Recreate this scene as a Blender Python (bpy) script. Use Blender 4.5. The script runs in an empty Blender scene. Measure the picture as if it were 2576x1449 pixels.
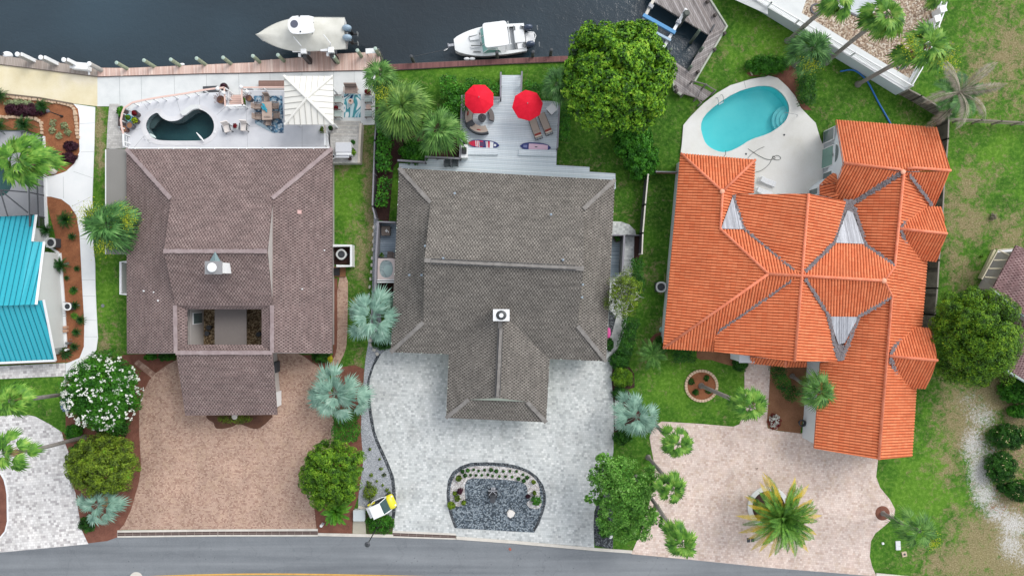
import bpy, bmesh, math, random
import numpy as np
from mathutils import Vector, Matrix
from mathutils.geometry import tessellate_polygon, delaunay_2d_cdt
rad = math.radians
sc = bpy.context.scene
COL = sc.collection
H = 60.0            # camera height above the ground, metres
S = 0.036           # metres on the ground per traced unit
CX, CY = 1288.0, 724.5

# ------------------------------------------------------------------ camera, light, exposure
cam = bpy.data.objects.new('camera', bpy.data.cameras.new('camera'))
COL.objects.link(cam)
cam.location = (0, 0, H)
cam.rotation_euler = (0, 0, 0)
cam.data.sensor_width = 36.0
cam.data.lens = 36.0*H/(2576*S)
cam.data.clip_start = 0.5
cam.data.clip_end = 2000
sc.camera = cam
w = bpy.data.worlds.new('World'); sc.world = w; w.use_nodes = True
wn = w.node_tree; wn.nodes.clear()
sky = wn.nodes.new('ShaderNodeTexSky'); sky.sky_type = 'NISHITA'; sky.sun_disc = False
SUN_EL, SUN_AZ = 43.0, 48.0      # azimuth clockwise from +Y (canal side)
sky.sun_elevation = rad(SUN_EL); sky.sun_rotation = rad(SUN_AZ)
sky.air_density = 1.0; sky.dust_density = 1.0; sky.ozone_density = 1.0
hs = wn.nodes.new('ShaderNodeHueSaturation'); hs.inputs['Saturation'].default_value = 0.22
bg = wn.nodes.new('ShaderNodeBackground'); bg.inputs['Strength'].default_value = 0.15
wo = wn.nodes.new('ShaderNodeOutputWorld')
wn.links.new(sky.outputs[0], hs.inputs['Color']); wn.links.new(hs.outputs[0], bg.inputs['Color'])
wn.links.new(bg.outputs[0], wo.inputs['Surface'])
sun = bpy.data.objects.new('sun', bpy.data.lights.new('sun', 'SUN')); COL.objects.link(sun)
sun.data.energy = 1.0; sun.data.angle = rad(34); sun.data.color = (1.0, 0.96, 0.9)
az = rad(SUN_AZ); el = rad(SUN_EL)
sd = Vector((math.sin(az)*math.cos(el), math.cos(az)*math.cos(el), math.sin(el)))
sun.rotation_euler = sd.to_track_quat('Z', 'Y').to_euler(); sun.location = sd*80
sc.view_settings.view_transform = 'Standard'; sc.view_settings.look = 'None'
sc.view_settings.exposure = 1.0; sc.view_settings.gamma = 1.0
sc.view_settings.use_curve_mapping = False
sc.render.engine = 'CYCLES'

# ------------------------------------------------------------------ coordinates
def P(x, y, z=0.0):
    k = S*(H-z)/H
    return Vector(((x-CX)*k, (CY-y)*k, z))
def T(c, r, pts):
    oy = 1086.2 if r == 3 else 362.3*r
    return [(644*c+u/4, oy+v/4) for u, v in pts]
def CR(x0, y0, k, pts):
    return [(x0+u*k, y0+v*k) for u, v in pts]
def PP(pts, z=0.0): return [P(x, y, z) for x, y in pts]
def px(n, z=0.0): return n*S*(H-z)/H
def offset2(pts, d):
    """inward offset (d>0) of a polygon of Vectors, returns Vectors"""
    n = len(pts); A = sum(pts[i].x*pts[(i+1)%n].y-pts[(i+1)%n].x*pts[i].y for i in range(n))
    s = 1 if A > 0 else -1; out = []
    for i in range(n):
        a, b, c = pts[i-1], pts[i], pts[(i+1)%n]
        d1 = (b-a).xy.normalized(); d2 = (c-b).xy.normalized()
        n1 = Vector((-d1.y, d1.x))*s; n2 = Vector((-d2.y, d2.x))*s
        m = n1+n2; L = m.length
        if L < .3: m = n1; k = 1
        else: m = m/L; k = min(2.0, 1/max(.4, m.dot(n1)))
        out.append(Vector((b.x+m.x*d*k, b.y+m.y*d*k, b.z)))
    return out
def smooth(pts, n=2):
    """Chaikin on a closed list of 2-tuples"""
    for _ in range(n):
        o = []
        for i in range(len(pts)):
            a = pts[i]; b = pts[(i+1) % len(pts)]
            o += [(a[0]*.75+b[0]*.25, a[1]*.75+b[1]*.25), (a[0]*.25+b[0]*.75, a[1]*.25+b[1]*.75)]
        pts = o
    return pts
def smooth_open(pts, n=2):
    for _ in range(n):
        o = [pts[0]]
        for i in range(len(pts)-1):
            a, b = Vector(pts[i]), Vector(pts[i+1])
            o += [tuple(a*.75+b*.25), tuple(a*.25+b*.75)]
        o.append(pts[-1]); pts = o
    return pts

# ------------------------------------------------------------------ materials
def C(r, g, b, k=1.0):
    def f(c):
        c /= 255.0
        return (c/12.92 if c <= .04045 else ((c+.055)/1.055)**2.4)*k*0.80
    return (f(r), f(g), f(b), 1.0)
MATS = {}
class NT:
    def __init__(s, name):
        s.m = bpy.data.materials.new(name); s.m.use_nodes = True; s.t = s.m.node_tree
        s.t.nodes.clear(); s.out = s.n('OutputMaterial'); s.b = s.n('BsdfPrincipled')
        s.l(s.b.outputs[0], s.out.inputs[0]); MATS[name] = s.m
    def n(s, k): return s.t.nodes.new('ShaderNode'+k)
    def l(s, a, b): s.t.links.new(a, b)
    def vec(s, kind='Object', rot=0, scale=(1, 1, 1)):
        if kind == 'UV': o = s.n('TexCoord').outputs['UV']
        elif kind == 'World': o = s.n('NewGeometry').outputs['Position']
        else: o = s.n('TexCoord').outputs['Object']
        m = s.n('Mapping'); m.inputs['Rotation'].default_value = (0, 0, rot); m.inputs['Scale'].default_value = scale
        s.l(o, m.inputs['Vector']); return m.outputs[0]
    def noise(s, v, scale, detail=3, rough=.55, dist=0):
        x = s.n('TexNoise'); s.l(v, x.inputs['Vector']); x.inputs['Scale'].default_value = scale
        x.inputs['Detail'].default_value = detail; x.inputs['Roughness'].default_value = rough
        x.inputs['Distortion'].default_value = dist; return x.outputs['Fac']
    def ramp(s, f, stops, interp='LINEAR'):
        x = s.n('ValToRGB'); e = x.color_ramp.elements; x.color_ramp.interpolation = interp
        while len(e) < len(stops): e.new(.5)
        for i, (p, c) in enumerate(stops):
            e[i].position = p; e[i].color = c if len(c) == 4 else (*c, 1)
        s.l(f, x.inputs[0]); return x.outputs[0]
    def mix(s, f, a, b, mode='MIX'):
        x = s.n('Mix'); x.data_type = 'RGBA'; x.blend_type = mode
        for v, i in ((f, 0), (a, 6), (b, 7)):
            if isinstance(v, (int, float)): x.inputs[i].default_value = v
            elif isinstance(v, tuple): x.inputs[i].default_value = v
            else: s.l(v, x.inputs[i])
        return x.outputs[2]
    def math(s, op, a, b=0.0, c=None):
        x = s.n('Math'); x.operation = op
        for i, v in enumerate((a, b, c)):
            if v is None: continue
            if isinstance(v, (int, float)): x.inputs[i].default_value = v
            else: s.l(v, x.inputs[i])
        return x.outputs[0]
    def bump(s, h, strength=.3, dist=.02):
        x = s.n('Bump'); x.inputs['Strength'].default_value = strength; x.inputs['Distance'].default_value = dist
        s.l(h, x.inputs['Height']); s.l(x.outputs[0], s.b.inputs['Normal'])
    def fin(s, col, rough=.7, metal=0, spec=None):
        if isinstance(col, tuple): s.b.inputs['Base Color'].default_value = col
        else: s.l(col, s.b.inputs['Base Color'])
        s.b.inputs['Roughness'].default_value = rough; s.b.inputs['Metallic'].default_value = metal
        if spec is not None: s.b.inputs['Specular IOR Level'].default_value = spec
        return s.m
def lerp(a, b, t): return tuple(a[i]*(1-t)+b[i]*t for i in range(4))
def plain(name, col, rough=.5, metal=0, var=.12, scale=3.0):
    """painted or moulded surface with slight weathering"""
    if name in MATS: return MATS[name]
    s = NT(name); v = s.vec('Object')
    f = s.noise(v, scale, 4); f2 = s.noise(v, scale*9, 2)
    c = s.ramp(f, [(.3, lerp(col, (0, 0, 0, 1), var)), (.65, col)])
    c = s.mix(.25, c, s.ramp(f2, [(.35, lerp(col, (0, 0, 0, 1), var)), (.7, lerp(col, (1, 1, 1, 1), var*.4))]))
    return s.fin(c, rough, metal)
def mottled(name, cols, scale=2.0, rough=.9, fine=None, bump=.3, fmix=.35, kind='World', dist=0):
    if name in MATS: return MATS[name]
    s = NT(name); v = s.vec(kind); n = len(cols)
    f = s.noise(v, scale, 5, .6, dist)
    c = s.ramp(f, [(.3+.4*i/(n-1), cols[i]) for i in range(n)])
    if fine:
        g = s.noise(v, fine, 3, .7)
        c = s.mix(fmix, c, s.ramp(g, [(.35, cols[0]), (.65, cols[-1])]))
        s.bump(g, bump, .03)
    return s.fin(c, rough)
def gravel(name, cols, scale=9.0, kind='World'):
    if name in MATS: return MATS[name]
    s = NT(name); v = s.vec(kind)
    x = s.n('TexVoronoi'); s.l(v, x.inputs['Vector']); x.inputs['Scale'].default_value = scale
    sep = s.n('SeparateColor'); s.l(x.outputs['Color'], sep.inputs[0]); n = len(cols)
    c = s.ramp(sep.outputs[0], [((i+.5)/n, cols[i]) for i in range(n)], 'CONSTANT' if n > 3 else 'LINEAR')
    d = s.ramp(x.outputs['Distance'], [(.0, (1, 1, 1)), (.75, (.62, .62, .62))])
    c = s.mix(1, c, d, 'MULTIPLY'); big = s.noise(v, .8, 3)
    c = s.mix(.5, c, s.ramp(big, [(.3, (.72, .72, .72)), (.7, (1.15, 1.15, 1.15))]), 'MULTIPLY')
    s.bump(x.outputs['Distance'], .5, -.03)
    return s.fin(c, .9)
def paver(name, cols, bw=.24, bh=.16, rot=0.0, mortar=None, big=None):
    if name in MATS: return MATS[name]
    s = NT(name); v = s.vec('World', rot)
    x = s.n('TexBrick'); s.l(v, x.inputs['Vector']); x.inputs['Scale'].default_value = 1
    x.inputs['Brick Width'].default_value = bw; x.inputs['Row Height'].default_value = bh
    x.inputs['Mortar Size'].default_value = .008; x.inputs['Mortar Smooth'].default_value = .3
    x.inputs['Color1'].default_value = (0, 0, 0, 1); x.inputs['Color2'].default_value = (1, 1, 1, 1)
    x.inputs['Mortar'].default_value = (.5, .5, .5, 1); x.squash = .7; x.squash_frequency = 3
    n = len(cols)
    c = s.ramp(x.outputs['Color'], [(i/(n-1), cols[i]) for i in range(n)])
    c = s.mix(x.outputs['Fac'], c, mortar or lerp(cols[0], (0, 0, 0, 1), .35))
    f = s.noise(v, .35, 5, .6, .5)
    c = s.mix(.8, c, s.ramp(f, [(.32, (.80, .79, .78)), (.5, (1, 1, 1)), (.7, (1.13, 1.11, 1.09))]), 'MULTIPLY')
    if big:
        g = s.noise(v, .9, 4, .7, 1.0)
        c = s.mix(s.ramp(g, [(.5, (0, 0, 0)), (.75, (.55, .55, .55))]), c, big)
    tm = s.noise(s.vec('World', .15, (1.1, .16, 1)), .9, 4, .7, .4)
    c = s.mix(.45, c, s.ramp(tm, [(.34, (.80, .79, .78)), (.5, (1, 1, 1)), (.68, (1.08, 1.07, 1.06))]), 'MULTIPLY')
    st = s.noise(v, 1.7, 5, .8); c = s.mix(s.ramp(st, [(.70, (0, 0, 0)), (.78, (.3, .3, .3))]), c, lerp(cols[0], (0, 0, 0, 1), .4))
    s.bump(x.outputs['Fac'], .4, -.01)
    return s.fin(c, .85)
def planks(name, cols, width=.14, ang=0.0, rough=.75, groove=.5, kind='World', streak=.5):
    """ang: direction ACROSS the boards, radians"""
    if name in MATS: return MATS[name]
    s = NT(name); v = s.vec(kind, -ang)
    sep = s.n('SeparateXYZ'); s.l(v, sep.inputs[0])
    q = s.math('DIVIDE', sep.outputs[0], width); fl = s.math('FLOOR', q); fr = s.math('FRACT', q)
    wnz = s.n('TexWhiteNoise'); wnz.noise_dimensions = '1D'; s.l(fl, wnz.inputs['W'])
    n = len(cols); c = s.ramp(wnz.outputs['Value'], [(i/(n-1), cols[i]) for i in range(n)])
    st = s.vec(kind, -ang, (9, .7, 1)); f = s.noise(st, 1.5, 5, .7)
    c = s.mix(streak, c, s.ramp(f, [(.3, (.55, .55, .55)), (.7, (1.35, 1.35, 1.35))]), 'MULTIPLY')
    edge = s.math('GREATER_THAN', s.math('ABSOLUTE', s.math('SUBTRACT', fr, .5)), .42)
    g = s.math('MULTIPLY', edge, groove)
    c = s.mix(g, c, lerp(cols[0], (0, 0, 0, 1), .8))
    s.bump(edge, .5, -.02)
    return s.fin(c, rough)
def shingle(name, dark, mid, light):
    """laminated shingles: even courses, a dark tab in every step, some tabs fainter"""
    if name in MATS: return MATS[name]
    s = NT(name); v = s.vec('UV'); sep = s.n('SeparateXYZ'); s.l(v, sep.inputs[0])
    r = s.math('DIVIDE', sep.outputs[1], .185); row = s.math('FLOOR', r); fv = s.math('ABSOLUTE', s.math('SUBTRACT', s.math('FRACT', r), .5))
    u = s.math('ADD', s.math('DIVIDE', sep.outputs[0], .27), s.math('MULTIPLY', row, .47)); cell = s.math('FLOOR', u); fu = s.math('ABSOLUTE', s.math('SUBTRACT', s.math('FRACT', u), .5))
    cb = s.n('CombineXYZ'); s.l(cell, cb.inputs[0]); s.l(row, cb.inputs[1])
    wn_ = s.n('TexWhiteNoise'); wn_.noise_dimensions = '2D'; s.l(cb.outputs[0], wn_.inputs['Vector'])
    c = s.ramp(wn_.outputs['Value'], [(0, lerp(mid, dark, .25)), (.5, mid), (1, light)])
    tab = s.math('MULTIPLY', s.math('LESS_THAN', fu, .27), s.math('LESS_THAN', fv, .34))
    amp = s.ramp(wn_.outputs['Value'], [(.1, (.35, .35, .35)), (.3, (1, 1, 1))])
    c = s.mix(s.math('MULTIPLY', tab, amp), c, dark)
    c = s.mix(s.math('MULTIPLY', s.math('GREATER_THAN', fv, .40), .5), c, dark)
    f = s.noise(v, .5, 5, .65, .6); f2 = s.noise(s.vec('UV', .5, (.7, 2.6, 1)), 1.1, 3, .6)
    c = s.mix(.7, c, s.ramp(f, [(.32, (.78, .77, .76)), (.68, (1.13, 1.11, 1.09))]), 'MULTIPLY')
    c = s.mix(.8, c, s.ramp(f2, [(.32, (.76, .76, .76)), (.68, (1.18, 1.18, 1.18))]), 'MULTIPLY')
    s.bump(tab, .4, -.015)
    return s.fin(c, .92)
def tile_mat(name, a, b, d):
    s = NT(name); v = s.vec('UV')
    x = s.n('TexBrick'); s.l(v, x.inputs['Vector']); x.inputs['Scale'].default_value = 1; x.offset = 0
    x.inputs['Brick Width'].default_value = .245; x.inputs['Row Height'].default_value = .42
    x.inputs['Mortar Size'].default_value = .0; x.inputs['Color1'].default_value = (0, 0, 0, 1); x.inputs['Color2'].default_value = (1, 1, 1, 1)
    c = s.ramp(x.outputs['Color'], [(0, b), (.5, lerp(a, b, .4)), (1, a)])
    sep = s.n('SeparateXYZ'); s.l(v, sep.inputs[0])
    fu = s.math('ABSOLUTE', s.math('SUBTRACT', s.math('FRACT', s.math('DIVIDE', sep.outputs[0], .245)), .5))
    c = s.mix(s.ramp(fu, [(.30, (0, 0, 0)), (.44, (.75, .75, .75))]), c, d)       # shade between two barrels, painted as a darker pan colour
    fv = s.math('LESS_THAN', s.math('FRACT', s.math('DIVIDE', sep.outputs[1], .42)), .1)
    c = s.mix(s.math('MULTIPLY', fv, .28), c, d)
    f = s.noise(v, .45, 5, .6, .5)
    c = s.mix(.6, c, s.ramp(f, [(.3, (.86, .82, .80)), (.7, (1.1, 1.12, 1.14))]), 'MULTIPLY')
    st = s.noise(v, 2.3, 6, .75, .3)
    c = s.mix(s.ramp(st, [(.62, (0, 0, 0)), (.78, (.5, .5, .5))]), c, C(140, 86, 62))
    lk = s.noise(s.vec('UV', 0, (3.5, .35, 1)), 1.2, 4, .7)
    c = s.mix(.5, c, s.ramp(lk, [(.32, (.78, .74, .72)), (.66, (1.14, 1.14, 1.16))]), 'MULTIPLY')
    return s.fin(c, .8)
def foliage(name, cols, rough=.55, trans=.08, ns=1.6):
    if name in MATS: return MATS[name]
    s = NT(name); g = s.n('NewGeometry'); n = len(cols)
    f = s.noise(s.vec('World'), ns, 3, .6); f = s.math('MULTIPLY', s.math('SUBTRACT', f, .37), 3.4)
    q = s.math('ADD', s.math('MULTIPLY', g.outputs['Random Per Island'], .42), s.math('MULTIPLY', f, .58))
    c = s.ramp(q, [(i/(n-1), cols[i]) for i in range(n)])
    s.fin(c, rough, 0, .25)
    tr = s.n('BsdfTranslucent'); s.l(c, tr.inputs[0]); ms = s.n('MixShader'); ms.inputs[0].default_value = trans
    s.l(s.b.outputs[0], ms.inputs[1]); s.l(tr.outputs[0], ms.inputs[2]); s.l(ms.outputs[0], s.out.inputs[0])
    return s.m
def sheer(name, col, fac, rough=.4):
    """insect screen or glass one can see through"""
    s = NT(name); s.fin(col, rough)
    tr = s.n('BsdfTransparent'); ms = s.n('MixShader'); ms.inputs[0].default_value = fac
    s.l(tr.outputs[0], ms.inputs[1]); s.l(s.b.outputs[0], ms.inputs[2]); s.l(ms.outputs[0], s.out.inputs[0])
    return s.m
def pool_water(name, tint, refl=.6):
    s = NT(name)
    tr = s.n('BsdfTransparent'); tr.inputs[0].default_value = tint
    gl = s.n('BsdfGlossy'); gl.inputs['Roughness'].default_value = .05
    fr = s.n('Fresnel'); fr.inputs[0].default_value = 1.33
    bm = s.n('Bump'); bm.inputs['Strength'].default_value = .25; bm.inputs['Distance'].default_value = .03
    s.l(s.noise(s.vec('World'), 2.2, 3), bm.inputs['Height'])
    s.l(bm.outputs[0], gl.inputs['Normal']); s.l(bm.outputs[0], fr.inputs['Normal'])
    ms = s.n('MixShader'); s.l(s.math('MULTIPLY', fr.outputs[0], refl*1.6), ms.inputs[0])
    s.l(tr.outputs[0], ms.inputs[1]); s.l(gl.outputs[0], ms.inputs[2]); s.l(ms.outputs[0], s.out.inputs[0])
    return s.m

# ------------------------------------------------------------------ mesh builder
LOC = {}
class MB:
    def __init__(s): s.v = []; s.f = []; s.mi = []; s.uv = {}
    def add(s, vs, fs, m=0):
        o = len(s.v); s.v += [tuple(q) for q in vs]
        for f in fs: s.f.append(tuple(o+i for i in f)); s.mi.append(m)
        return s
    def poly(s, pts, m=0): return s.add(pts, [tuple(range(len(pts)))], m)
    def box(s, cx, cy, cz, sx, sy, sz, rz=0.0, m=0, tilt=0.0):
        M = Matrix.Rotation(rz, 3, 'Z') @ Matrix.Rotation(tilt, 3, 'Y'); c = Vector((cx, cy, cz))
        vs = [c+M@Vector((i*sx/2, j*sy/2, k*sz/2)) for k in (-1, 1) for j in (-1, 1) for i in (-1, 1)]
        return s.add(vs, [(0, 2, 3, 1), (4, 5, 7, 6), (0, 1, 5, 4), (1, 3, 7, 5), (3, 2, 6, 7), (2, 0, 4, 6)], m)
    def rbox(s, cx, cy, cz, sx, sy, sz, rz=0.0, m=0, r=.05):
        """box with rounded plan corners and a small top chamfer"""
        r = min(r, sx*.49, sy*.49); pl = []
        for (qx, qy, a0) in ((1, 1, 0), (-1, 1, 90), (-1, -1, 180), (1, -1, 270)):
            for k in range(4):
                a = rad(a0+k*30); pl.append((qx*(sx/2-r)+r*math.cos(a), qy*(sy/2-r)+r*math.sin(a)))
        c, sn = math.cos(rz), math.sin(rz); n = len(pl); vs = []; e = min(r*.5, sz*.3)
        for z, k in ((cz-sz/2, 1), (cz+sz/2-e, 1), (cz+sz/2, 1-2*e/max(sx, sy))):
            for x, y in pl: vs.append((cx+(x*c-y*sn)*k, cy+(x*sn+y*c)*k, z))
        fs = [tuple(reversed(range(n))), tuple(range(2*n, 3*n))]
        for L in (0, 1):
            for i in range(n): fs.append((L*n+i, L*n+(i+1) % n, (L+1)*n+(i+1) % n, (L+1)*n+i))
        return s.add(vs, fs, m)
    def prism(s, pts, z0, z1, m=0, ms=None):
        A = sum(pts[i][0]*pts[(i+1) % len(pts)][1]-pts[(i+1) % len(pts)][0]*pts[i][1] for i in range(len(pts)))
        if A < 0: pts = list(reversed(pts))
        n = len(pts); vs = [(p[0], p[1], z0) for p in pts]+[(p[0], p[1], z1) for p in pts]
        s.add(vs, [tuple(range(n, 2*n))], m)
        o = len(s.v)-2*n
        s.f.append(tuple(o+i for i in reversed(range(n)))); s.mi.append(m)
        for i in range(n):
            s.f.append((o+i, o+(i+1) % n, o+n+(i+1) % n, o+n+i)); s.mi.append(m if ms is None else ms)
        return s
    def holed(s, outer, holes, z0, z1, m=0):
        """slab with holes; outer / holes: lists of Vectors (xy)"""
        loops = [[Vector((p[0], p[1], 0)) for p in L] for L in [outer]+holes]
        tri = tessellate_polygon(loops); flat = [q for L in loops for q in L]
        s.add([(q.x, q.y, z1) for q in flat], [], m); o = len(s.v)-len(flat)
        for t in tri:
            a, b, c = (flat[i] for i in t); up = (b-a).cross(c-a).z > 0
            s.f.append(tuple(o+i for i in (t if up else reversed(t)))); s.mi.append(m)
        for L in loops:
            n = len(L); vs = [(q.x, q.y, z0) for q in L]+[(q.x, q.y, z1) for q in L]
            s.add(vs, [(i, (i+1) % n, n+(i+1) % n, n+i) for i in range(n)], m)
        return s
    def cyl(s, x, y, z0, z1, r, r2=None, n=14, m=0):
        r2 = r if r2 is None else r2
        vs = [(x+r*math.cos(2*math.pi*i/n), y+r*math.sin(2*math.pi*i/n), z0) for i in range(n)] + \
             [(x+r2*math.cos(2*math.pi*i/n), y+r2*math.sin(2*math.pi*i/n), z1) for i in range(n)]
        return s.add(vs, [tuple(reversed(range(n))), tuple(range(n, 2*n))]+[(i, (i+1) % n, n+(i+1) % n, n+i) for i in range(n)], m)
    def ring(s, x, y, z0, z1, r1, r2, n=24, m=0):
        vs = []
        for r, z in ((r2, z0), (r2, z1), (r1, z1), (r1, z0)):
            vs += [(x+r*math.cos(2*math.pi*i/n), y+r*math.sin(2*math.pi*i/n), z) for i in range(n)]
        return s.add(vs, [(L*n+i, L*n+(i+1) % n, ((L+1) % 4)*n+(i+1) % n, ((L+1) % 4)*n+i) for L in range(4) for i in range(n)], m)
    def tube(s, path, r, n=8, m=0, cap=True):
        path = [Vector(p) for p in path]; k = len(path); rs = r if hasattr(r, '__len__') else [r]*k
        vs = []; up = Vector((0, 0, 1)); prev = None
        for i, p in enumerate(path):
            d = (path[min(i+1, k-1)]-path[max(i-1, 0)]).normalized()
            a = up.cross(d) if prev is None else prev-d*prev.dot(d)
            if a.length < 1e-3: a = Vector((1, 0, 0)).cross(d)
            a.normalize(); prev = a; b = d.cross(a)
            for j in range(n):
                t = 2*math.pi*j/n; vs.append(p+(a*math.cos(t)+b*math.sin(t))*rs[i])
        fs = [(i*n+j, i*n+(j+1) % n, (i+1)*n+(j+1) % n, (i+1)*n+j) for i in range(k-1) for j in range(n)]
        if cap: fs += [tuple(reversed(range(n))), tuple((k-1)*n+j for j in range(n))]
        return s.add(vs, fs, m)
    def ell(s, c, rx, ry, rz, nu=14, nv=8, m=0, rot=0.0, zmin=-1.0):
        vs = []; cr, sr = math.cos(rot), math.sin(rot)
        for j in range(nv+1):
            ph = math.asin(max(-1, zmin))+(math.pi/2-math.asin(max(-1, zmin)))*j/nv
            for i in range(nu):
                th = 2*math.pi*i/nu; x = rx*math.cos(ph)*math.cos(th); y = ry*math.cos(ph)*math.sin(th)
                vs.append((c[0]+x*cr-y*sr, c[1]+x*sr+y*cr, c[2]+rz*math.sin(ph)))
        fs = [(j*nu+i, j*nu+(i+1) % nu, (j+1)*nu+(i+1) % nu, (j+1)*nu+i) for j in range(nv) for i in range(nu)]
        return s.add(vs, fs, m)
    def strip(s, pts, wd, z0, z1, m=0):
        """wall or band along an open line of Vectors"""
        L = []; R = []; n = len(pts)
        for i, p in enumerate(pts):
            d = (pts[min(i+1, n-1)]-pts[max(i-1, 0)]); d = Vector((d.x, d.y)).normalized(); q = Vector((-d.y, d.x))*wd/2
            L.append((p.x+q.x, p.y+q.y)); R.append((p.x-q.x, p.y-q.y))
        for i in range(n-1): s.prism([R[i], R[i+1], L[i+1], L[i]], z0, z1, m)
        return s
    def build(s, name, mats, parent=None, shade=False, kind=None, label=None):
        me = bpy.data.meshes.new(name)
        off = Vector((0, 0, 0))
        arr = np.array(s.v, dtype=np.float64)
        if parent is not None: off = LOC.get(parent.name, off)
        elif len(arr):
            lo, hi = arr.min(0), arr.max(0); off = Vector(((lo[0]+hi[0])/2, (lo[1]+hi[1])/2, lo[2]))
        arr = arr-np.array(off)
        me.from_pydata(arr.tolist(), [], s.f)
        if not isinstance(mats, (list, tuple)): mats = [mats]
        for m in mats: me.materials.append(m)
        if len(mats) > 1: me.polygons.foreach_set('material_index', s.mi)
        if s.uv:
            u = me.uv_layers.new(name='UVMap')
            for pi, co in s.uv.items():
                p = me.polygons[pi]
                for k, li in enumerate(p.loop_indices): u.data[li].uv = co[k]
        if shade: me.polygons.foreach_set('use_smooth', [True]*len(me.polygons))
        me.update()
        o = bpy.data.objects.new(name, me); COL.objects.link(o)
        if parent is not None: o.parent = parent; LOC[o.name] = off
        else: o.location = off; LOC[o.name] = off.copy()
        if kind: o['kind'] = kind
        if label and parent is not None: o['label'] = label
        return o
def raw(name, v, f, mat, parent=None, shade=False):
    """big numpy mesh: v (N,3), f (M,4) or (M,3)"""
    me = bpy.data.meshes.new(name); off = np.zeros(3)
    if parent is not None: off = np.array(LOC.get(parent.name, Vector((0, 0, 0))))
    else:
        lo, hi = v.min(0), v.max(0); off = np.array([(lo[0]+hi[0])/2, (lo[1]+hi[1])/2, lo[2]])
    v = v-off; k = f.shape[1]
    me.vertices.add(len(v)); me.vertices.foreach_set('co', v.astype(np.float32).ravel())
    me.loops.add(f.size); me.loops.foreach_set('vertex_index', f.astype(np.int32).ravel())
    me.polygons.add(len(f)); me.polygons.foreach_set('loop_start', np.arange(0, f.size, k, dtype=np.int32))
    me.polygons.foreach_set('loop_total', np.full(len(f), k, dtype=np.int32))
    me.materials.append(mat); me.update(calc_edges=True); me.validate()
    o = bpy.data.objects.new(name, me); COL.objects.link(o)
    if parent is not None: o.parent = parent; LOC[o.name] = Vector(off)
    else: o.location = Vector(off); LOC[o.name] = Vector(off)
    return o
def thing(name, label, cat, loc=(0, 0, 0), group=None):
    o = bpy.data.objects.new(name, None); COL.objects.link(o); o.empty_display_size = .3
    o.location = loc; LOC[o.name] = Vector(loc); o['label'] = label; o['category'] = cat
    if group: o['group'] = group
    return o
def tag(o, label, cat, group=None):
    o['label'] = label; o['category'] = cat
    if group: o['group'] = group
    return o
def struct(o): o['kind'] = 'structure'; return o
def dup(root, loc, rotz=0.0, label=None, scale=None):
    r = root.copy(); COL.objects.link(r); r.location = loc; r.rotation_euler = (0, 0, rotz)
    if scale: r.scale = (scale, scale, scale)
    if label: r['label'] = label
    for ch in list(root.children):
        c = ch.copy(); COL.objects.link(c); c.parent = r
        for g in list(ch.children):
            d = g.copy(); COL.objects.link(d); d.parent = c
    return r
# ------------------------------------------------------------------ palette
M_conc = mottled('concrete_light', [C(212,216,216), C(224,227,226), C(232,234,233)], .8, .85, 14, .15, .2)
M_concd = mottled('concrete_deck', [C(210,212,218), C(222,224,229), C(230,231,235)], .7, .8, 14, .1, .2)
M_concw = mottled('concrete_white', [C(232,236,237), C(243,245,246), C(248,249,249)], .5, .8, 12, .1, .15)
M_pooldeck = mottled('pool_deck_white', [C(220,218,208), C(234,233,227), C(242,242,238)], .35, .8, 10, .12, .2)
M_tan = mottled('tan_concrete', [C(224,210,170), C(233,222,188), C(240,230,208)], .5, .85, 9, .15, .2)
M_joint = plain('joint_line', C(148,152,154), .9)
M_asph = None
def _asph():
    s = NT('asphalt'); v = s.vec('World', 0, (1, 1, 1)); vs = s.vec('World', 0, (.035, .75, 1))
    f = s.noise(vs, 1.0, 3, .6, .3); g = s.noise(v, 26, 3, .7); h = s.noise(v, .5, 5, .65)
    c = s.ramp(f, [(.34, C(98,104,110)), (.5, C(122,128,133)), (.66, C(142,147,151))])
    c = s.mix(.4, c, s.ramp(g, [(.3, C(92,96,102)), (.7, C(158,161,164))]))
    c = s.mix(.5, c, s.ramp(h, [(.3, (.84, .84, .85)), (.7, (1.12, 1.12, 1.12))]), 'MULTIPLY')
    sp = s.noise(v, 5.5, 2, .5); c = s.mix(s.ramp(sp, [(.76, (0, 0, 0)), (.80, (.8, .8, .8))]), c, C(50,54,60))
    vo = s.n('TexVoronoi'); vo.feature = 'DISTANCE_TO_EDGE'; vo.inputs['Scale'].default_value = .22
    dv = s.n('VectorMath'); dv.operation = 'ADD'
    nz = s.n('TexNoise'); nz.inputs['Scale'].default_value = 1.3; nz.inputs['Detail'].default_value = 6; s.l(v, nz.inputs['Vector'])
    s.l(v, dv.inputs[0]); s.l(nz.outputs['Color'], dv.inputs[1]); s.l(dv.outputs[0], vo.inputs['Vector'])
    cr = s.math('LESS_THAN', vo.outputs['Distance'], .006)
    c = s.mix(s.math('MULTIPLY', cr, .18), c, C(78,82,88)); s.bump(g, .3, .01); return s.fin(c, .9)
M_asph = _asph()
M_water = NT('canal_water')
_v = M_water.vec('World'); M_water.bump(M_water.math('ADD', M_water.noise(_v, 1.6, 4, .6, .4), M_water.math('MULTIPLY', M_water.noise(_v, 7, 2), .35)), .6, .07)
_f = M_water.noise(M_water.vec('World', 0, (.03, .05, 1)), 1, 3)
M_water = M_water.fin(M_water.ramp(_f, [(.35, C(34,44,51)), (.65, C(54,74,86))]), .08, 0, .5)
M_pavA = paver('paver_brown', [C(158,124,108), C(178,146,128), C(192,162,143), C(206,177,157), C(184,154,138)], .17, .12, 0, C(140,112,100), C(196,168,142))
M_pavB = paver('paver_silver', [C(176,180,180), C(196,200,199), C(212,215,214), C(203,207,206), C(226,228,227)], .26, .2, .04, C(176,182,184))
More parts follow.
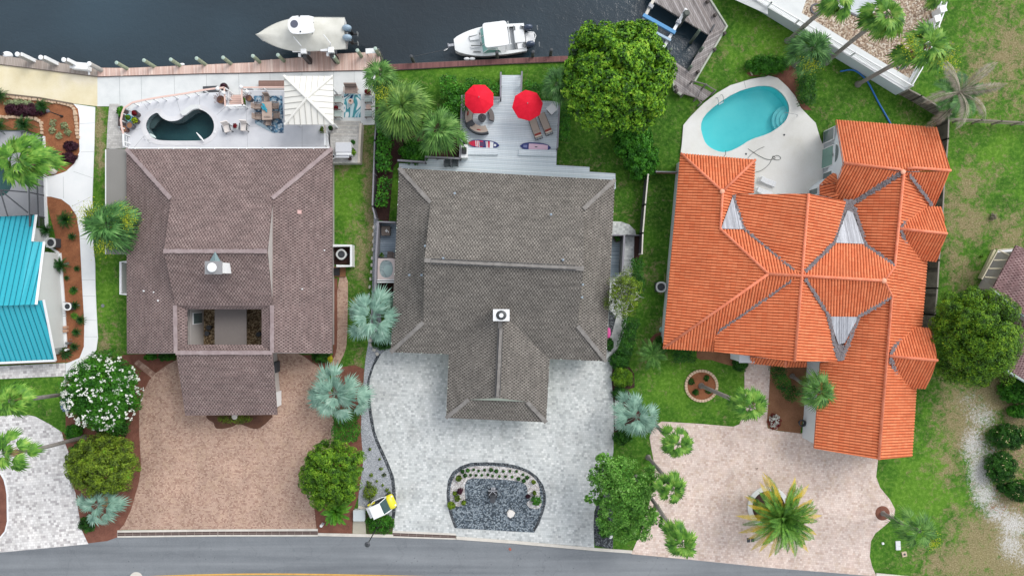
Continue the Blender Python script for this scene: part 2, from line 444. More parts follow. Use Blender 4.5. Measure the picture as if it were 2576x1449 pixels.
M_pavC = paver('paver_pink', [C(202,178,166), C(220,200,190), C(226,208,198), C(234,218,208), C(214,190,176)], .25, .19, .09, C(188,168,158), C(204,180,154))
M_pavD = paver('paver_pearl', [C(176,172,172), C(212,209,208), C(226,224,222), C(234,232,230), C(240,238,236)], .30, .22, -.08, C(184,180,178))
M_pavS = paver('paver_stairs', [C(186,184,180), C(200,198,194), C(212,210,206)], .3, .16, 0, C(160,158,154))
M_mulch = mottled('mulch_brown', [C(112,66,40), C(150,92,58), C(176,116,78)], 1.2, .95, 16, .6, .5)
M_mulchr = mottled('mulch_red', [C(96,56,44), C(124,76,60), C(146,98,80)], 1.5, .95, 18, .6, .5)
M_mulchd = mottled('mulch_dark', [C(38,22,20), C(62,38,34), C(86,56,48)], 2, .95, 18, .6, .5)
M_soil = mottled('soil_brown', [C(118,80,54), C(140,98,68), C(158,114,84)], .9, .95, 12, .4, .4)
M_grayg = gravel('gravel_grey', [C(164,168,174), C(192,197,203), C(214,218,224), C(178,183,190), C(204,208,214)], 18)
M_darkg = gravel('gravel_dark', [C(48,52,58), C(88,94,100), C(130,136,140), C(66,72,78)], 13)
M_blueg = gravel('gravel_slate', [C(62,74,84), C(104,118,130), C(138,150,160), C(160,172,180), C(84,96,106)], 9)
M_whiteg = gravel('gravel_white', [C(196,188,186), C(236,234,232), C(250,250,250), C(222,216,212)], 12)
M_tang = gravel('gravel_tan', [C(150,124,104), C(214,194,170), C(232,216,194), C(196,172,146), C(176,150,126), C(238,226,208)], 8)
M_tang2 = gravel('gravel_court', [C(110,88,60), C(176,152,118), C(206,184,150), C(140,114,82)], 9)
M_white = plain('paint_white', C(244,246,247), .45, 0, .05)
M_whitew = plain('white_stucco', C(232,238,242), .8, 0, .06, 1.5)
M_pink = plain('pink_composite', C(232,200,188), .6, 0, .07)
M_graypaint = plain('grey_stain', C(140,138,146), .6, 0, .14)
M_dgray = plain('dark_grey_stain', C(92,90,98), .6, 0, .2)
M_black = plain('black_plastic', C(36,38,42), .45)
M_dark = plain('charcoal', C(62,66,72), .6)
M_kerb = mottled('kerb_concrete', [C(196,190,180), C(214,208,198), C(226,221,212)], 1.2, .9, 12, .2, .25)
M_pile = plain('piling_wood', C(150,160,132), .8, 0, .35, 4)
M_pcap = plain('piling_cap', C(176,196,184), .6, 0, .12)
M_pinkdock = planks('dock_pink', [C(216,180,166), C(226,196,182), C(236,210,198), C(208,172,158)], .15, .05, .7, .35, 'World', .25)
M_taupedock = planks('dock_taupe', [C(158,144,134), C(172,160,150), C(182,170,160)], .15, -.12, .7, .4, 'World', .3)
M_reddock = planks('dock_red', [C(108,66,64), C(122,76,74), C(134,88,84)], .15, .03, .7, .35, 'World', .3)
M_wood = planks('weathered_wood', [C(134,126,124), C(160,153,151), C(180,174,173), C(150,140,136)], .17, -rad(62)+math.pi/2, .9, .55, 'World', 1.0)
M_wood2 = planks('weathered_wood_cross', [C(134,126,124), C(160,153,151), C(184,178,176), C(150,140,136)], .17, -rad(62), .9, .55, 'World', 1.0)
M_wood2b = planks('weathered_wood_walk', [C(134,126,124), C(160,153,151), C(184,178,176)], .17, rad(55), .9, .55, 'World', 1.0)
M_deckB = planks('deck_blue_grey', [C(204,216,224), C(218,228,235), C(228,236,241), C(211,222,229)], .16, math.pi/2-.045, .6, .42, 'World', .15)
M_deckB2 = planks('deck_slate', [C(128,143,158), C(146,161,176), C(160,173,187)], .16, math.pi/2, .6, .8, 'World', .2)
M_fencew = planks('fence_wood', [C(104,96,86), C(128,119,108), C(146,138,126)], .15, 0, .9, .6, 'World', 1.0)
M_glass = plain('window_glass', C(96,112,112), .08, 0, .1)
M_steel = plain('brushed_steel', C(170,174,176), .3, .8)
M_galv = planks('galvanised_sheet', [C(150,152,160), C(176,179,186), C(198,201,208)], .09, .1, .5, .35, 'World', .8)
M_cyanw = None

# ------------------------------------------------------------------ pools (outlines traced at deck level)
poolA = smooth(CR(291.96,197.5,.11,[(945,775),(1010,870),(1100,940),(1220,985),(1380,975),(1480,930),(1600,840),(1720,745),(1880,705),(2020,745),(2140,840),(2220,950),(2248,1090),(2225,1220),(2150,1330),(2010,1410),(1850,1430),(1300,1430),(1000,1420),(880,1385),(780,1310),(700,1180),(680,1060),(720,950),(800,850)]),1)
poolC = smooth(T(2,0,[(2575,865),(2450,870),(2250,930),(2050,1060),(1930,1170),(1895,1270),(1920,1380),(1950,1449)])+T(2,1,[(2010,50),(2100,85),(2180,80),(2290,30)])+T(2,0,[(2400,1405),(2575,1352)])+T(3,0,[(100,1290),(180,1220),(215,1130),(210,1050),(160,960),(80,890)]),1)
poolD = [(0+33*math.cos(a*math.pi/12), 448+46*math.sin(a*math.pi/12)) for a in range(-6,7)]+[(-60,494),(-60,402)]
ZA, ZC = .9, .14
holeA = offset2(PP(poolA, ZA), -.12); holeC = offset2(PP(poolC, ZC), -.12); holeD = offset2(PP(poolD, .06), -.1)

# ------------------------------------------------------------------ ground sheet with painted-in wear and tree shade (dry grass, sand, lush grass)
shore = [P(-3200,-60), P(-300,110), P(0,160), P(245,187), P(640,174), P(950,163), P(1300,152), P(1412,150), P(1600,158), P(1690,180), P(1700,222), P(1740,205),
         P(1822,74), P(1786,-6), P(1750,-120), P(1750,-3000)]
outer = shore+[P(6500,-3000), P(6500,4500), P(-4000,4500), P(-4000,-60)]
blobs = [  # x, y, rx, ry, dry, sand
 (905,640,26,110,.8,0),(930,500,14,130,1.0,0),(900,345,40,40,.9,0),(925,410,18,60,.9,0),(860,420,26,30,.7,0),(935,590,14,60,1.1,0),(912,905,30,26,.7,0),(900,560,22,40,.5,0),(990,620,30,30,.5,0),(990,700,16,30,.5,0),
 (251,335,14,60,1.3,.1),(250,400,12,50,1.1,0),(262,870,22,50,.7,0),(285,850,30,60,.35,0),
 (1470,420,60,30,.35,0),(1590,560,20,80,.3,0),(1640,690,40,40,.5,0),(1660,830,26,30,.6,0),(1620,900,20,60,.5,0),(1560,480,60,60,.2,0),
 (2440,470,40,60,1.0,0),(2400,520,46,50,.9,0),(2440,560,60,50,1.1,0),(2500,560,50,40,.8,0),(2540,600,40,70,1.0,0),(2400,640,30,50,.9,0),(2425,690,40,50,.9,0),(2480,430,80,40,.45,0),(2540,130,70,90,1.0,0),(2470,200,70,90,.85,0),(2520,30,80,50,.6,0),(2440,110,40,60,.5,0),(2560,260,60,50,.6,0),(2420,330,40,40,.3,0),(2300,300,50,40,.35,0),
 (2040,300,60,50,.15,0),(2140,290,60,50,.3,0),(1900,130,70,60,.25,0),(1800,130,50,60,.25,0),
 (2420,1050,70,120,1.1,.1),(2500,1000,70,60,1.2,.15),(2390,1160,40,50,.8,0),(2540,1280,60,80,1.2,.1),(2460,1340,70,60,1.1,0),(2560,1400,70,80,1.4,.1),(2400,1420,80,50,1.2,0),(2480,1400,80,60,1.3,0),(2530,1340,70,80,1.3,0),(2400,1300,30,40,.6,0),(2380,1200,30,40,.7,0),(2330,1120,26,80,.3,0),(2300,1400,40,40,.5,0),(2560,1060,30,150,1.4,0),
 (2470,1050,40,34,.6,1.0),(2450,1120,30,46,.6,1.2),(2465,1190,26,46,.6,1.4),(2478,1245,30,30,.5,1.3),(2510,1290,34,24,.5,1.2),(2550,1320,36,30,.5,1.3),(2545,1370,34,40,.5,1.1),(2576,1400,30,30,.4,.9),(2440,1010,40,30,.5,.7),(2490,1140,24,50,.4,.9)]
lush_shade = [(1000,450,30,90,1),(870,470,30,90,.7),(890,520,26,80,.8),(1190,170,140,22,1),(1450,390,60,60,-.5),(1650,500,40,120,-.5),(1560,640,40,80,-.6),(1700,980,90,60,.7),(1790,960,120,80,.5),(2400,440,60,60,.5),(2250,250,100,60,.2),(80,985,90,40,.3),(2300,1250,90,60,.8),(2330,1200,60,100,.6),(1200,1400,40,40,-.3),(1900,110,90,60,.5),(1960,120,60,90,.4),(270,720,30,120,.5),(2520,380,60,60,.7),(2000,330,60,30,-.3),(1500,470,60,60,-.6),(990,620,30,80,-.7),(1010,400,30,100,-.9),(1620,330,90,60,-.5)]  # negative entries darken the grass, partly as painted shade under trees
def inside(px_, py_, poly):
    n = len(poly); r = np.zeros(len(px_), bool); j = n-1
    for i in range(n):
        xi, yi, xj, yj = poly[i][0], poly[i][1], poly[j][0], poly[j][1]
        with np.errstate(divide='ignore', invalid='ignore'):
            c = ((yi > py_) != (yj > py_)) & (px_ < (xj-xi)*(py_-yi)/(yj-yi+1e-12)+xi)
        r ^= c; j = i
    return r
def build_ground():
    pts = []; edges = []
    for L in (outer, holeA, holeC, holeD):
        o = len(pts); n = len(L); pts += [Vector((p[0], p[1])) for p in L]; edges += [(o+i, o+(i+1) % n) for i in range(n)]
    gx, gy = np.meshgrid(np.arange(-50, 50.1, .55), np.arange(-29, 29.1, .55)); gx = gx.ravel(); gy = gy.ravel()
    ok = inside(gx, gy, outer)
    pts += [Vector((a, b)) for a, b in zip(gx[ok], gy[ok])]
    vs, _, fs, _, _, _ = delaunay_2d_cdt(pts, edges, [], 0, 1e-5)
    V = np.array([(q.x, q.y) for q in vs]); F = np.array([f for f in fs if len(f) == 3])
    c = V[F].mean(1); keep = inside(c[:, 0], c[:, 1], outer)
    for h in (holeA, holeC, holeD): keep &= ~inside(c[:, 0], c[:, 1], h)
    F = F[keep]; a, b, d = V[F[:, 0]], V[F[:, 1]], V[F[:, 2]]
    flip = ((b-a)[:, 0]*(d-a)[:, 1]-(b-a)[:, 1]*(d-a)[:, 0]) < 0
    F[flip] = F[flip][:, ::-1]
    dx = V[:, 0]/S+CX; dy = CY-V[:, 1]/S
    paint = np.zeros((len(V), 4)); paint[:, 3] = 1; paint[:, 2] = .5
    for x, y, rx, ry, d, sa in blobs:
        k_ = 1.35 if sa > .5 else 1.1; g = np.exp(-(((dx-x)/(rx*k_))**2+((dy-y)/(ry*k_))**2)); paint[:, 0] = np.maximum(paint[:, 0], d*g); paint[:, 1] = np.maximum(paint[:, 1], sa*g)
    for x, y, rx, ry, d in lush_shade: paint[:, 2] += .35*d*np.exp(-(((dx-x)/rx)**2+((dy-y)/ry)**2))
    n0 = len(V); V3 = np.column_stack([V, np.zeros(n0)])
    me = bpy.data.meshes.new('ground'); ext = [(p.x, p.y, 0) for p in shore]+[(p.x, p.y, -2.2) for p in shore]
    ns = len(shore); faces = F.tolist()+[[n0+i, n0+ns+i, n0+ns+i+1, n0+i+1] for i in range(ns-1)]
    me.from_pydata(V3.tolist()+ext, [], faces)
    at = me.attributes.new('paint', 'FLOAT_COLOR', 'POINT')
    full = np.vstack([paint, np.tile([.9, 0, .3, 1], (2*ns, 1))]); at.data.foreach_set('color', full.astype(np.float32).ravel())
    s = NT('lawn'); v = s.vec('World'); A = s.n('Attribute'); A.attribute_name = 'paint'; sp = s.n('SeparateColor'); s.l(A.outputs['Color'], sp.inputs[0])
    f1 = s.noise(v, .55, 5, .62, .5); f2 = s.noise(v, 3.2, 4, .7); f3 = s.noise(v, 17, 2, .7); f4 = s.noise(s.vec('World', .4, (1, 1, 1)), 1.3, 6, .75, .6)
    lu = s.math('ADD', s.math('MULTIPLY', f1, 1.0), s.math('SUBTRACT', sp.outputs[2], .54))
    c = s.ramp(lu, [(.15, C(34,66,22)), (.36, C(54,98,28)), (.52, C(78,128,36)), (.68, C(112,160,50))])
    c = s.mix(.55, c, s.ramp(f2, [(.34, C(40,76,24)), (.5, C(72,116,34)), (.64, C(118,150,66))]))
    c = s.mix(.45, c, s.ramp(f3, [(.3, (.58, .60, .55)), (.7, (1.38, 1.36, 1.3))]), 'MULTIPLY')
    dry = s.math('ADD', s.math('ADD', s.math('MULTIPLY', sp.outputs[0], .84), s.math('MULTIPLY', s.math('SUBTRACT', s.noise(v, 5, 4, .8), .5), 1.5)), s.math('SUBTRACT', s.math('MULTIPLY', f4, 3.0), 1.62))
    dcol = s.ramp(s.noise(v, 8, 3, .7), [(.3, C(112,96,66)), (.5, C(150,134,102)), (.7, C(186,168,138))])
    c = s.mix(s.ramp(dry, [(.1, (0, 0, 0)), (.7, (.85, .85, .85))]), c, dcol)
    sa = s.math('ADD', sp.outputs[1], s.math('SUBTRACT', s.math('MULTIPLY', s.noise(v, 4.5, 6, .85, .5), 3.4), 2.05))
    scol = s.ramp(s.noise(v, 11, 4, .75), [(.34, C(130,124,114)), (.48, C(200,197,193)), (.62, C(240,240,240))])
    c = s.mix(s.ramp(sa, [(.25, (0, 0, 0)), (.8, (.85, .85, .85))]), c, scol)
    s.bump(f3, .6, .04); me.materials.append(s.fin(c, .95, 0, .15))
    # sea wall strip uses concrete
    me.materials.append(M_kerb); mi = [0]*len(F)+[1]*(ns-1); me.polygons.foreach_set('material_index', mi)
    o = bpy.data.objects.new('ground', me); COL.objects.link(o); o['kind'] = 'structure'
build_ground()
mb = MB(); mb.poly([(-400, -5, -1.0), (400, -5, -1.0), (400, 400, -1.0), (-400, 400, -1.0)]); struct(mb.build('water', M_water))
def sheet(name, pts, mat, z=.03, th=None, holes=None, sm=0):
    if sm: pts = smooth(pts, sm)
    mb = MB(); q = PP(pts, z)
    if holes: mb.holed(q, holes, z-(th or .03), z)
    else: mb.prism(q, z-(th or .03), z)
    return struct(mb.build(name, mat))

# road and its markings
rt = [(-300,1410),(0,1387),(222,1366),(295,1351),(465,1349),(644,1347),(800,1348),(989,1351),(1146,1356),(1290,1367),(1503,1386),(1588,1391),(1745,1406),(1932,1425),(2200,1448),(2330,1462),(2900,1530)]
rb = [(x, y+205) for x, y in reversed(rt)]
sheet('road', rt+rb, M_asph, .015, .03)
def rline(off, wd, x0, x1):
    c = [(330,1453),(400,1448.5),(560,1444),(700,1443.2),(850,1445),(1019,1448.5),(1300,1457),(1700,1490),(2300,1560),(2900,1640)]
    c = [(-300,1500),(100,1468)]+c
    return c
M_yel = mottled('road_paint_yellow', [C(206,150,52), C(232,176,70), C(240,190,92)], 2, .8, 20, .1, .3)
for k, dy in ((0, 0), (1, 9)):
    mb = MB(); mb.strip(PP(smooth_open([(x, y+dy) for x, y in rline(0, 0, 0, 0)], 2), .02), .13, .0155, .0195); struct(mb.build('road_marking', M_yel))
mb = MB(); mb.strip(PP([(800,1344),(889,1346),(989,1348)], .1), .26, 0, .1); struct(mb.build('kerb', M_kerb))
mb = MB(); mb.strip(PP([(1148,1353),(1288,1363),(1503,1382),(1590,1388)], .1), .26, 0, .1); struct(mb.build('kerb', M_kerb))
mb = MB(); mb.strip(PP([(2205,1445),(2330,1457),(2700,1500)], .1), .26, 0, .1); struct(mb.build('kerb', M_kerb))
mb = MB(); x, y, _ = P(343,1455); mb.cyl(x, y, .01, .03, .62, .62, 28); tag(mb.build('manhole_cover', M_kerb), 'pale round manhole cover in the road beside the yellow line', 'manhole cover')

# driveways
drA = [(300,1332),(312,1319),(330,1281),(350,1211),(355,1174),(350,1086),(350,1025),(360,987),(375,957),(391,939),(420,918),(445,905),(445,870),(700,870),(759,893),(779,907),(816,932),(838,1000),(840,1120),(812,1200),(789,1261),(796,1330),(640,1330),(465,1331)]
sheet('driveway', drA, M_pavA, .035, .05)
sheet('path', smooth([(848,690),(875,690),(875,760),(873,860),(868,885),(852,918),(836,945),(812,940),(820,928),(834,912),(843,893),(849,870)],1), M_pavA, .045, .05)
sheet('path', [(344,907),(349,905),(391,938),(381,950),(337,915)], paver('paver_walk', [C(150,116,100),C(180,146,128),C(196,164,146)], .4,.25,-.8), .045, .05)
drB = T(1,2,[(1340,600),(1260,660),(1190,780),(1145,920),(1140,1000),(1165,1250),(1200,1449)])+T(1,3,[(1250,130),(1320,280),(1390,450),(1408,620),(1405,800),(1375,1000)])+[(1146,1343),(1150,1351),(1288,1360),(1495,1378),(1493,1324),(1495,1286),(1508,1249),(1535,1180),(1543,1136),(1544,1086),(1544,1025),(1538,950),(1543,907),(1559,865),(1573,825),(1579,795),(1590,697),(1592,670),(1599,645),(1600.6,595),(1598,580),(1583,565),(1563,558),(1540,557),(1510,558),(1515,880)]
sheet('driveway', drB, M_pavB, .035, .05)
drC = T(2,3,[(1200,1225),(1310,980),(1400,650),(1437,500),(1437,350),(1400,150),(1385,60)])+[(1638,1087),(1648,1070),(1665,1060),(1763,1066),(1845,1073),(1860,1067),(1869,1047),(1873,1000),(1873,937),(1880,880),(1940,880),(1938,920),(1934,1000),(1929,1060),(1931,1077),(1960,1084),(2014,1090),(2080,1080),(2215,1120),(2209,1156),(2204,1199),(2214,1226),(2239,1256),(2252,1281),(2249,1301),(2227,1321),(2202,1341),(2191,1361),(2188,1399),(2194,1424),(2205,1449),(1932,1427),(1745,1408),(1588,1393)]
sheet('driveway', drC, M_pavC, .035, .05)
drD = [(-200,1047),(0,1047),(50,1041),(87,1047),(125,1067),(155,1087),(160,1106),(172,1136),(175,1198),(190,1241),(197,1286),(207,1336),(222,1368),(0,1389),(-200,1404)]
sheet('driveway', drD, M_pavD, .035, .05)
sheet('path', [(-200,926),(0,921),(164,913),(164,946),(0,953),(-200,960)], M_pavD, .04, .05)
# white concrete walk between teal roofed house and side lawn
wk = [(184,262),(239,270),(237,362),(232,502),(235,624),(239,662),(240,724),(242,775),(246,850),(242,880),(225,905),(195,945),(165,946),(165,914),(175,911),(200,900),(211,872),(212,812),(207,725),(205,687),(200,587),(192,542),(175,517),(155,502),(127,495),(112,495),(112,445),(135,442),(165,432),(187,412),(200,382),(199,350),(200,300),(196,275)]
def jointed(name, pts, mat, z, th, lines, holes=None, wd=.03, kind='structure', jm=None):
    mb = MB(); q = PP(pts, z)
    if holes: mb.holed(q, holes, z-th, z)
    else: mb.prism(q, z-th, z)
    for L in lines: mb.strip(PP(L, z), wd, z-.01, z+.003, 1)
    o = mb.build(name, [mat, jm or M_joint]); o['kind'] = kind; return o
jointed('path', wk, M_concw, .05, .07, [[(159,445),(160,500)],[(185,432),(232,448)],[(180,520),(228,496)],[(204,383),(236,382)],[(201,312),(238,310)],[(205,704),(239,704)],[(208,745),(240,745)],[(212,805),(243,806)],[(212,847),(245,847)],[(201,600),(234,603)]], wd=.02)
sheet('beach_slab', [(-200,150),(0,161),(245,192),(245,268),(184,261),(0,235),(-200,205)], M_tan, .04, .06)
mb = MB(); mb.strip(PP([(-100,222),(0,236),(100,247),(183,262)], .15), .12, 0, .22); tag(mb.build('low_wall', plain('aged_timber', C(120,104,88), .9, 0, .3)), 'low weathered timber edging between tan slab and mulch bed', 'edging')
# mulch beds on the left
sheet('mulch_bed', [(-200,210),(0,236),(100,247),(184,262),(196,276),(200,300),(199,350),(200,382),(187,412),(165,432),(135,441),(112,444),(108,340),(60,326),(-200,330)], M_mulch, .03)
sheet('mulch_bed', [(114,495),(127,495),(155,502),(175,517),(192,542),(200,587),(205,687),(207,725),(212,812),(211,872),(200,900),(175,911),(-100,921),(-100,880),(148,880),(140,600)], M_mulch, .028)
sheet('mulch_bed', [(165,960),(240,905),(310,893),(443,885),(443,908),(420,920),(391,940),(375,957),(360,987),(350,1025),(350,1086),(355,1174),(350,1211),(330,1281),(312,1319),(297,1350),(270,1360),(221,1366),(207,1336),(197,1286),(190,1241),(175,1198),(172,1136),(160,1106),(155,1087),(165,1087)], M_mulchr, .025)
sheet('mulch_bed', [(-100,1185),(0,1191),(12,1215),(16,1236),(17,1311),(12,1335),(0,1350),(-100,1360)], M_mulchr, .055)
mb = MB(); mb.strip(PP([(0,1189),(10,1205),(15,1225),(18,1245),(19,1311),(13,1336),(0,1352)], .1), .12, 0, .1); struct(mb.build('kerb', M_white))
sheet('mulch_bed', [(838,700),(849,700),(849,870),(843,893),(834,912),(820,928),(800,925),(779,907),(759,893),(838,893)], M_mulchr, .024)
sheet('mulch_bed', [(868,922),(892,918),(916,928),(913,975),(909,1050),(908,1086),(914,1161),(901,1249),(889,1283),(886,1342),(800,1344),(796,1324),(789,1261),(812,1200),(840,1120),(838,1000),(836,948),(852,925)], M_mulchr, .022)
sheet('mulch_bed', smooth(T(0,2,[(2065,1285),(2100,1330),(2150,1350),(2160,1400),(2200,1420),(2330,1400),(2400,1360),(2500,1400)])+T(1,2,[(0,1420),(50,1400),(90,1370),(120,1340),(180,1280)])+[(660,1000),(540,1000)],1), mottled('mulch_shrub', [C(70,44,34),C(98,64,48),C(120,82,62)],1.5,.95,16,.6,.5), .06)
# grey gravel strip between the two driveways
sheet('gravel_bed', T(1,1,[(1185,700),(1230,770),(1240,1440)])+[(960,820),(979,862),(979,875),(959,890),(941,920),(930,955),(929,975),(935,1037),(944,1087),(956,1119),(974,1156),(991,1199),(996,1241),(995,1286),(989,1300),(925,1283),(901.5,1276),(901.5,1249),(914,1161),(908,1086),(909,1050),(914,975),(916.5,932),(920,900),(926,865),(932,800),(936,725),(938,640),(940,560)], M_grayg, .026)
ed = T(1,2,[(1240,660),(1185,780),(1138,920),(1128,1000),(1150,1250),(1185,1449)])+T(1,3,[(1235,135),(1305,285),(1374,455),(1390,620),(1388,800),(1378,870)])
mb = MB(); mb.strip(PP(smooth_open(ed, 1), .03), .30, .0, .034); struct(mb.build('gravel_edging', M_darkg))
for i, (x, y, r) in enumerate([(931,856,.1),(934,868,.3),(941,880,.4),(949,890,.9),(940,572,.1),(939,590,.05),(939,608,0),(938,628,0),(936,650,.1),(935,667,0),(934,684,.1),(932,702,0),(930,722,.1),(929,742,0)]):
    q = P(x, y); mb = MB(); mb.rbox(q.x, q.y, .045, .3 if i < 4 else .17, .26 if i < 4 else .3, .05, -r, 0, .05)
    tag(mb.build('stepping_stone', M_kerb), ('large pale stepping stone, '+['first','second','third','fourth'][i]+' down from the silvery palm' if i < 4 else 'small pale stone, number %d down the row beside the grey screen wall' % (i-3)), 'stepping stone', 'stepping stones in the grey gravel strip')
sheet('groundcover_bed', [(919,1295),(935,1283),(960,1300),(989,1303),(988,1334),(975,1343),(923,1343)], mottled('soil_green', [C(44,56,28),C(70,80,42),C(96,84,60)],2,.95,14,.5,.5), .03)
# beds around the orange roofed house
sheet('mulch_bed', T(2,2,[(1860,560),(1858,700),(1900,722),(2000,722),(2090,750),(2200,780),(2260,800),(2380,840)])+[(1887,880),(1760,860)], M_soil, .022)
sheet('mulch_bed', [(1938,880),(2055,880),(2030,1000),(2013,1090),(1960,1083),(1933,1077),(1929,1060),(1934,1000)], M_soil, .03)
sheet('mulch_bed', T(2,2,[(1380,520),(1440,460),(1530,430),(1560,600),(1500,640),(1400,560)]), M_mulchr, .02)
sheet('mulch_bed', T(2,0,[(2360,740),(2400,770),(2575,768)])+T(3,0,[(0,762),(60,770),(130,810),(200,880),(270,970),(320,1080),(370,1110),(440,1110),(400,1070),(330,980),(300,800),(280,670),(200,660),(0,700)])+T(2,0,[(2450,700)]), M_mulchr, .024)
mb = MB(); q = P(2219.5,1290); mb.cyl(q.x, q.y, .0, .09, .76, .5, 26); struct(mb.build('mulch_mound', M_mulchr))
sheet('mulch_bed', [(1596,592),(1615,596),(1611,642),(1594,668)], M_mulchd, .045)
sheet('mulch_bed', T(2,2,[(1020,760),(1180,790),(1230,860),(1235,1000),(1160,1020),(1400,1330),(1440,1449),(1025,1449),(1025,1180),(1003,950),(1003,840)]), M_mulchd, .018)
sheet('mulch_bed', T(2,3,[(880,640),(1000,600),(1020,900),(1015,1180),(870,1150),(835,1140),(820,1020),(822,850)]), M_darkg, .02)
sheet('gravel_bed', T(2,2,[(1035,1120),(1110,1160),(1130,1280),(1120,1400),(1040,1410),(1030,1300)]), M_whiteg, .03)
sheet('mulch_bed', [(946,270),(1000,262),(1160,300),(1160,398),(1070,402),(1003,405),(990,420),(978,560),(953,553),(945,524),(948,362)], M_mulchd, .016)
sheet('mulch_bed', [(955,706),(992,706),(990,742),(947,742)], M_mulchd, .05)
sheet('gravel_bed', T(2,2,[(975,210),(1050,290),(1000,480),(968,490)]), M_darkg, .05)
# island in the silver driveway
isl = CR(1116.3,1150.6,.14223,[(200,1245),(120,1040),(60,820),(50,620),(75,400),(160,250),(300,150),(480,90),(750,82),(1050,95),(1300,140),(1500,220),(1650,330),(1760,480),(1810,650),(1810,800),(1760,980),(1690,1170),(1600,1325)])
sheet('gravel_island', isl, M_blueg, .06, .06)
edg = CR(1116.3,1150.6,.14223,[(215,1235),(140,1040),(82,820),(72,620),(98,410),(180,270),(310,175),(480,115),(750,108),(1050,120),(1290,165),(1490,245),(1635,350),(1735,490),(1783,650),(1783,800),(1735,970),(1665,1160),(1590,1300)])
mb = MB(); mb.strip(PP(smooth_open(edg, 1), .06), .22, .02, .07); struct(mb.build('gravel_edging', M_darkg))
sheet('white_gravel', CR(1116.3,1150.6,.14223,[(110,760),(115,550),(150,400),(230,280),(400,170),(600,145),(850,150),(1100,165),(1350,215),(1500,280),(1620,380),(1690,500),(1700,660),(1740,800),(1700,900),(1600,910),(1500,880),(1455,800),(1540,740),(1480,650),(1480,500),(1370,430),(1200,400),(1000,385),(700,365),(440,365),(370,470),(370,600),(385,760),(330,850),(230,870),(130,800)]), M_whiteg, .075, .05, None, 1)
# round brick-edged bed and palm ring
q = P(1764,970); mb = MB(); mb.cyl(q.x, q.y, 0, .06, 1.3, 1.3, 40); struct(mb.build('mulch_bed', M_mulch))
mb = MB()
for i in range(34):
    a = 2*math.pi*i/34; mb.rbox(q.x+1.40*math.cos(a), q.y+1.36*math.sin(a), .08, .24, .22, .16, a, 0, .03)
tag(mb.build('bed_edging', mottled('edging_block', [C(196,164,134),C(222,194,164),C(232,208,182)], 3, .9, 12, .3, .3)), 'ring of tan edging blocks round the circular mulch bed', 'edging')
q = P(1932,1274); mb = MB(); mb.cyl(q.x, q.y, .03, .1, 1.6, 1.6, 40); struct(mb.build('mulch_bed', M_mulchd))
mb = MB(); mb.ring(q.x, q.y, .0, .16, 1.48, 1.88, 44); tag(mb.build('bed_edging', M_conc), 'pale concrete ring round the date palm in the pink driveway', 'edging')

# ------------------------------------------------------------------ canal-side terraces
patio = [(245,192),(520,184),(644,182),(909,176),(944,175.5),(943,314),(906,315),(906,345),(812,345),(812,228),(570,245),(330,285),(322,372),(275,376),(275,268),(245,268)]
jointed('patio', patio, M_conc, .045, .07, [[(300,192),(303,300)],[(355,190),(357,280)],[(438,187),(440,262)],[(519,184),(520,250)],[(600,183),(602,240)],[(679,182),(680,228)],[(759,180),(760,200)],[(839,179),(840,345)],[(891,177),(891,300)],[(839,252),(943,252)]], wd=.022)
sheet('path', [(275,262),(302,262),(298,300),(297,320),(306,330),(308,374),(268,374),(270,320)], M_pavS, .06, .07)
Hc = [Vector((p.x, p.y, 0)) for p in PP(poolA, ZA)]
deckA = [(321,376),(319,345),(318,330),(321,308),(324,282),(345,263.5),(365,259.6),(417,249),(470,241.5),(496,237.6),(522,234),(547,232.7),(573,231.5),(573,268),(619,270),(619,228),(714,228),(815,226),(822,335),(830,376)]
jointed('pool_deck', deckA, M_concd, ZA, .95, [[(362,262),(373,277)],[(400,252),(400,268)],[(443,247),(453,281)],[(503,238),(502,264)],[(567,270),(545,290)],[(313,330),(354,325)],[(619,270),(623,376)],[(629,319),(655,318)],[(575,264),(607,277),(614,268)],[(760,316),(760,372)],[(337,372),(360,345)]], holes=[Hc], wd=.02)
mb = MB(); inner = PP(poolA, ZA); outr = offset2(inner, -.42)
mb.holed(outr, [inner], ZA-.02, ZA+.018); struct(mb.build('pool_coping', mottled('coping', [C(212,212,216),C(224,224,227),C(232,232,234)], .8, .75, 12, .1, .15)))
lip = CR(291.96,197.5,.11,[(1465,790),(1530,730),(1600,680),(1720,615),(1875,600),(1890,690),(1800,700),(1720,735),(1600,830),(1525,860)])
mb = MB(); mb.prism(PP(lip, ZA+.2), ZA, ZA+.22); tag(mb.build('pool_lip', M_conc), 'raised white curved lip on the far edge of the dark kidney pool', 'pool edge')
def basin(name, outline, ztop, depth, mat, wmat, wz, cname='pool_water'):
    q = PP(outline, ztop); mb = MB(); n = len(q)
    vs = [(p.x, p.y, ztop-.03) for p in q]+[(p.x, p.y, ztop-depth) for p in q]
    mb.add(vs, [(i, n+i, n+(i+1) % n, (i+1) % n) for i in range(n)]); mb.prism([(p.x, p.y) for p in q], ztop-depth-.05, ztop-depth)
    struct(mb.build(name, mat)); mb = MB(); mb.add([(p.x, p.y, wz) for p in q], [tuple(range(n))]); struct(mb.build(cname, wmat))
basin('pool_basin', poolA, ZA, 1.5, mottled('pool_plaster_dark', [C(26,60,68),C(44,84,90),C(56,94,98)], .5, .8), pool_water('pool_water_dark', (.72,.86,.87,1), .3), ZA-.14)
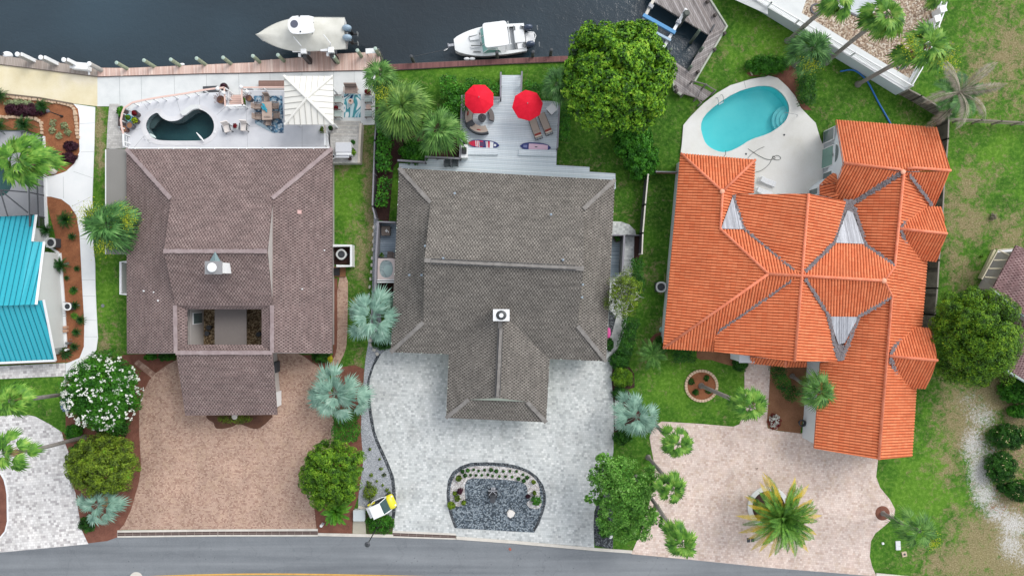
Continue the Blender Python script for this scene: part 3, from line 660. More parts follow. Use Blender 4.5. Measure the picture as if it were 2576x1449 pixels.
mb = MB(); mb.prism(PP(CR(291.96,197.5,.11,[(935,780),(1000,870),(900,960),(790,1110),(715,1120),(700,1000),(800,870)]), ZA), ZA-.7, ZA-.5); tag(mb.build('pool_ledge', mottled('ledge_grey', [C(70,80,82),C(84,94,95)], 1)), 'grey submerged sun ledge at the narrow end of the dark kidney pool', 'pool ledge')
basin('pool_basin', poolC, ZC, 1.08, mottled('pool_plaster_aqua', [C(92,232,238),C(112,244,248),C(126,248,250)], .25, .8), pool_water('pool_water_aqua', (.90,.985,.985,1), .35), ZC-.14)
deckC = T(2,0,[(2575,768),(2400,800),(2200,860),(2060,940),(1930,1040),(1800,1170),(1725,1260),(1710,1449)])+[(1713,380),(1713,420),(1880,420),(1880,520),(2110,520),(2110,460),(2095,350),(2069,362),(2064,350),(2052,310),(2037,295),(2015,272),(2000,242),(1982,220),(1957,197),(1932,190.5)]
jointed('pool_deck', deckC, M_pooldeck, ZC, .2, [[(1871,203),(1876,222)]], holes=[[Vector((p.x,p.y,0)) for p in PP(poolC,ZC)]])
cx_, cy_, _ = P(1985,300)
for i, (r, z) in enumerate(((1.35,.5),(1.05,.36),(.72,.24),(.4,.15))):
    mb = MB(); a0 = rad(95)
    pts = [(cx_+r*math.cos(a0+rad(k*15)), cy_+r*math.sin(a0+rad(k*15))) for k in range(13)]
    mb.prism(pts, ZC-1.05, ZC-.14-z); tag(mb.build('pool_step', mottled('step_aqua', [C(120,226,232),C(150,236,240)], .6)), ['outermost','second from outside','third from outside','smallest, innermost'][i]+' curved underwater step in the corner of the turquoise pool', 'pool step', 'curved steps in the corner of the turquoise pool')
# screened pool terrace of the teal roofed house
mb = MB(); mb.holed(PP([(-200,330),(62,330),(105,345),(112,495),(115,545),(-200,545)], .06), [PP(poolD,.06)], 0, .06); struct(mb.build('pool_deck', M_concd))
basin('pool_basin', poolD, .06, .95, mottled('pool_plaster_green', [C(36,120,116),C(52,138,132)], .5), pool_water('pool_water_green', (.8,.93,.92,1), .4), -.06)
# raised yard in the upper right corner
ZR = 1.35
yard = [(1800,-70),(1932,11),(2278,223),(2312,158),(2345,70),(2366,0),(2380,-80)]
sheet('raised_yard', yard, M_tang, ZR, ZR)
sheet('path', T(2,0,[(2240,0),(2575,150)])+T(3,0,[(0,40),(1385,895),(1440,800),(340,135),(385,0),(100,-120),(-200,-200),(-300,-160)]), M_conc, ZR+.012, .02)
sheet('patio', T(3,0,[(540,0),(960,190),(1060,130),(1130,0),(1130,-100),(600,-100)]), mottled('blue_slab', [C(182,190,196),C(204,211,216),C(218,224,228)], .9), ZR+.03, .04)
mb = MB(); mb.strip(PP(T(3,0,[(545,0),(640,45),(960,190)]), ZR+.05), .16, ZR, ZR+.06); tag(mb.build('bed_edging', M_dgray), 'dark paver edging along the pale blue slab in the raised yard', 'edging')
for x, y in ((2052,24),(2266,162)):
    q = P(x, y, ZR); mb = MB()
    for i in range(18):
        a = 2*math.pi*i/18; mb.rbox(q.x+.42*math.cos(a), q.y+.42*math.sin(a), ZR+.04, .16, .13, .1, a, 0, .02)
    tag(mb.build('bed_edging', M_dgray), 'ring of dark blocks in tan gravel '+('near the white corner gate' if y > 100 else 'beside the pale concrete pad'), 'edging')
# ------------------------------------------------------------------ roof helpers
M_shA = shingle('shingle_brown', C(84,69,68), C(142,123,120), C(162,144,140))
M_shB = shingle('shingle_grey', C(72,68,64), C(130,125,119), C(152,147,140))
M_shE = shingle('shingle_rose', C(104,74,76), C(160,130,130), C(182,155,154))
M_capA = mottled('ridge_brown', [C(140,122,122), C(156,140,140), C(172,158,157)], 2.2, .92, 20, .3, .3)
M_capB = mottled('ridge_grey', [C(112,108,104), C(134,130,126), C(156,152,148)], 2.2, .92, 20, .3, .3)
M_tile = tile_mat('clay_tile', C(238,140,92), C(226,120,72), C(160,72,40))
M_capC = mottled('clay_ridge', [C(214,112,76), C(232,134,98), C(240,150,118)], 2, .8, 12, .2, .25)
M_teal = plain('teal_metal', C(50,184,202), .35, .0, .05, 1)
M_tealr = plain('teal_rib_shade', C(22,130,150), .4, 0, .05)  # ribs coloured darker in place of shade along the seams
M_wallA = plain('wall_taupe', C(190,184,180), .8, 0, .07, 1.2)
M_wallB = plain('wall_sage', C(196,206,190), .8, 0, .07, 1.2)
M_gutB = plain('gutter_pale_green', C(206,220,204), .5, 0, .06)
M_debris = mottled('leaf_debris', [C(92,84,84), C(128,120,122), C(164,158,162)], 5, .95, 22, .6, .6)
def face_uv(pts):
    n = Vector((0, 0, 0))
    for i in range(len(pts)):
        a, b = pts[i], pts[(i+1) % len(pts)]; n += Vector(((a.y-b.y)*(a.z+b.z), (a.z-b.z)*(a.x+b.x), (a.x-b.x)*(a.y+b.y)))
    n.normalize()
    if n.z < 0: n = -n; pts = list(reversed(pts))
    u = Vector((0, 0, 1)).cross(n)
    u = Vector((1, 0, 0)) if u.length < 1e-3 else u.normalized()
    return pts, n, u, n.cross(u)
def clip(poly, u, lo, hi):
    for s, L in ((1, lo), (-1, hi)):
        out = []
        for i in range(len(poly)):
            a, b = poly[i], poly[(i+1) % len(poly)]; da = s*(a.dot(u)-L); db = s*(b.dot(u)-L)
            if da >= 0: out.append(a)
            if (da > 0 > db) or (da < 0 < db): out.append(a+(b-a)*(da/(da-db)))
        poly = out
        if len(poly) < 3: return []
    return poly
def roof_face(mb, pts, m=0):
    pts, n, u, v = face_uv(pts); i0 = len(mb.f); mb.poly(pts, m)
    mb.uv[i0] = [(p.dot(u), p.dot(v)) for p in pts]
def corrug(mb, pts, period, prof, m=0):
    """real corrugation: the face is cut into strips that run up the slope and the cuts are lifted"""
    pts, n, u, v = face_uv(pts); us = [p.dot(u) for p in pts]; k = math.floor(min(us)/period)
    while k*period < max(us):
        for i, (f, h, mm) in enumerate(prof):
            f2, h2 = (prof[i+1][0], prof[i+1][1]) if i+1 < len(prof) else (1.0, prof[0][1])
            lo, hi = (k+f)*period, (k+f2)*period
            q = clip(pts, u, lo, hi)
            if len(q) < 3: continue
            vs = [p+n*(h+(h2-h)*min(1, max(0, (p.dot(u)-lo)/max(1e-6, hi-lo)))) for p in q]
            i0 = len(mb.f); mb.poly(vs, mm); mb.uv[i0] = [(p.dot(u), p.dot(v)) for p in q]
        k += 1
def skirt(mb, faces, depth, m=0):
    """drop a fascia from every outer edge of a set of roof faces"""
    cnt = {}
    key = lambda p: (round(p.x, 2), round(p.y, 2), round(p.z, 2))
    for f in faces:
        for i in range(len(f)):
            a, b = f[i], f[(i+1) % len(f)]; cnt.setdefault(frozenset((key(a), key(b))), []).append((a, b))
    for L in cnt.values():
        if len(L) == 1:
            a, b = L[0]; i0 = len(mb.f); d = Vector((0, 0, depth))
            mb.poly([a, b, b-d, a-d], m); mb.uv[i0] = [(0, 0), (1, 0), (1, .1), (0, .1)]
def ridge(mb, a, b, wd=.17, step=.3, h=.05, m=0, rng=random.Random(3)):
    d = b-a; L = d.length; n = max(1, int(L/step)); yaw = math.atan2(d.y, d.x); t = -math.asin(d.z/L)
    for i in range(n):
        c = a+d*((i+.5)/n); k = rng.uniform(.85, 1.1)
        mb.box(c.x, c.y, c.z+h+rng.uniform(0, .02), L/n*1.04, wd*2*k, .05, yaw, m if rng.random() > .35 else m+0, t)
def Pz(L): return [P(*q) for q in L]
def walls(name, pts, z, mat, inset, parent, z0=0.0):
    q = offset2(PP(pts, z), inset); mb = MB(); mb.prism(q, z0, z); return mb.build(name, mat, parent)
def inset_window(parent, a, b, t, wdt, z0, z1, out, frame=M_white, glass=M_glass, name='window'):
    """window on the wall line a-b (Vectors), centre at fraction t; out = outward unit vector"""
    d = (b-a); d.z = 0; d.normalize(); c = a.lerp(b, t); yaw = math.atan2(d.y, d.x)
    mb = MB(); c1 = c+out*.03; mb.box(c1.x, c1.y, (z0+z1)/2, wdt+.16, .09, z1-z0+.16, yaw)
    f = mb.build(name, frame, parent)
    mb = MB(); c2 = c+out*.08; mb.box(c2.x, c2.y, (z0+z1)/2, wdt, .04, z1-z0, yaw); mb.build('pane', glass, f)

# ------------------------------------------------------------------ brown shingled house with courtyard
hA = thing('brown_roofed_house', 'house with purplish brown shingle roof pierced by a rectangular open courtyard', 'house', P(560,640))
E, D4, R6, K4, O4 = 2.7, 4.35, 6.0, 4.35, 3.95
A1,A2,A3,A4 = P(318,375,E),P(836,374,E),P(836,889,E),P(319,890,E)
D1,D2 = P(430,500,D4),P(686,499,D4); R1,R2 = P(412,632,R6),P(672,632,R6)
K1,K2,K3,K4_ = P(441,768,K4),P(685,768,K4),P(685,887,K4),P(443,887,K4)
O1,O2,O3,O4_ = P(470,778,O4),P(658,778,O4),P(658,867,O4),P(470,867,O4)
G1,G2,G3,G4 = P(443,889,K4),P(685,889,K4),P(697,1043,E),P(466,1045,E)
fA = [[A1,A2,D2,D1],[D1,D2,R2,R1],[A2,A3,K3,K2,D2],[A4,A1,D1,K1,K4_],[R1,R2,K2,K1],[K1,K2,O2,O1],[K2,K3,O3,O2],[K3,K4_,O4_,O3],[K4_,K1,O1,O4_],[K4_,K3,G3,G4]]
mb = MB()
for f in fA: roof_face(mb, f)
skirt(mb, fA, .16)
roof = mb.build('roof', M_shA, hA)
mb = MB(); mb.poly([D1,R1,K1]); mb.poly([D2,K2,R2]); mb.poly([A4,K4_,P(443,889,E)]); mb.poly([A3,P(685,889,E),K3]); mb.build('gable', M_wallA, roof)
mb = MB()
for a, b in ((A1,D1),(A2,D2),(R1,R2),(K1,K4_),(K2,K3),(K4_,K3)): ridge(mb, a, b, .17, .33)
mb.build('ridge_cap', M_capA, roof)
mb = MB()
for x in (340,399,436,470,505,540,600,620,660,661,720,789,830): q = P(x, 373.5, E+.02); mb.box(q.x, q.y, q.z, .07, .16, .06)
q1, q2 = P(322,373,E), P(834,372,E); mb.strip([q1, q2], .1, E-.12, E-.02); mb.build('gutter', M_white, roof)
wA = offset2(PP([(318,375),(836,374),(836,889),(685,889),(697,1043),(466,1045),(443,889),(319,890)], E), .55)
cA = offset2(PP([(470,778),(658,778),(658,867),(470,867)], 3.8), -.45)
mb = MB(); mb.holed(wA, [[Vector((p.x,p.y,0)) for p in cA]], 0, 2.55); mb.build('wall', M_wallA, hA)
# courtyard: floor, paler cross walk, white trimmed window
mb = MB(); cq = P(564,822); mb.box(cq.x, cq.y, .05, 8.4, 4.6, .06); mb.build('courtyard_floor', M_tang2, hA)
mb = MB(); a, b = P(540,822,2.0), P(620,822,2.0); mb.box((a.x+b.x)/2, a.y, 1.95, b.x-a.x, 4.5, .12); mb.build('walkway_roof', plain('membrane_roof', C(132,124,120), .9, 0, .1, .7), hA)
mb = MB(); a, b = P(474,822,2.6), P(500,822,2.6); mb.box(a.x+.1, a.y, 1.3, .1, 4.4, 2.5); cw = mb.build('courtyard_wall', M_wallA, hA)
inset_window(cw, P(474,778,2.6)+Vector((.15,0,0)), P(474,867,2.6)+Vector((.15,0,0)), .27, .9, .6, 2.1, Vector((1,0,0)))
mb = MB()
for x, y in ((531,823),(526,838),(655,840)): q = P(x, y); mb.cyl(q.x, q.y, .05, .5, .16, .22, 12)
mb.build('pot', M_dark, hA)
# chimney with saddle
ch = MB(); c0, c1 = P(514,657,7.3), P(559,690,7.3)
ch.prism([(c0.x+.1,c0.y-.1),(c1.x-.1,c0.y-.1),(c1.x-.1,c1.y+.1),(c0.x+.1,c1.y+.1)], 5, 7.2); chA = ch.build('chimney', M_white, roof)
mb = MB(); mb.box((c0.x+c1.x)/2, (c0.y+c1.y)/2, 7.24, c1.x-c0.x-.05, c0.y-c1.y, .09); q = P(531,673,7.6)
mb.build('chimney_cap', plain('chimney_grey', C(150,150,152), .6), roof)
mb = MB(); mb.cyl(q.x, q.y, 7.28, 7.5, .3, .33, 20); mb.cyl(q.x, q.y, 7.5, 7.58, .38, .3, 20); mb.build('flue', M_white, roof)
mb = MB(); mb.poly([P(541,633,6.15),P(526,659,6.1),P(541,659,6.6)]); mb.poly([P(541,633,6.15),P(541,659,6.6),P(556,659,6.1)]); mb.build('saddle', plain('saddle_metal', C(150,178,182), .4, .4, .25, 6), roof)
for x, y, sx, m in ((754,534,.32,plain('vent_pink', C(226,184,178), .6)),(817,630,.1,M_white),(761,727,.1,M_white),(363,732,.12,M_white),(388,735,.1,M_white),(399,756,.12,M_white)):
    zz = 2.7+(5.98-.0)*0; 
    q = P(x, y, 3.0 if x > 740 else 3.3)
    k = abs(q.x-(A2.x if x > 560 else A1.x)); z = E+k*(K4-E)/abs(K1.x-A1.x)
    q = P(x, y, z); mb = MB(); mb.box(q.x, q.y, z+.06, sx, sx, .14); mb.build('vent', m, roof)
# left-hand flat annex roof
mb = MB(); mb.prism(PP([(267,375),(322,375),(322,640),(267,640)], 2.35), 2.25, 2.35); ax = mb.build('annex_roof', plain('annex_grey', C(140,138,134), .9, 0, .06, .8), hA)
mb = MB(); mb.prism(offset2(PP([(267,375),(322,375),(322,640),(267,640)], 2.35), .12), 0, 2.25); mb.build('annex_wall', M_wallA, hA)
mb = MB(); mb.strip(PP([(267,377),(267,640)], 2.3), .08, 2.2, 2.38); mb.build('gutter', M_white, ax)
# porch light box beside the garage, garage side door
mb = MB(); q = P(699,1005,1.3); mb.box(q.x-.2, q.y, 1.2, .3, 1.3, 1.9); mb.build('side_door', M_white, hA)
def lwall(name, label, pts, wd, z):
    mb = MB(); mb.strip(PP(pts, z), wd, 0, z); tag(mb.build(name, M_white), label, 'low wall')
lwall('screen_wall', 'white L-shaped screen wall round the tilted air conditioner beside the brown roof', [(836,618),(883,618),(883,669),(846,669)], .22, 1.0)
lwall('screen_wall', 'white boxed screen wall against the left side of the brown roofed house', [(320,659),(303,659),(303,740),(320,740)], .2, 1.0)
mb = MB(); q = P(312,700); mb.box(q.x, q.y, .05, .5, 2.6, .08); tag(mb.build('soil_bed', M_mulchd), 'dark strip of bed inside the white screen wall left of the brown roof', 'bed')
q = P(860,643); mb = MB(); mb.box(q.x, q.y, .04, 1.7, 1.6, .06); struct(mb.build('mulch_bed', M_mulchd))
q = P(852,684); mb = MB(); mb.box(q.x, q.y, .08, 1.3, .9, .16); mb.box(q.x-.1, q.y, .22, .5, .7, .12, 0, 1); tag(mb.build('utility_pad', [M_soil, M_black]), 'brown pad with a black hatch at the side of the brown roofed house', 'hatch')

# ------------------------------------------------------------------ grey shingled house
hB = thing('grey_roofed_house', 'house with large grey shingle hip roof and projecting garage wing', 'house', P(1268,650))
E = 2.75
B1,B2,B3,B4 = P(1004,423,E),P(1547,453,E),P(1525,909,E),P(983,886,E)
N1,N2 = P(1129,891,E),P(1383,903,E)
D1,D2 = P(1083,510,3.95),P(1468,526,3.95); R1,R2 = P(1068,655,6.1),P(1468,676,6.1); D3,D4b = P(1065,811,3.85),P(1453,820,3.85)
AP = P(1259,783,4.45); F1,F2 = P(1179,1005,3.5),P(1326,1010,3.5); RP = P(1251,1001,4.45); W1,W2 = P(1122,1051,E),P(1374,1062,E)
fB = [[B1,B2,D2,D1],[D1,D2,R2,R1],[B4,B1,D1,D3],[B2,B3,D4b,D2],[R1,R2,D4b,AP,D3],[D3,AP,N1,B4],[AP,D4b,B3,N2],[AP,RP,F1,W1,N1],[AP,N2,W2,F2,RP],[W1,F1,F2,W2]]
mb = MB()
for f in fB: roof_face(mb, f)
skirt(mb, fB, .15); roof = mb.build('roof', M_shB, hB)
mb = MB(); mb.poly([D1,R1,D3]); mb.poly([D2,D4b,R2]); mb.poly([F1,RP,F2]); mb.build('gable', M_wallB, roof)
mb = MB()
for a, b in ((B1,D1),(B2,D2),(D3,B4),(D4b,B3),(F1,W1),(F2,W2),(R1,R2),(AP,RP)): ridge(mb, a, b, .17, .33)
mb.build('ridge_cap', M_capB, roof)
for a, b in ((P(1085,657,6.16),P(1449,674,6.16)),(P(1260,826,4.55),P(1252,996,4.55))):
    d = (b-a); yaw = math.atan2(d.y, d.x); c = (a+b)/2; mb = MB(); nrm = Vector((-d.y, d.x, 0)).normalized()
    ridge(mb, a, b, .12, .3, .07)
    for s in (-1, 1): mb.box(c.x+nrm.x*.19*s, c.y+nrm.y*.19*s, c.z+.04, d.length, .035, .1, yaw, 1)
    mb.build('ridge_vent', [M_capB, M_dark], roof)
mb = MB()
for a, b in ((B1,B2),(B2,B3),(B3,N2),(N2,W2),(W1,N1),(N1,B4),(B4,B1)):
    d = (b-a).normalized(); o_ = Vector((d.y, -d.x, 0))*.07; mb.strip([a+o_, b+o_], .12, E-.14, E-.02)
    L = (b-a).length
    for k in range(int(L/2.2)+1):
        q = a+(b-a)*((k+.4)/(int(L/2.2)+1)); mb.box(q.x+o_.x, q.y+o_.y, E+.0, .07, .16, .05, math.atan2(d.y, d.x)+0)
mb.build('gutter', M_gutB, roof)
wB = offset2([Vector((p.x,p.y,0)) for p in (B1,B2,B3,N2,W2,W1,N1,B4)], .5)
mb = MB(); mb.prism(wB, 0, 2.6); mb.build('wall', M_wallB, hB)
q = P(1261,793,5.6); mb = MB(); mb.box(q.x, q.y, 4.9, 1.35, .95, 1.3); mb.build('chimney', M_white, roof)
mb = MB(); mb.ell((q.x, q.y, 5.56), .44, .40, .12, 20, 4, 0, 0, 0); mb.build('flue_stain', plain('soot_metal', C(70,74,76), .5, .3, .4, 5), roof)
mb = MB(); mb.cyl(q.x, q.y, 5.6, 5.85, .22, .2, 18); mb.cyl(q.x, q.y, 5.85, 5.92, .18, .16, 18, 1); mb.build('flue', [M_steel, M_white], roof)
for x, y, z in ((1144,487,3.95),(1070,619,5.3),(1030,692,3.5),(1061,692,4.6),(1115,650,6.0),(1416,654,5.9),(1466,716,4.5),(1464,748,4.0),(1386,540,4.6)):
    q = P(x, y, z); mb = MB(); mb.box(q.x, q.y, z+.05, .18, .16, .12, .2); mb.cyl(q.x, q.y, z+.05, z+.2, .05); mb.build('vent', plain('vent_blue_grey', C(170,186,200), .4, .3), roof)
# side decks and screen walls
mb = MB(); mb.prism(PP([(951,562),(1000,562),(994,648),(946,648)], .3), .1, .3); tag(mb.build('side_deck', M_deckB2), 'slate grey side deck inside the grey wall left of the grey roofed house', 'deck')
mb = MB(); L = PP([(995,559.5),(951,558),(946,640),(943,735),(944,740),(990,742)], 1.5); mb.strip(L, .16, 0, 1.5); tag(mb.build('screen_wall', M_graypaint), 'grey screen wall enclosing the hot tub beside the grey roofed house', 'wall')
mb = MB(); mb.prism(PP([(1520,600),(1560,600),(1556,695),(1515,695)], .3), .1, .3); tag(mb.build('side_deck', M_deckB2), 'slate grey side deck right of the grey roofed house', 'deck')
mb = MB(); mb.strip(PP([(1540,591),(1571,592),(1566,686)], 1.5), .16, 0, 1.5); tag(mb.build('screen_wall', M_graypaint), 'grey screen wall between the right side deck and the curved silver walk', 'wall')
# hot tub
ht = thing('hot_tub', 'square hot tub with pale rim sunk beside the grey roofed house', 'hot tub', P(971,677,.0))
mb = MB(); q0, q1 = P(950,650,.95), P(993,703,.95); cx0, cy0 = (q0.x+q1.x)/2, (q0.y+q1.y)/2; sx, sy = q1.x-q0.x, q0.y-q1.y
mb.rbox(cx0, cy0, .42, sx, sy, .84, 0, 0, .15); mb.build('cabinet', M_dgray, ht)
o4 = [(cx0+i*sx/2, cy0+j*sy/2) for i, j in ((-1,-1),(1,-1),(1,1),(-1,1))]; i4 = [(cx0+i*(sx/2-.17), cy0+j*(sy/2-.17)) for i, j in ((-1,-1),(1,-1),(1,1),(-1,1))]
mb = MB(); mb.holed([Vector((*p,0)) for p in o4], [[Vector((*p,0)) for p in smooth(i4,2)]], .84, .95); mb.build('rim', plain('acrylic_rim', C(222,206,202), .3), ht)
mb = MB(); mb.rbox(cx0, cy0, .86, sx-.36, sy-.36, .02, 0, 0, .2); mb.build('shell', mottled('spa_marble', [C(110,128,132), C(150,168,170), C(186,200,200)], 1.6, .2, None, 0, 0, 'World', 1.5), ht)
mb = MB(); mb.ell((cx0+.15, cy0-.1, .86), .42, .5, .05, 16, 4, 0, .3, 0); mb.build('seat', plain('spa_pale', C(168,192,190), .2), ht)
mb = MB(); q = P(970,707,1.0); mb.box(q.x, q.y+.09, .92, sx+.15, .1, .18); mb.box(q.x, q.y-.09, .92, sx+.15, .13, .18); mb.build('folded_cover', M_white, ht)

# ------------------------------------------------------------------ orange tiled house
hC = thing('orange_tiled_house', 'white walled house with sprawling orange clay tile roofs', 'house', P(2000,700))
faces = [
 [(1712,387,2.7),(1899,403,2.7),(1817,482,4.2)],
 [(1899,403,2.7),(1895,487,2.7),(1843,490,3.6),(1811,576,4.2),(1817,482,4.2)],
 [(1712,387,2.7),(1817,482,4.2),(1811,576,4.2),(1932,689,5.9),(1668,876,2.7)],
 [(1811,576,4.2),(1872,578,4.3),(2014,691,5.9),(1932,689,5.9)],
 [(2033,488,5.9),(2014,691,5.9),(1872,578,4.3),(1843,490,3.5)],
 [(1668,876,2.7),(1932,689,5.9),(2014,691,5.9),(1799,838,3.3),(1797,884,2.7)],
 [(2014,691,5.9),(1998,909,5.9),(1797,884,3.2),(1799,838,3.3)],
 [(2033,488,5.9),(2127,507,4.6),(2097,611,4.8),(2014,691,5.9)],
 [(2014,691,5.9),(2223,706,5.9),(2249,670,4.9),(2174,615,4.4),(2097,611,4.8)],
 [(2014,691,5.9),(2082,796,4.9),(2158,797,4.6),(2242,745,4.9),(2223,706,5.9)],
 [(2014,691,5.9),(2082,796,4.9),(2105,908,4.4),(1998,909,5.9)],
 [(2122,411,4.9),(2103,303,2.9),(2357,322,2.9),(2390,430,4.9),(2272,433,4.9)],
 [(2122,411,4.9),(2272,433,4.9),(2147,510,3.2),(2094,500,2.9)],
 [(2272,433,4.9),(2390,430,4.9),(2349,521,3.0),(2338,519,3.0)],
 [(2272,433,4.9),(2249,670,4.7),(2174,615,3.8),(2147,510,3.2)],
 [(2272,433,4.9),(2338,519,3.0),(2331,657,2.75),(2326,725,2.75),(2242,745,4.7),(2249,670,4.7)],
 [(2242,745,4.7),(2326,725,2.75),(2318,821,2.75),(2304,977,2.75),(2293,1148,2.75),(2209,1155,4.7)],
 [(2242,745,4.7),(2209,1155,4.7),(2048,1127,2.7),(2064,911,2.9),(2105,908,3.2),(2158,797,3.8)],
 [(2223,706,5.9),(2242,745,4.75),(2249,670,4.75)],
]
PROF = [(0, 0, 0), (.16, .06, 0), (.38, .10, 0), (.62, .10, 0), (.84, .06, 0)]
mb = MB(); F3 = [Pz(f) for f in faces]
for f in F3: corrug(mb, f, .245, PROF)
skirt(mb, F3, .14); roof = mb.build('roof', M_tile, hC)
def sub_roof(name, fs, dz=.0):
    mb = MB(); F = [Pz([(x, y, z+dz) for x, y, z in f]) for f in fs]
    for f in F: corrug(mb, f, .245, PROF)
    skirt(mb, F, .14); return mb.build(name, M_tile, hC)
sub_roof('dormer_roof', [[(2262,576,4.75),(2302,517,3.1),(2368,522,3.1),(2381,588,4.75)],[(2262,576,4.75),(2381,588,4.75),(2355,658,3.1),(2290,652,3.1)]], .06)
sub_roof('dormer_roof', [[(2236,895,4.75),(2277,821,3.1),(2342,826,3.1),(2357,906,4.75)],[(2236,895,4.75),(2357,906,4.75),(2329,977,3.1),(2260,974,3.1)]], .06)
sub_roof('porch_roof', [[(1888,896,2.9),(1975,905,3.3),(1975,922,2.7),(1888,913,2.55)],[(1975,905,3.3),(2030,909,3.0),(2029,922,2.7),(1975,922,2.7)]])
tr = sub_roof('turret_roof', [[(2116,462,3.5),(2108,500,3.2),(2063,491,2.7),(2063,465,2.7)],[(2116,462,3.5),(2063,465,2.7),(2078,449,2.7)],[(2116,462,3.5),(2078,449,2.7),(2095,437,2.7)],[(2116,462,3.5),(2095,437,2.7),(2107,438,2.9)]])
mb = MB()
def rtube(pts, r=.12): mb.tube([p+Vector((0,0,.1)) for p in Pz(pts)], r, 8)
for L in ([(1712,387,2.7),(1817,482,4.2)],[(1899,403,2.7),(1817,482,4.2)],[(1817,482,4.2),(1811,576,4.2),(1932,689,5.9)],[(1932,689,5.9),(1668,876,2.7)],[(1932,689,5.9),(2223,706,5.9)],
          [(2033,488,5.9),(1998,909,5.9)],[(2122,411,4.9),(2262,427,4.9),(2272,433,4.9)],[(2280,425,4.9),(2300,423,4.9),(2390,430,4.9)],[(2272,433,4.9),(2249,670,4.75),(2223,706,5.9),(2242,745,4.75),(2209,1155,4.7)],
          [(2262,576,4.8),(2381,588,4.8)],[(2236,895,4.8),(2357,906,4.8)],[(1975,905,3.3),(1975,922,2.7)]): rtube(L)
rc = mb.build('ridge_cap', M_capC, roof, True)
for x, y, z in ((1817,482,4.35),(2272,433,5.05),(2224,706,6.05)): mb = MB(); q = P(x, y, z); mb.ell((q.x, q.y, z), .22, .22, .12, 12, 4, 0, 0, 0); mb.build('ridge_finial', plain('finial_pale', C(244,176,144), .7), roof)
for pts in ([(1843,493,3.62),(1813,576,4.22),(1871,577,4.3)],[(2130,530,3.9),(2098,611,4.8),(2172,614,4.4),(2143,535,3.9)],[(2083,796,4.9),(2157,797,4.6),(2124,862,4.25),(2108,866,4.3)]):
    q = [p+Vector((0,0,.13)) for p in Pz(pts)]; mb = MB(); mb.add(q+[p-Vector((0,0,.3)) for p in q], [tuple(range(len(q)))]+[(i,(i+1)%len(q),len(q)+(i+1)%len(q),len(q)+i) for i in range(len(q))]); mb.build('metal_cricket', M_galv, roof)
# leaf litter in the valleys
rng = random.Random(11); mb = MB()
def litter(a, b, wd, n, dz=.14):
    a, b = P(*a), P(*b); d = (b-a); s = Vector((-d.y, d.x, 0)).normalized()
    for _ in range(n):
        t = rng.random(); c = a+d*t+s*rng.gauss(0, wd)+Vector((0,0,dz)); r = rng.uniform(.05, .13); a0 = rng.random()*6
        mb.poly([c+Vector((r*math.cos(a0+k*1.57)*rng.uniform(.5,1.3), r*math.sin(a0+k*1.57)*rng.uniform(.5,1.3), rng.uniform(0,.05))) for k in range(4)])
for a, b, wd, n in (((2262,437,4.8),(2150,508,3.3),.13,420),((2120,508,3.9),(2150,508,3.4),.12,120),((2136,508,3.6),(2134,545,3.9),.26,300),((2145,520,3.4),(2175,614,4.2),.10,200),((2174,615,4.4),(2246,668,4.8),.09,160),((2097,611,4.8),(2022,686,5.8),.09,220),((2127,508,4.2),(2097,611,4.8),.08,150),
                    ((1872,578,4.3),(1995,680,5.7),.06,120),((1843,490,3.6),(1872,578,4.3),.05,60),((1801,838,3.3),(1990,705,5.6),.07,200),((2024,702,5.8),(2084,796,4.9),.07,200),((2083,798,4.9),(2106,900,4.4),.08,200),
                    ((2156,797,4.6),(2238,748,4.8),.10,260),((2157,800,4.5),(2115,903,4.2),.10,260),((2112,868,4.2),(2107,905,4.2),.22,420),((2286,443,4.8),(2342,517,3.1),.08,200),((2303,519,3.2),(2264,572,4.7),.07,120),((2264,580,4.8),(2290,650,3.1),.07,140),((2277,823,3.2),(2238,890,4.7),.1,160),((2238,900,4.8),(2261,972,3.2),.1,160)): litter(a, b, wd*.75, n)
mb.build('leaf_litter', M_debris, roof)['kind'] = 'stuff'
wC = [(1712,387),(1899,403),(1895,487),(2000,490),(2120,508),(2100,480),(2103,303),(2357,322),(2352,521),(2331,657),(2326,725),(2293,1148),(2048,1127),(2066,900),(1890,893),(1797,884),(1668,876)]
q1 = offset2(PP([(1712,387),(1899,403),(1895,487),(2030,492),(2125,512),(2140,560),(2326,600),(2326,725),(2318,821),(2293,1148),(2048,1127),(2066,900),(1797,884),(1668,876)], 2.7), .35)
mb = MB(); mb.prism(q1, 0, 2.55); mb.build('wall', M_whitew, hC)
gA, gB, gP = P(2103,303,2.9), P(2094,500,2.9), P(2122,411,4.9)
ins = (gB-gA).normalized(); outw = Vector((ins.y, -ins.x, 0)); outw.normalize()
if outw.x > 0: outw = -outw
o3 = -outw*.32
gw = [gA+o3, gB+o3]; pk = gP+o3; back = -outw*7.0
mb = MB(); g0 = Vector((gw[0].x, gw[0].y-.25, 0)); g1 = Vector((gw[1].x, gw[1].y+.2, 0))
outl = [g0, g1, Vector((g1.x, g1.y, 2.78)), Vector((pk.x, pk.y, 4.7)), Vector((g0.x, g0.y, 2.78))]
mb.poly(outl); mb.prism([(g0.x,g0.y),(g1.x,g1.y),(g1.x+7.2,g1.y),(g0.x+7.2,g0.y-.6)], 0, 2.7); wg = mb.build('gable_wall', M_whitew, hC)
for t, wdt, z0, z1 in ((.1,1.0,.2,2.0),(.34,.85,.1,2.05),(.47,.85,.1,2.05),(.70,.95,.5,2.0),(.88,.6,.5,2.0)): inset_window(wg, g0, g1, t, wdt, z0, z1, outw, M_white, plain('glass_green', C(120,160,148), .1, 0, .1) if .2 < t < .6 else M_glass)
mb = MB(); c = g0.lerp(g1, .40); d = (g1-g0).normalized(); pts = []
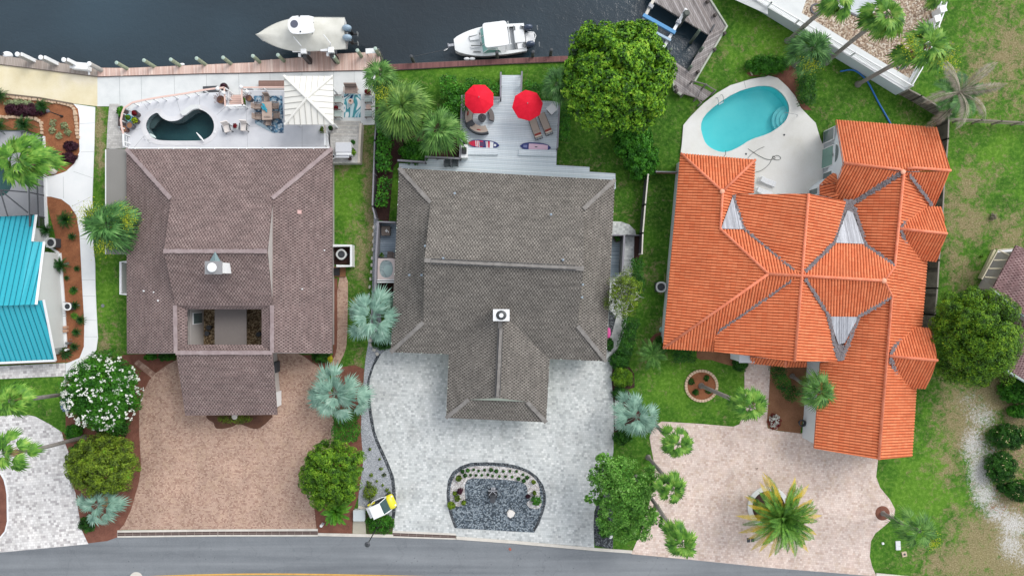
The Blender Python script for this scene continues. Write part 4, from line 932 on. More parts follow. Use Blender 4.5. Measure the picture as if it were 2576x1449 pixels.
for k in range(11):
    a = math.pi*k/10; pts.append(c+d*(.95*math.cos(a))+Vector((0,0,2.45+.75*math.sin(a)))+outw*.05)
mb.poly(pts); fr = mb.build('window', M_white, wg)
mb = MB(); mb.poly([c+d*(.78*math.cos(math.pi*k/10))+Vector((0,0,2.52+.58*math.sin(math.pi*k/10)))+outw*.08 for k in range(11)]); mb.build('pane', M_glass, fr)
mb = MB(); q = offset2(PP([(2063,466),(2078,450),(2095,438),(2116,440),(2116,500),(2063,491)], 2.7), .15); mb.prism(q, 0, 2.62); tw = mb.build('turret_wall', M_whitew, hC)
a, b = P(2045,495,.0), P(2070,465,0); inset_window(tw, q[5]+Vector((0,0,0)), q[0]+Vector((0,0,0)), .5, .5, .5, 2.0, Vector((-1,0,0)))
mb = MB(); q = P(1868,898,1.5); mb.box(q.x, q.y, 1.3, 1.2, .6, 2.6); mb.box(q.x, q.y, 2.66, 1.4, .75, .12); mb.build('porch_pillar', M_whitew, hC)
mb = MB(); mb.poly([P(2048,1125,2.65),P(2209,1152,4.6),P(2293,1146,2.65)]); mb.build('garage_gable', M_whitew, hC)
mb = MB(); a = P(2064,911,2.9); b = P(2048,1127,2.7); mb.strip([Vector((a.x+.2,a.y,0)), Vector((b.x+.2,b.y+.3,0))], .12, 0, 2.7); mb.build('garage_wall', M_whitew, hC)

# ------------------------------------------------------------------ teal metal roofed house
hD = thing('teal_roofed_house', 'house with bright teal standing seam metal roof and white trim', 'house', P(60,760))
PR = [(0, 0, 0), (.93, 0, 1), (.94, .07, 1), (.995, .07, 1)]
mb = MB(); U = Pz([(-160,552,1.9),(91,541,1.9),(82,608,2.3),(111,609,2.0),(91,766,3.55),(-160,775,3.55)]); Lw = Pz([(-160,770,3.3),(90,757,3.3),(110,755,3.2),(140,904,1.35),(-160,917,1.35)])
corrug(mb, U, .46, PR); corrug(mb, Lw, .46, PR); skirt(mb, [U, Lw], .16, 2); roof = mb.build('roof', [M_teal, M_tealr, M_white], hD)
mb = MB()
for L in ([(91,541,1.95),(82,608,2.35)],[(111,609,2.05),(91,766,3.6)],[(110,755,3.25),(140,906,1.4)],[(140,907,1.4),(-160,920,1.4)]): mb.tube(Pz(L), .11, 6)
mb.build('rake_trim', M_white, roof)
q0, q1, q2, q3 = P(149,637), P(158,757), P(161,800), P(164,873); bk = P(-160,637).x
ev = P(111,610,2.0), P(91,766,3.5), P(140,904,1.3)
M_wpg = plain('wall_pale_grey', C(214,218,216), .85, 0, .05, 1)
mb = MB(); mb.poly([q0, q1, q2, q3, Vector((q3.x,q3.y,1.45)), Vector((q2.x,q2.y,2.3)), Vector((q1.x,q1.y,3.2)), Vector((q0.x,q0.y,1.95))])
mb.prism([(bk,q0.y+2.2),(P(112,575).x,q0.y+2.2),(P(113,610).x,q0.y),(q0.x-.05,q0.y),(q3.x-.05,q3.y),(P(150,890).x,q3.y-.6),(bk,q3.y-.6)], 0, 1.35); mb.build('wall', M_wpg, hD)
mb = MB(); mb.strip([q0+Vector((.12,0,0)), q1+Vector((.12,0,0)), q3+Vector((.12,0,0))], .24, 0, .12); mb.strip([P(113,575), P(114,612), q0], .2, 0, .12); mb.build('base_ledge', M_white, hD)
mb = MB()
for y in (760, 789, 795): q = P(158, y, .8); mb.tube([(q.x+.02,q.y,.8),(q.x+.35,q.y,.82)], .03, 5)
mb.build('wall_pipe', M_galv, hD)
# pool screen enclosure
sE = thing('pool_screen_enclosure', 'dark framed insect screen enclosure over the pool beside the teal roof', 'screen enclosure', P(50,430))
scr = sheer('insect_screen', C(58,60,66), .42); scr2 = sheer('insect_screen_side', C(52,54,60), .55)
hz = 2.3; top = [(-120,318,hz),(62,329,hz),(82,392,hz),(72,460,hz),(75,545,hz),(-120,545,hz)]
mb = MB(); mb.poly(Pz([(-120,330,hz),(58,330,hz),(72,395,hz),(75,545,hz),(-120,545,hz)])); mb.build('roof_screen', scr, sE)
base = [(-120,300,0),(62,322,0),(108,345,0),(112,495,0),(116,600,0)]
mb = MB(); mb.poly(Pz([(58,330,hz),(108,345,0.1),(112,495,.1),(114,570,.1),(75,570,hz),(72,395,hz)])); mb.build('side_screen', scr2, sE)
mb = MB()
for L in ([(-120,330,hz),(58,330,hz),(72,395,hz),(75,570,hz)],[(0,478,hz),(20,545,hz)],[(0,478,hz),(70,535,hz)],[(-100,485,hz),(0,478,hz),(68,484,hz)],[(58,330,hz),(108,345,.1)],[(72,395,hz),(109,385,.1)],[(70,460,hz),(111,470,.1)],[(73,484,hz),(112,492,.1)],[(74,540,hz),(114,548,.1)],[(92,345,1.2),(94,460,1.2),(98,570,1.2)],[(96,372,1.0),(108,348,.1)]):
    mb.tube(Pz(L), .06, 5)
mb.build('frame', M_dark, sE)
mb = MB(); mb.strip(PP([(108,343),(110,400),(112,495),(115,560),(118,622)], .2), .2, 0, .2); mb.build('sill', M_white, sE)
# rose shingled house at the right edge
hE = thing('rose_roofed_house', 'rose brown shingled house with pale fascia at the right edge', 'house', P(2560,800))
mb = MB(); F = [Pz([(2557,617,2.7),(2720,680,4.8),(2720,880,4.8),(2576,792,4.2),(2497,727,2.7)]), Pz([(2556,797,3.0),(2750,905,4.0),(2700,1030,2.7),(2525,926,2.6)])]
for f in F: roof_face(mb, f)
skirt(mb, F, .16); roof = mb.build('roof', M_shE, hE)
mb = MB()
for a, b in (((2497,729,2.7),(2576,796,4.1)),((2525,928,2.6),(2700,1033,2.7))): a, b = P(*a), P(*b); mb.tube([a, b], .11, 6)
mb.build('fascia', plain('fascia_grey_green', C(176,190,188), .6), roof)
mb = MB(); mb.prism(offset2(PP([(2557,617),(2720,680),(2800,1000),(2700,1030),(2530,930),(2556,820),(2497,727)], 2.6), .4), 0, 2.5); mb.build('wall', M_wallA, hE)
mb = MB(); mb.prism(PP([(2512,628),(2556,624),(2505,728),(2470,700)], .1), 0, .1); mb.build('lanai_floor', M_concw, hE)
mb = MB()
for L in ([(2554,625,2.2),(2511,629,2.0),(2470,703,2.0)],[(2511,629,2.0),(2470,703,2.0)],[(2500,655,2.0),(2538,654,2.3)],[(2488,676,2.0),(2530,676,2.3)],[(2477,697,2.0),(2512,700,2.3)],[(2545,645,2.2),(2513,630,2.0)]): mb.tube(Pz(L), .06, 5)
mb.build('lanai_frame', plain('cream_frame', C(214,204,176), .5), hE)
mb = MB(); mb.poly(Pz([(2554,625,2.15),(2511,630,1.95),(2471,703,1.95),(2508,728,2.2)])); mb.build('lanai_screen', sheer('lanai_screen', C(90,96,92), .22), hE)
mb = MB(); mb.strip(PP([(2504,628),(2488,660),(2468,701)], .3), .2, 0, .3); tag(mb.build('plank', plain('cream_plank', C(204,196,160), .8, 0, .25, 6)), 'long cream plank lying on the grass beside the screened lanai', 'plank')
mb = MB(); rng = random.Random(4)
for _ in range(14): q = P(2515+rng.uniform(-12,12), 672+rng.uniform(-14,18), .1); mb.box(q.x, q.y, .5, rng.uniform(.1,.4), .12, .2, rng.random()*3)
tag(mb.build('patio_clutter', M_dark), 'dark jumble of things standing under the lanai screen', 'clutter')
# ------------------------------------------------------------------ foliage generators (real leaf-sized faces)
def leaves(rg, C_, N_, size, jitter=.8, aspect=.5, fold=.12):
    """C_ centres, N_ outward directions -> diamond leaves"""
    n = len(C_); nn = N_+rg.normal(0, jitter, (n, 3)); nn /= np.linalg.norm(nn, axis=1)[:, None]+1e-9
    t = rg.normal(0, 1, (n, 3)); t -= nn*(t*nn).sum(1)[:, None]; t /= np.linalg.norm(t, axis=1)[:, None]+1e-9
    b = np.cross(nn, t); L = size*rg.uniform(.7, 1.3, (n, 1)); W = L*aspect
    v = np.stack([C_-t*L/2, C_+b*W/2+nn*L*fold, C_+t*L/2, C_-b*W/2+nn*L*fold], 1).reshape(-1, 3)
    return v, np.arange(n*4).reshape(-1, 4)
def blob_leaves(seed, c, r, nclump, nleaf, size, cr=.2, zmin=-.2, jit=.75, aspect=.5, inner=.35, rough=.12, fold=.12):
    """crown of clumps over an ellipsoid. c centre, r radii"""
    rg = np.random.default_rng(seed); d = rg.normal(0, 1, (nclump*3, 3)); d /= np.linalg.norm(d, axis=1)[:, None]
    d = d[d[:, 2] > zmin][:nclump]; r = np.array(r); c = np.array(c)
    bump = 1+rough*np.sin(d[:, 0]*5.1+seed)*np.cos(d[:, 1]*4.3-seed*.7)+rg.uniform(-rough, rough*.5, len(d))
    cc = c+d*r*(1-cr*.5)*bump[:, None]; R = cr*r.mean()*rg.uniform(.6, 1.25, len(d))
    q = rg.normal(0, 1, (len(d), nleaf, 3)); q /= np.linalg.norm(q, axis=2)[:, :, None]; q[:, :, 2] = np.abs(q[:, :, 2])*.9-.15
    pos = cc[:, None, :]+q*(R[:, None, None])*rg.uniform(.75, 1.05, (len(d), nleaf, 1)); nrm = q*.8+d[:, None, :]*.5+np.array([0, 0, .35])
    v1, f1 = leaves(rg, pos.reshape(-1, 3), nrm.reshape(-1, 3), size, jit, aspect, fold)
    k = int(len(f1)*inner); e = rg.normal(0, 1, (k, 3)); e /= np.linalg.norm(e, axis=1)[:, None]; e[:, 2] = np.where(e[:, 2] < zmin, -e[:, 2], e[:, 2])
    v2, f2 = leaves(rg, c+e*r*rg.uniform(.55, .86, (k, 1)), e, size*1.5, .7, aspect+.15, fold)
    return np.vstack([v1, v2]), np.vstack([f1, f2+len(v1)])
def core(mb, c, r, m=0): mb.ell(c, r[0]*.72, r[1]*.72, r[2]*.72, 16, 8, m)
M_bark = mottled('bark', [C(96,84,72), C(124,112,98), C(148,138,124)], 4, .95, 20, .5, .5, 'Object')
M_palmbark = mottled('palm_bark', [C(112,106,100), C(140,134,128), C(160,154,148)], 3, .95, 16, .4, .4, 'Object')
M_fmag = foliage('leaf_magnolia', [C(18,44,10), C(40,82,16), C(80,134,24), C(122,176,36), C(156,200,52), C(184,212,80)])
M_foak = foliage('leaf_round_tree', [C(26,52,10), C(52,92,16), C(88,134,22), C(124,166,32), C(156,184,46)])
M_flite = foliage('leaf_light_tree', [C(36,80,22), C(68,126,38), C(104,164,58), C(140,196,88), C(178,216,140)])
M_fdark = foliage('leaf_dark', [C(18,54,16), C(34,84,22), C(58,116,30), C(92,152,48)])
M_fgreen = foliage('leaf_green', [C(30,80,18), C(50,112,24), C(74,144,30), C(108,176,50)])
M_folive = foliage('leaf_olive', [C(34,48,14), C(70,92,24), C(106,134,34), C(142,166,46), C(104,172,36)])
M_flime = foliage('leaf_lime', [C(26,54,10), C(58,100,18), C(94,140,26), C(128,170,38), C(152,186,60)])
M_fpurple = foliage('leaf_purple', [C(44,20,34), C(70,34,50), C(94,50,66)])
M_fred = foliage('leaf_red', [C(90,14,24), C(130,22,34), C(160,40,50)])
M_fwhite = foliage('petal_white', [C(236,240,228), C(250,252,246)], .5, .2)
M_fyel = foliage('palm_flower', [C(150,164,30), C(184,196,44), C(206,212,70)], .6, .2)
M_fblue = foliage('petal_blue', [C(140,170,214), C(190,206,232)], .5, .2)
M_fdry = foliage('leaf_dry', [C(170,132,84), C(204,168,118), C(220,190,144)], .8, .1)
def tree(name, label, x, y, z, rpx, rz, mat, nclump, nleaf, size, seed, group=None, trunk=True, cat='tree', base=None, lobes=None, cr=.2, zmin=-.2, flowers=None, **kw):
    c = P(x, y, z); bx = P(*base) if base else Vector((c.x, c.y, 0)); t = thing(name, label, cat, (bx.x, bx.y, 0), group)
    rx, ry = (rpx if hasattr(rpx, '__len__') else (rpx, rpx)); rx, ry = px(rx, z), px(ry, z)
    V = []; F = []; o = 0; LB = lobes or [(x, y, z, rx, ry, rz, nclump)]
    mb = MB()
    for i, (lx, ly, lz, a, b, h, nc) in enumerate(LB):
        q = P(lx, ly, lz); v, f = blob_leaves(seed+i, q, (a, b, h), nc, nleaf, size, cr, zmin, **kw); V.append(v); F.append(f+o); o += len(v)
    raw('crown', np.vstack(V), np.vstack(F), mat, t)
    if trunk:
        top = Vector((c.x, c.y, z)); mb.tube([bx, bx.lerp(top, .4)+Vector((.1,.05,0)), top], [max(.12, rx*.07), max(.09, rx*.055), max(.06, rx*.035)], 8)
        for k in range(5):
            a = k*1.256+seed; e = Vector((math.cos(a)*rx*.6, math.sin(a)*ry*.6, rz*.35)); mb.tube([bx.lerp(top, .5), top*.6+(top+e)*.4, top+e], [rx*.035+.03, rx*.025+.02, .02], 6)
        mb.build('trunk', M_bark, t)
    if flowers:
        m, n, sz, nm = flowers; rg = np.random.default_rng(seed+99); q = c; d = rg.normal(0, 1, (n, 3)); d /= np.linalg.norm(d, axis=1)[:, None]; d[:, 2] = np.abs(d[:, 2])
        cc = np.array(q)+d*np.array([rx, ry, rz])*1.03; kk = 5; pos = (cc[:, None, :]+rg.normal(0, sz*.45, (n, kk, 3))).reshape(-1, 3)
        v, f = leaves(rg, pos, np.tile([0, 0, 1.], (len(pos), 1)), sz, .4, .9); raw('flowers', v, f, m, t)
    return t
def shrub(name, label, x, y, rpx, h, mat, seed, group=None, nclump=40, nleaf=40, size=.12, cat='shrub', z0=0.0, **kw):
    rx, ry = (rpx if hasattr(rpx, '__len__') else (rpx, rpx)); c = P(x, y, z0+h*.6); rx, ry = px(rx, z0+h*.6), px(ry, z0+h*.6)
    v, f = blob_leaves(seed, (c.x, c.y, z0+h*.4), (rx, ry, h*.6), nclump, nleaf, size, kw.pop('cr', .25), kw.pop('zmin', -.5), **kw)
    return tag(raw(name, v, f, mat), label, cat, group)
def hedge(name, label, pts, wpx, h, mat, seed, size=.12, dens=150, cat='hedge', group=None, tip=None):
    """clipped or loose hedge along a line of traced points"""
    rg = np.random.default_rng(seed); V = []; q = [Vector((p.x, p.y, 0)) for p in PP(pts, h*.8)]; w_ = px(wpx)
    for i in range(len(q)-1):
        a, b = np.array(q[i]), np.array(q[i+1]); L = np.linalg.norm(b-a); n = int(L*max(w_, .4)*dens*2); t = rg.random((n, 1)); s = np.array([-(b-a)[1], (b-a)[0], 0])/max(L, .01)
        u = rg.uniform(-1, 1, (n, 1)); hh = h*(1-.25*u**4)*(1+.12*np.sin(t*L*3.1+seed)*np.cos(u*2.3)); zz = hh*np.where(rg.random((n, 1)) < .6, rg.uniform(.82, 1.05, (n, 1)), rg.random((n, 1)))
        V.append(np.hstack([(a+(b-a)*t+s*u*w_/2*(1+.1*np.sin(t*L*4))+rg.normal(0, .06, (n, 3)))[:, :2], zz]))
    p = np.vstack(V); v, f = leaves(rg, p, np.tile([0, 0, 1.1], (len(p), 1)), size*1.1, .6, .6)
    return tag(raw(name, v, f, mat), label, cat, group)

# ------------------------------------------------------------------ palms
def fan_crown(rg, c, n, lp, lf, nb, spread=2.0, emin=-.5, emax=1.3, wide=.055, droop=.25):
    """costapalmate leaves: every blade a narrow folded diamond radiating from the leaf's hub"""
    V = []
    for i in range(n):
        f = (i+.5)/n; e = emax+(emin-emax)*f**.8+rg.normal(0, .1); a = i*2.39996+rg.normal(0, .15); lpi = lp*rg.uniform(.62, 1.2)*(.3+.7*f); lfi = lf*rg.uniform(.8, 1.12)
        d = np.array([math.cos(a)*math.cos(e), math.sin(a)*math.cos(e), math.sin(e)]); s = np.array([-math.sin(a), math.cos(a), 0.]); up = np.cross(d, s); up = up if up[2] > 0 else -up
        hub = c+d*lpi+np.array([0, 0, -.12*lpi]); w_ = .02
        V.append(np.array([c-s*w_, c+s*w_, hub+s*w_, hub-s*w_])); e2 = e-.35
        d2 = np.array([math.cos(a)*math.cos(e2), math.sin(a)*math.cos(e2), math.sin(e2)]); tw = rg.normal(0, .25)
        for k in range(nb):
            th = -spread+2*spread*k/(nb-1)+rg.normal(0, .03); L = lfi*(1-.38*(abs(th)/spread)**2)*rg.uniform(.88, 1.08)
            dd = d2*math.cos(th)+s*math.sin(th)+up*(-.12*abs(th)+tw*.2*math.sin(th)); dd /= np.linalg.norm(dd)
            sd_ = np.cross(dd, up); sd_ /= np.linalg.norm(sd_)+1e-9
            m = hub+dd*L*.5+up*.02; tip = hub+dd*L-np.array([0, 0, droop*L*rg.uniform(.5, 1.3)])
            V.append(np.array([hub, m+sd_*wide*L, tip, m-sd_*wide*L]))
    v = np.vstack(V); return v, np.arange(len(v)).reshape(-1, 4)
def feather_crown(rg, c, n, L, nseg=16, ll=.35, emin=-.3, emax=1.35, droop=1.0, wide=.012, vee=.35, a0=0, curl=.2, lw=.08):
    V = []
    for i in range(n):
        f = (i+.5)/n; e = emax+(emin-emax)*f+rg.normal(0, .08); a00 = a0+i*2.39996+rg.normal(0, .1); cu = rg.normal(0, curl); p = np.array(c, float); Li = L*rg.uniform(.85, 1.1)*(.75+.25*f); step = Li/nseg; prev = p
        for k in range(nseg):
            t = (k+1)/nseg; a = a00+cu*t*t; ee = e-droop*t**1.4; d = np.array([math.cos(a)*math.cos(ee), math.sin(a)*math.cos(ee), math.sin(ee)]); s = np.array([-math.sin(a), math.cos(a), 0.]); up = np.cross(d, s); up = up if up[2] > 0 else -up
            q = prev+d*step; w_ = .018*(1-t*.7)*max(1, L/1.5); V.append(np.array([prev-s*w_, prev+s*w_, q+s*w_, q-s*w_]))
            if k > 0:
                lk = ll*math.sin(math.pi*min(1, .12+t*.9))**.6*rg.uniform(.85, 1.1)
                for sg in (-1, 1):
                    for h in (0, .5):
                        b = prev+d*step*h; dd = s*sg*.8+d*.65+up*vee; dd /= np.linalg.norm(dd); tip = b+dd*lk-np.array([0, 0, .15*lk]); m = b+dd*lk*.45
                        V.append(np.array([b, m+d*max(wide, lk*lw), tip, m-d*max(wide, lk*lw)]))
            prev = q
    v = np.vstack(V); return v, np.arange(len(v)).reshape(-1, 4)
M_psab = foliage('frond_green', [C(40,80,30), C(66,112,44), C(100,146,66), C(140,178,98)])
M_pyg = foliage('frond_yellow_green', [C(44,80,30), C(74,114,44), C(108,146,62), C(146,176,92)])
M_pdk = foliage('frond_deep_green', [C(34,72,32), C(58,104,48), C(92,142,72), C(134,176,106)])
M_pwas = foliage('frond_fan', [C(40,82,24), C(70,122,36), C(98,148,50), C(132,174,70), C(158,188,86)])
M_psil = foliage('frond_silver', [C(88,124,108), C(118,156,138), C(146,182,162), C(178,206,188)])
M_pcyc = foliage('frond_cycad', [C(20,58,20), C(32,84,26), C(52,110,34)])
M_pcyb = foliage('frond_cycad_bright', [C(50,104,24), C(84,144,36), C(120,176,52)])
M_pdead = foliage('frond_dead', [C(120,114,98), C(158,150,134), C(188,182,166)], .9, .1)
M_pdate = foliage('frond_date', [C(54,96,34), C(80,130,44), C(116,166,62), C(140,184,84)])
M_pgold = foliage('frond_gold', [C(170,150,34), C(206,180,50), C(222,194,70), C(150,150,50)])
def palm(name, label, top, base, kind, mat, seed, scale=1.0, group=None, dead=0, flowers=0, tr=.16, n=None, cat='palm'):
    """top=(x,y,z) crown hub, base=(x,y) foot"""
    c = P(*top); b = P(base[0], base[1], 0); t = thing(name, label, cat, (b.x, b.y, 0), group); rg = np.random.default_rng(seed)
    mid = b.lerp(c, .45)+Vector((rg.normal(0, .12), rg.normal(0, .12), .1*c.z)); path = [b, b.lerp(mid, .12), b.lerp(mid, .55), mid, mid.lerp(c, .5)+Vector((0,0,.03*c.z)), c]
    mb = MB(); k = tr; sp = smooth_open([tuple(q) for q in path], 1); mb.tube(sp, [k*1.9, k*1.45]+[k*1.05]*(len(sp)-2), 9)
    mb.build('trunk', M_palmbark, t, True)
    cc = np.array(c)
    if kind == 'fan': v, f = fan_crown(rg, cc, int((n or 22)*.85), 1.05*scale, .98*scale, 15, 1.3, -.8, 1.25, .10, .3)
    elif kind == 'sabal': v, f = fan_crown(rg, cc, int((n or 36)*1.1), 1.25*scale, 1.25*scale, 15, 1.25, -.7, 1.4, .045, .4)
    elif kind == 'silver': v, f = fan_crown(rg, cc, n or 19, 1.4*scale, 1.2*scale, 19, 1.3, -.45, 1.3, .055, .2)
    elif kind == 'cycad': v, f = feather_crown(rg, cc, n or 34, 1.0*scale, 12, .2*scale, -.1, 1.3, .9)
    elif kind == 'date': v, f = feather_crown(rg, cc, n or 44, 3.7*scale, 26, .5*scale, -.05, 1.4, .95, .03, .3)
    elif kind == 'queen': v, f = feather_crown(rg, cc, n or 16, 3.8*scale, 30, .62*scale, -.2, 1.1, 1.35, .008, -.4, 0, .5, .045)
    raw('crown', v, f, mat, t)
    if dead:
        v, f = fan_crown(rg, cc-np.array([0,0,.25]), dead, .7*scale, .7*scale, 9, 1.5, -1.1, -.2, .06, .5); raw('dead_fronds', v, f, M_fdry, t)
    if flowers:
        V = []
        for i in range(flowers):
            a = i*2.2+seed*1.3; q = cc+np.array([math.cos(a)*1.25*scale, math.sin(a)*1.25*scale, .35]); V.append(q+rg.normal(0, 1, (300, 3))*np.array([.34, .34, .12])*scale)
        p = np.vstack(V); v, f = leaves(rg, p, np.tile([0,0,1.], (len(p), 1)), .11, .8, .5); raw('flower_heads', v, f, M_fyel, t)
    return t
# ------------------------------------------------------------------ trees
tree('magnolia_tree', 'large round lime green tree between the red umbrella deck and the old wooden dock', 1550, 198, 5.0, (134,136), 4.2, M_fmag, 230, 110, .28, 5, base=(1532,225), cr=.125, rough=.10, inner=.4, jit=.6)
tree('round_tree', 'big dense round green tree between the orange tiled house and the rose roofed house', 2444, 850, 3.6, (97,124), 3.9, M_foak, 150, 230, .15, 8, base=(2415,838), cr=.16, rough=.10, inner=.3, jit=.5)
lt = [(1550,1195,4.2,1.7,1.9,1.6,60),(1580,1245,4.6,2.0,1.9,1.9,80),(1505,1195,3.8,1.1,.8,.8,26),(1495,1248,3.6,.9,.7,.6,18),(1545,1290,3.9,1.7,1.3,1.3,50),(1610,1290,4.1,1.5,1.2,1.3,46),(1590,1335,3.7,1.7,.8,1.0,36),(1520,1155,3.9,.8,.7,.7,18),(1630,1210,4.0,1.0,1.2,1.0,26),(1525,1325,3.2,.8,.7,.8,16),(1655,1300,3.8,.7,.7,.6,12)]
tree('open_crowned_tree', 'light green loose leafy tree on the bed between the silver and pink driveways', 1570, 1245, 4.2, 85, 2, M_flite, 60, 60, .16, 21, base=(1560,1243), lobes=lt, cr=.26, rough=.22, inner=.12, jit=.7)
tree('oleander_tree', 'green shrubby tree covered in white flowers beside the left lawn', 262, 985, 2.6, (94,92), 2.4, M_fgreen, 190, 100, .22, 33, base=(275,980), cr=.2, aspect=.26, flowers=(M_fwhite, 210, .17, 'w'), rough=.12)
tree('ligustrum_tree', 'rounded olive and lime green tree above the pale blue dwarf palm', 264, 1168, 2.4, (88,76), 2.1, M_folive, 150, 150, .13, 41, base=(290,1160), cr=.15, rough=.10, jit=.6)
tree('ligustrum_tree', 'domed lime green tree at the right edge of the brown paved driveway', 838, 1190, 2.6, (78,84), 2.4, M_flime, 150, 150, .14, 44, base=(850,1188), cr=.145, rough=.10, jit=.6)
tree('lichen_tree', 'small tree with pale bare twigs showing over the silver side walk', 1570, 742, 3.2, (44,58), 1.5, M_folive, 70, 60, .12, 47, base=(1552,738), cr=.26, rough=.2, inner=.2)
rg_ = random.Random(5); mb = MB(); q = P(1572,745,3.9)
for k in range(46):
    a = rg_.random()*6.28; p0 = q+Vector((rg_.gauss(0,.4), rg_.gauss(0,.5), 0)); p1 = p0+Vector((math.cos(a), math.sin(a), .5))*.45; p2 = p1+Vector((math.cos(a+.7), math.sin(a+.7), .2))*.35
    mb.tube([p0, p1, p2], [.03,.02,.012], 4)
tw = [o for o in COL.objects if o.name.startswith('lichen_tree')][0]; mb.build('twigs', mottled('lichen', [C(150,150,140), C(190,192,182)], 6), tw)
# ------------------------------------------------------------------ palms
G_ = 'palms'
palm('sabal_palm', 'spiky green palm at the corner of the pink dock walkway', (957,190,4.2), (975,225), 'sabal', M_psab, 1, 1.0, n=20)
palm('sabal_palm', 'big yellow green palm with golden flower heads right of the seating terrace', (1012,268,4.6), (1030,300), 'sabal', M_pyg, 2, 1.3, flowers=1, n=44)
palm('sabal_palm', 'bright green palm in front of the dark mulch corner left of the red umbrella deck', (1102,328,4.0), (1110,345), 'sabal', M_psab, 3, 1.2, n=28)
palm('sabal_palm', 'dark spiky palm tucked between the dock palm and the yellow green palm', (985,300,2.6), (995,315), 'sabal', M_pdk, 31, 1.0, n=20)
palm('sabal_palm', 'pale green palm between the round tree and the white table on the deck', (1402,212,4.0), (1398,238), 'sabal', M_pdk, 4, .85, n=26)
palm('sabal_palm', 'bushy palm with yellow flowers overhanging the left edge of the brown roof', (272,568,4.4), (300,575), 'sabal', M_pdk, 5, 1.35, flowers=5, n=40)
palm('fan_palm', 'broad leaved palm with tan dry fronds over the pool screen enclosure', (46,402,8.0), (127,422), 'fan', M_pwas, 6, 1.5, dead=9, n=26, tr=.2)
palm('fan_palm', 'palm with curved grey trunk on the lawn at the left edge', (26,1008,9.5), (172,990), 'fan', M_pwas, 7, 1.05, dead=5, n=20)
palm('fan_palm', 'palm whose trunk crosses the pearl paved driveway at the left edge', (10,1140,10.0), (212,1099), 'fan', M_pwas, 8, 1.2, dead=4, n=18)
palm('fan_palm', 'palm leaning out of the round brick edged bed', (1890,1022,10.0), (1764,970), 'fan', M_pwas, 9, 1.02, dead=6, n=22, tr=.17)
palm('fan_palm', 'uppermost of the three palms along the left edge of the pink driveway', (1706,1116,7.5), (1646,1064), 'fan', M_pwas, 10, .93, n=22, tr=.15)
palm('fan_palm', 'middle one of three palms leaning over the pink driveway edge', (1692,1232,8.0), (1631,1150), 'fan', M_pwas, 11, .90, n=20, tr=.15)
palm('fan_palm', 'lowest palm of three by the pink driveway, crown over the road edge', (1715,1366,10.0), (1600,1200), 'fan', M_pwas, 12, 1.05, n=20, tr=.15)
palm('sabal_palm', 'palm with yellow tinged fronds in front of the white garage wall', (2062,985,4.8), (1993,946), 'sabal', M_psab, 13, .92, dead=3, flowers=0, n=22, tr=.15)
palm('sabal_palm', 'palm growing from the round mulch mound at the right edge of the pink driveway', (2313,1335,6.0), (2220,1290), 'sabal', M_psab, 14, .92, flowers=1, n=17, tr=.17)
palm('fan_palm', 'tall palm cut by the top edge, its crown over the blue slab', (2115,-12,11.0), (1981,104), 'fan', M_pwas, 15, 1.1, dead=4, n=20, tr=.17)
palm('fan_palm', 'tall palm with broad fronds above the tan gravel yard', (2230,38,10.5), (2078,158), 'fan', M_pwas, 16, 1.25, dead=4, n=22, tr=.17)
palm('fan_palm', 'tall palm with many dry tan fronds near the white corner gate', (2338,112,11.0), (2158,213), 'fan', M_pwas, 17, 1.3, dead=14, flowers=2, n=22, tr=.17)
palm('sabal_palm', 'short bushy palm beside the long white wall and the mulch bed', (2043,124,4.2), (1998,165), 'sabal', M_pdk, 18, 1.1, flowers=1, n=30)
palm('fan_palm', 'palm fronds cut by the top edge near the white gate posts', (2364,-18,9.0), (2330,25), 'fan', M_pwas, 19, .9, n=14)
palm('silver_palm', 'silvery blue fan palm beside the left eave of the grey roof', (935,798,3.0), (944,806), 'silver', M_psil, 20, 1.4)
palm('silver_palm', 'silvery fan palm at the top right of the brown paved driveway', (843,990,3.0), (850,985), 'silver', M_psil, 22, 1.36)
palm('silver_palm', 'silvery fan palm with drying fronds at the bottom left mulch bed', (248,1268,2.4), (254,1262), 'silver', M_psil, 23, 1.08, dead=6, n=16)
palm('silver_palm', 'silvery fan palm beside the silver driveway above the light green tree', (1600,1048,3.2), (1592,1042), 'silver', M_psil, 24, 1.15, n=16)
palm('date_palm', 'large date palm with golden lower fronds in the concrete ring of the pink driveway', (1968,1302,3.6), (1932,1274), 'date', M_pdate, 25, .97, n=46, tr=.28)
t_ = [o for o in COL.objects if o.name == 'date_palm'][0]; v, f = feather_crown(np.random.default_rng(6), np.array(P(1966,1300,3.4)), 26, 4.3, 26, .44, -.15, .45, .6, .03, .2, 1.0); raw('gold_fronds', v, f, M_pgold, t_)
palm('dead_palm', 'dying palm with long bleached grey fronds by the weathered wooden fence', (2415,232,5.0), (2372,262), 'queen', M_pdead, 27, 1.15, n=9)
t_ = [o for o in COL.objects if o.name == 'dead_palm'][0]; v, f = feather_crown(np.random.default_rng(9), np.array(P(2412,240,4.8)), 9, 2.6, 18, .8, -.3, .9, 1.0, .02, .1, 4.2); raw('green_fronds', v, f, M_pdk, t_)
palm('areca_palm', 'low bright feathery palm at the lower left corner of the orange roof', (1640,893,1.6), (1648,890), 'queen', M_psab, 28, .52, n=20)
palm('cycad_plant', 'bright green low feathery palm under the domed lime tree', (846,1286,1.2), (848,1284), 'date', M_pcyb, 29, .46, n=40)
proto = palm('cycad_plant', 'dark green cycad at the right end of the stone edged bed below the tan slab', (107,267,.45), (108,267), 'cycad', M_pcyc, 50, .85, group='cycads in the left hand mulch beds', n=30, tr=.08)
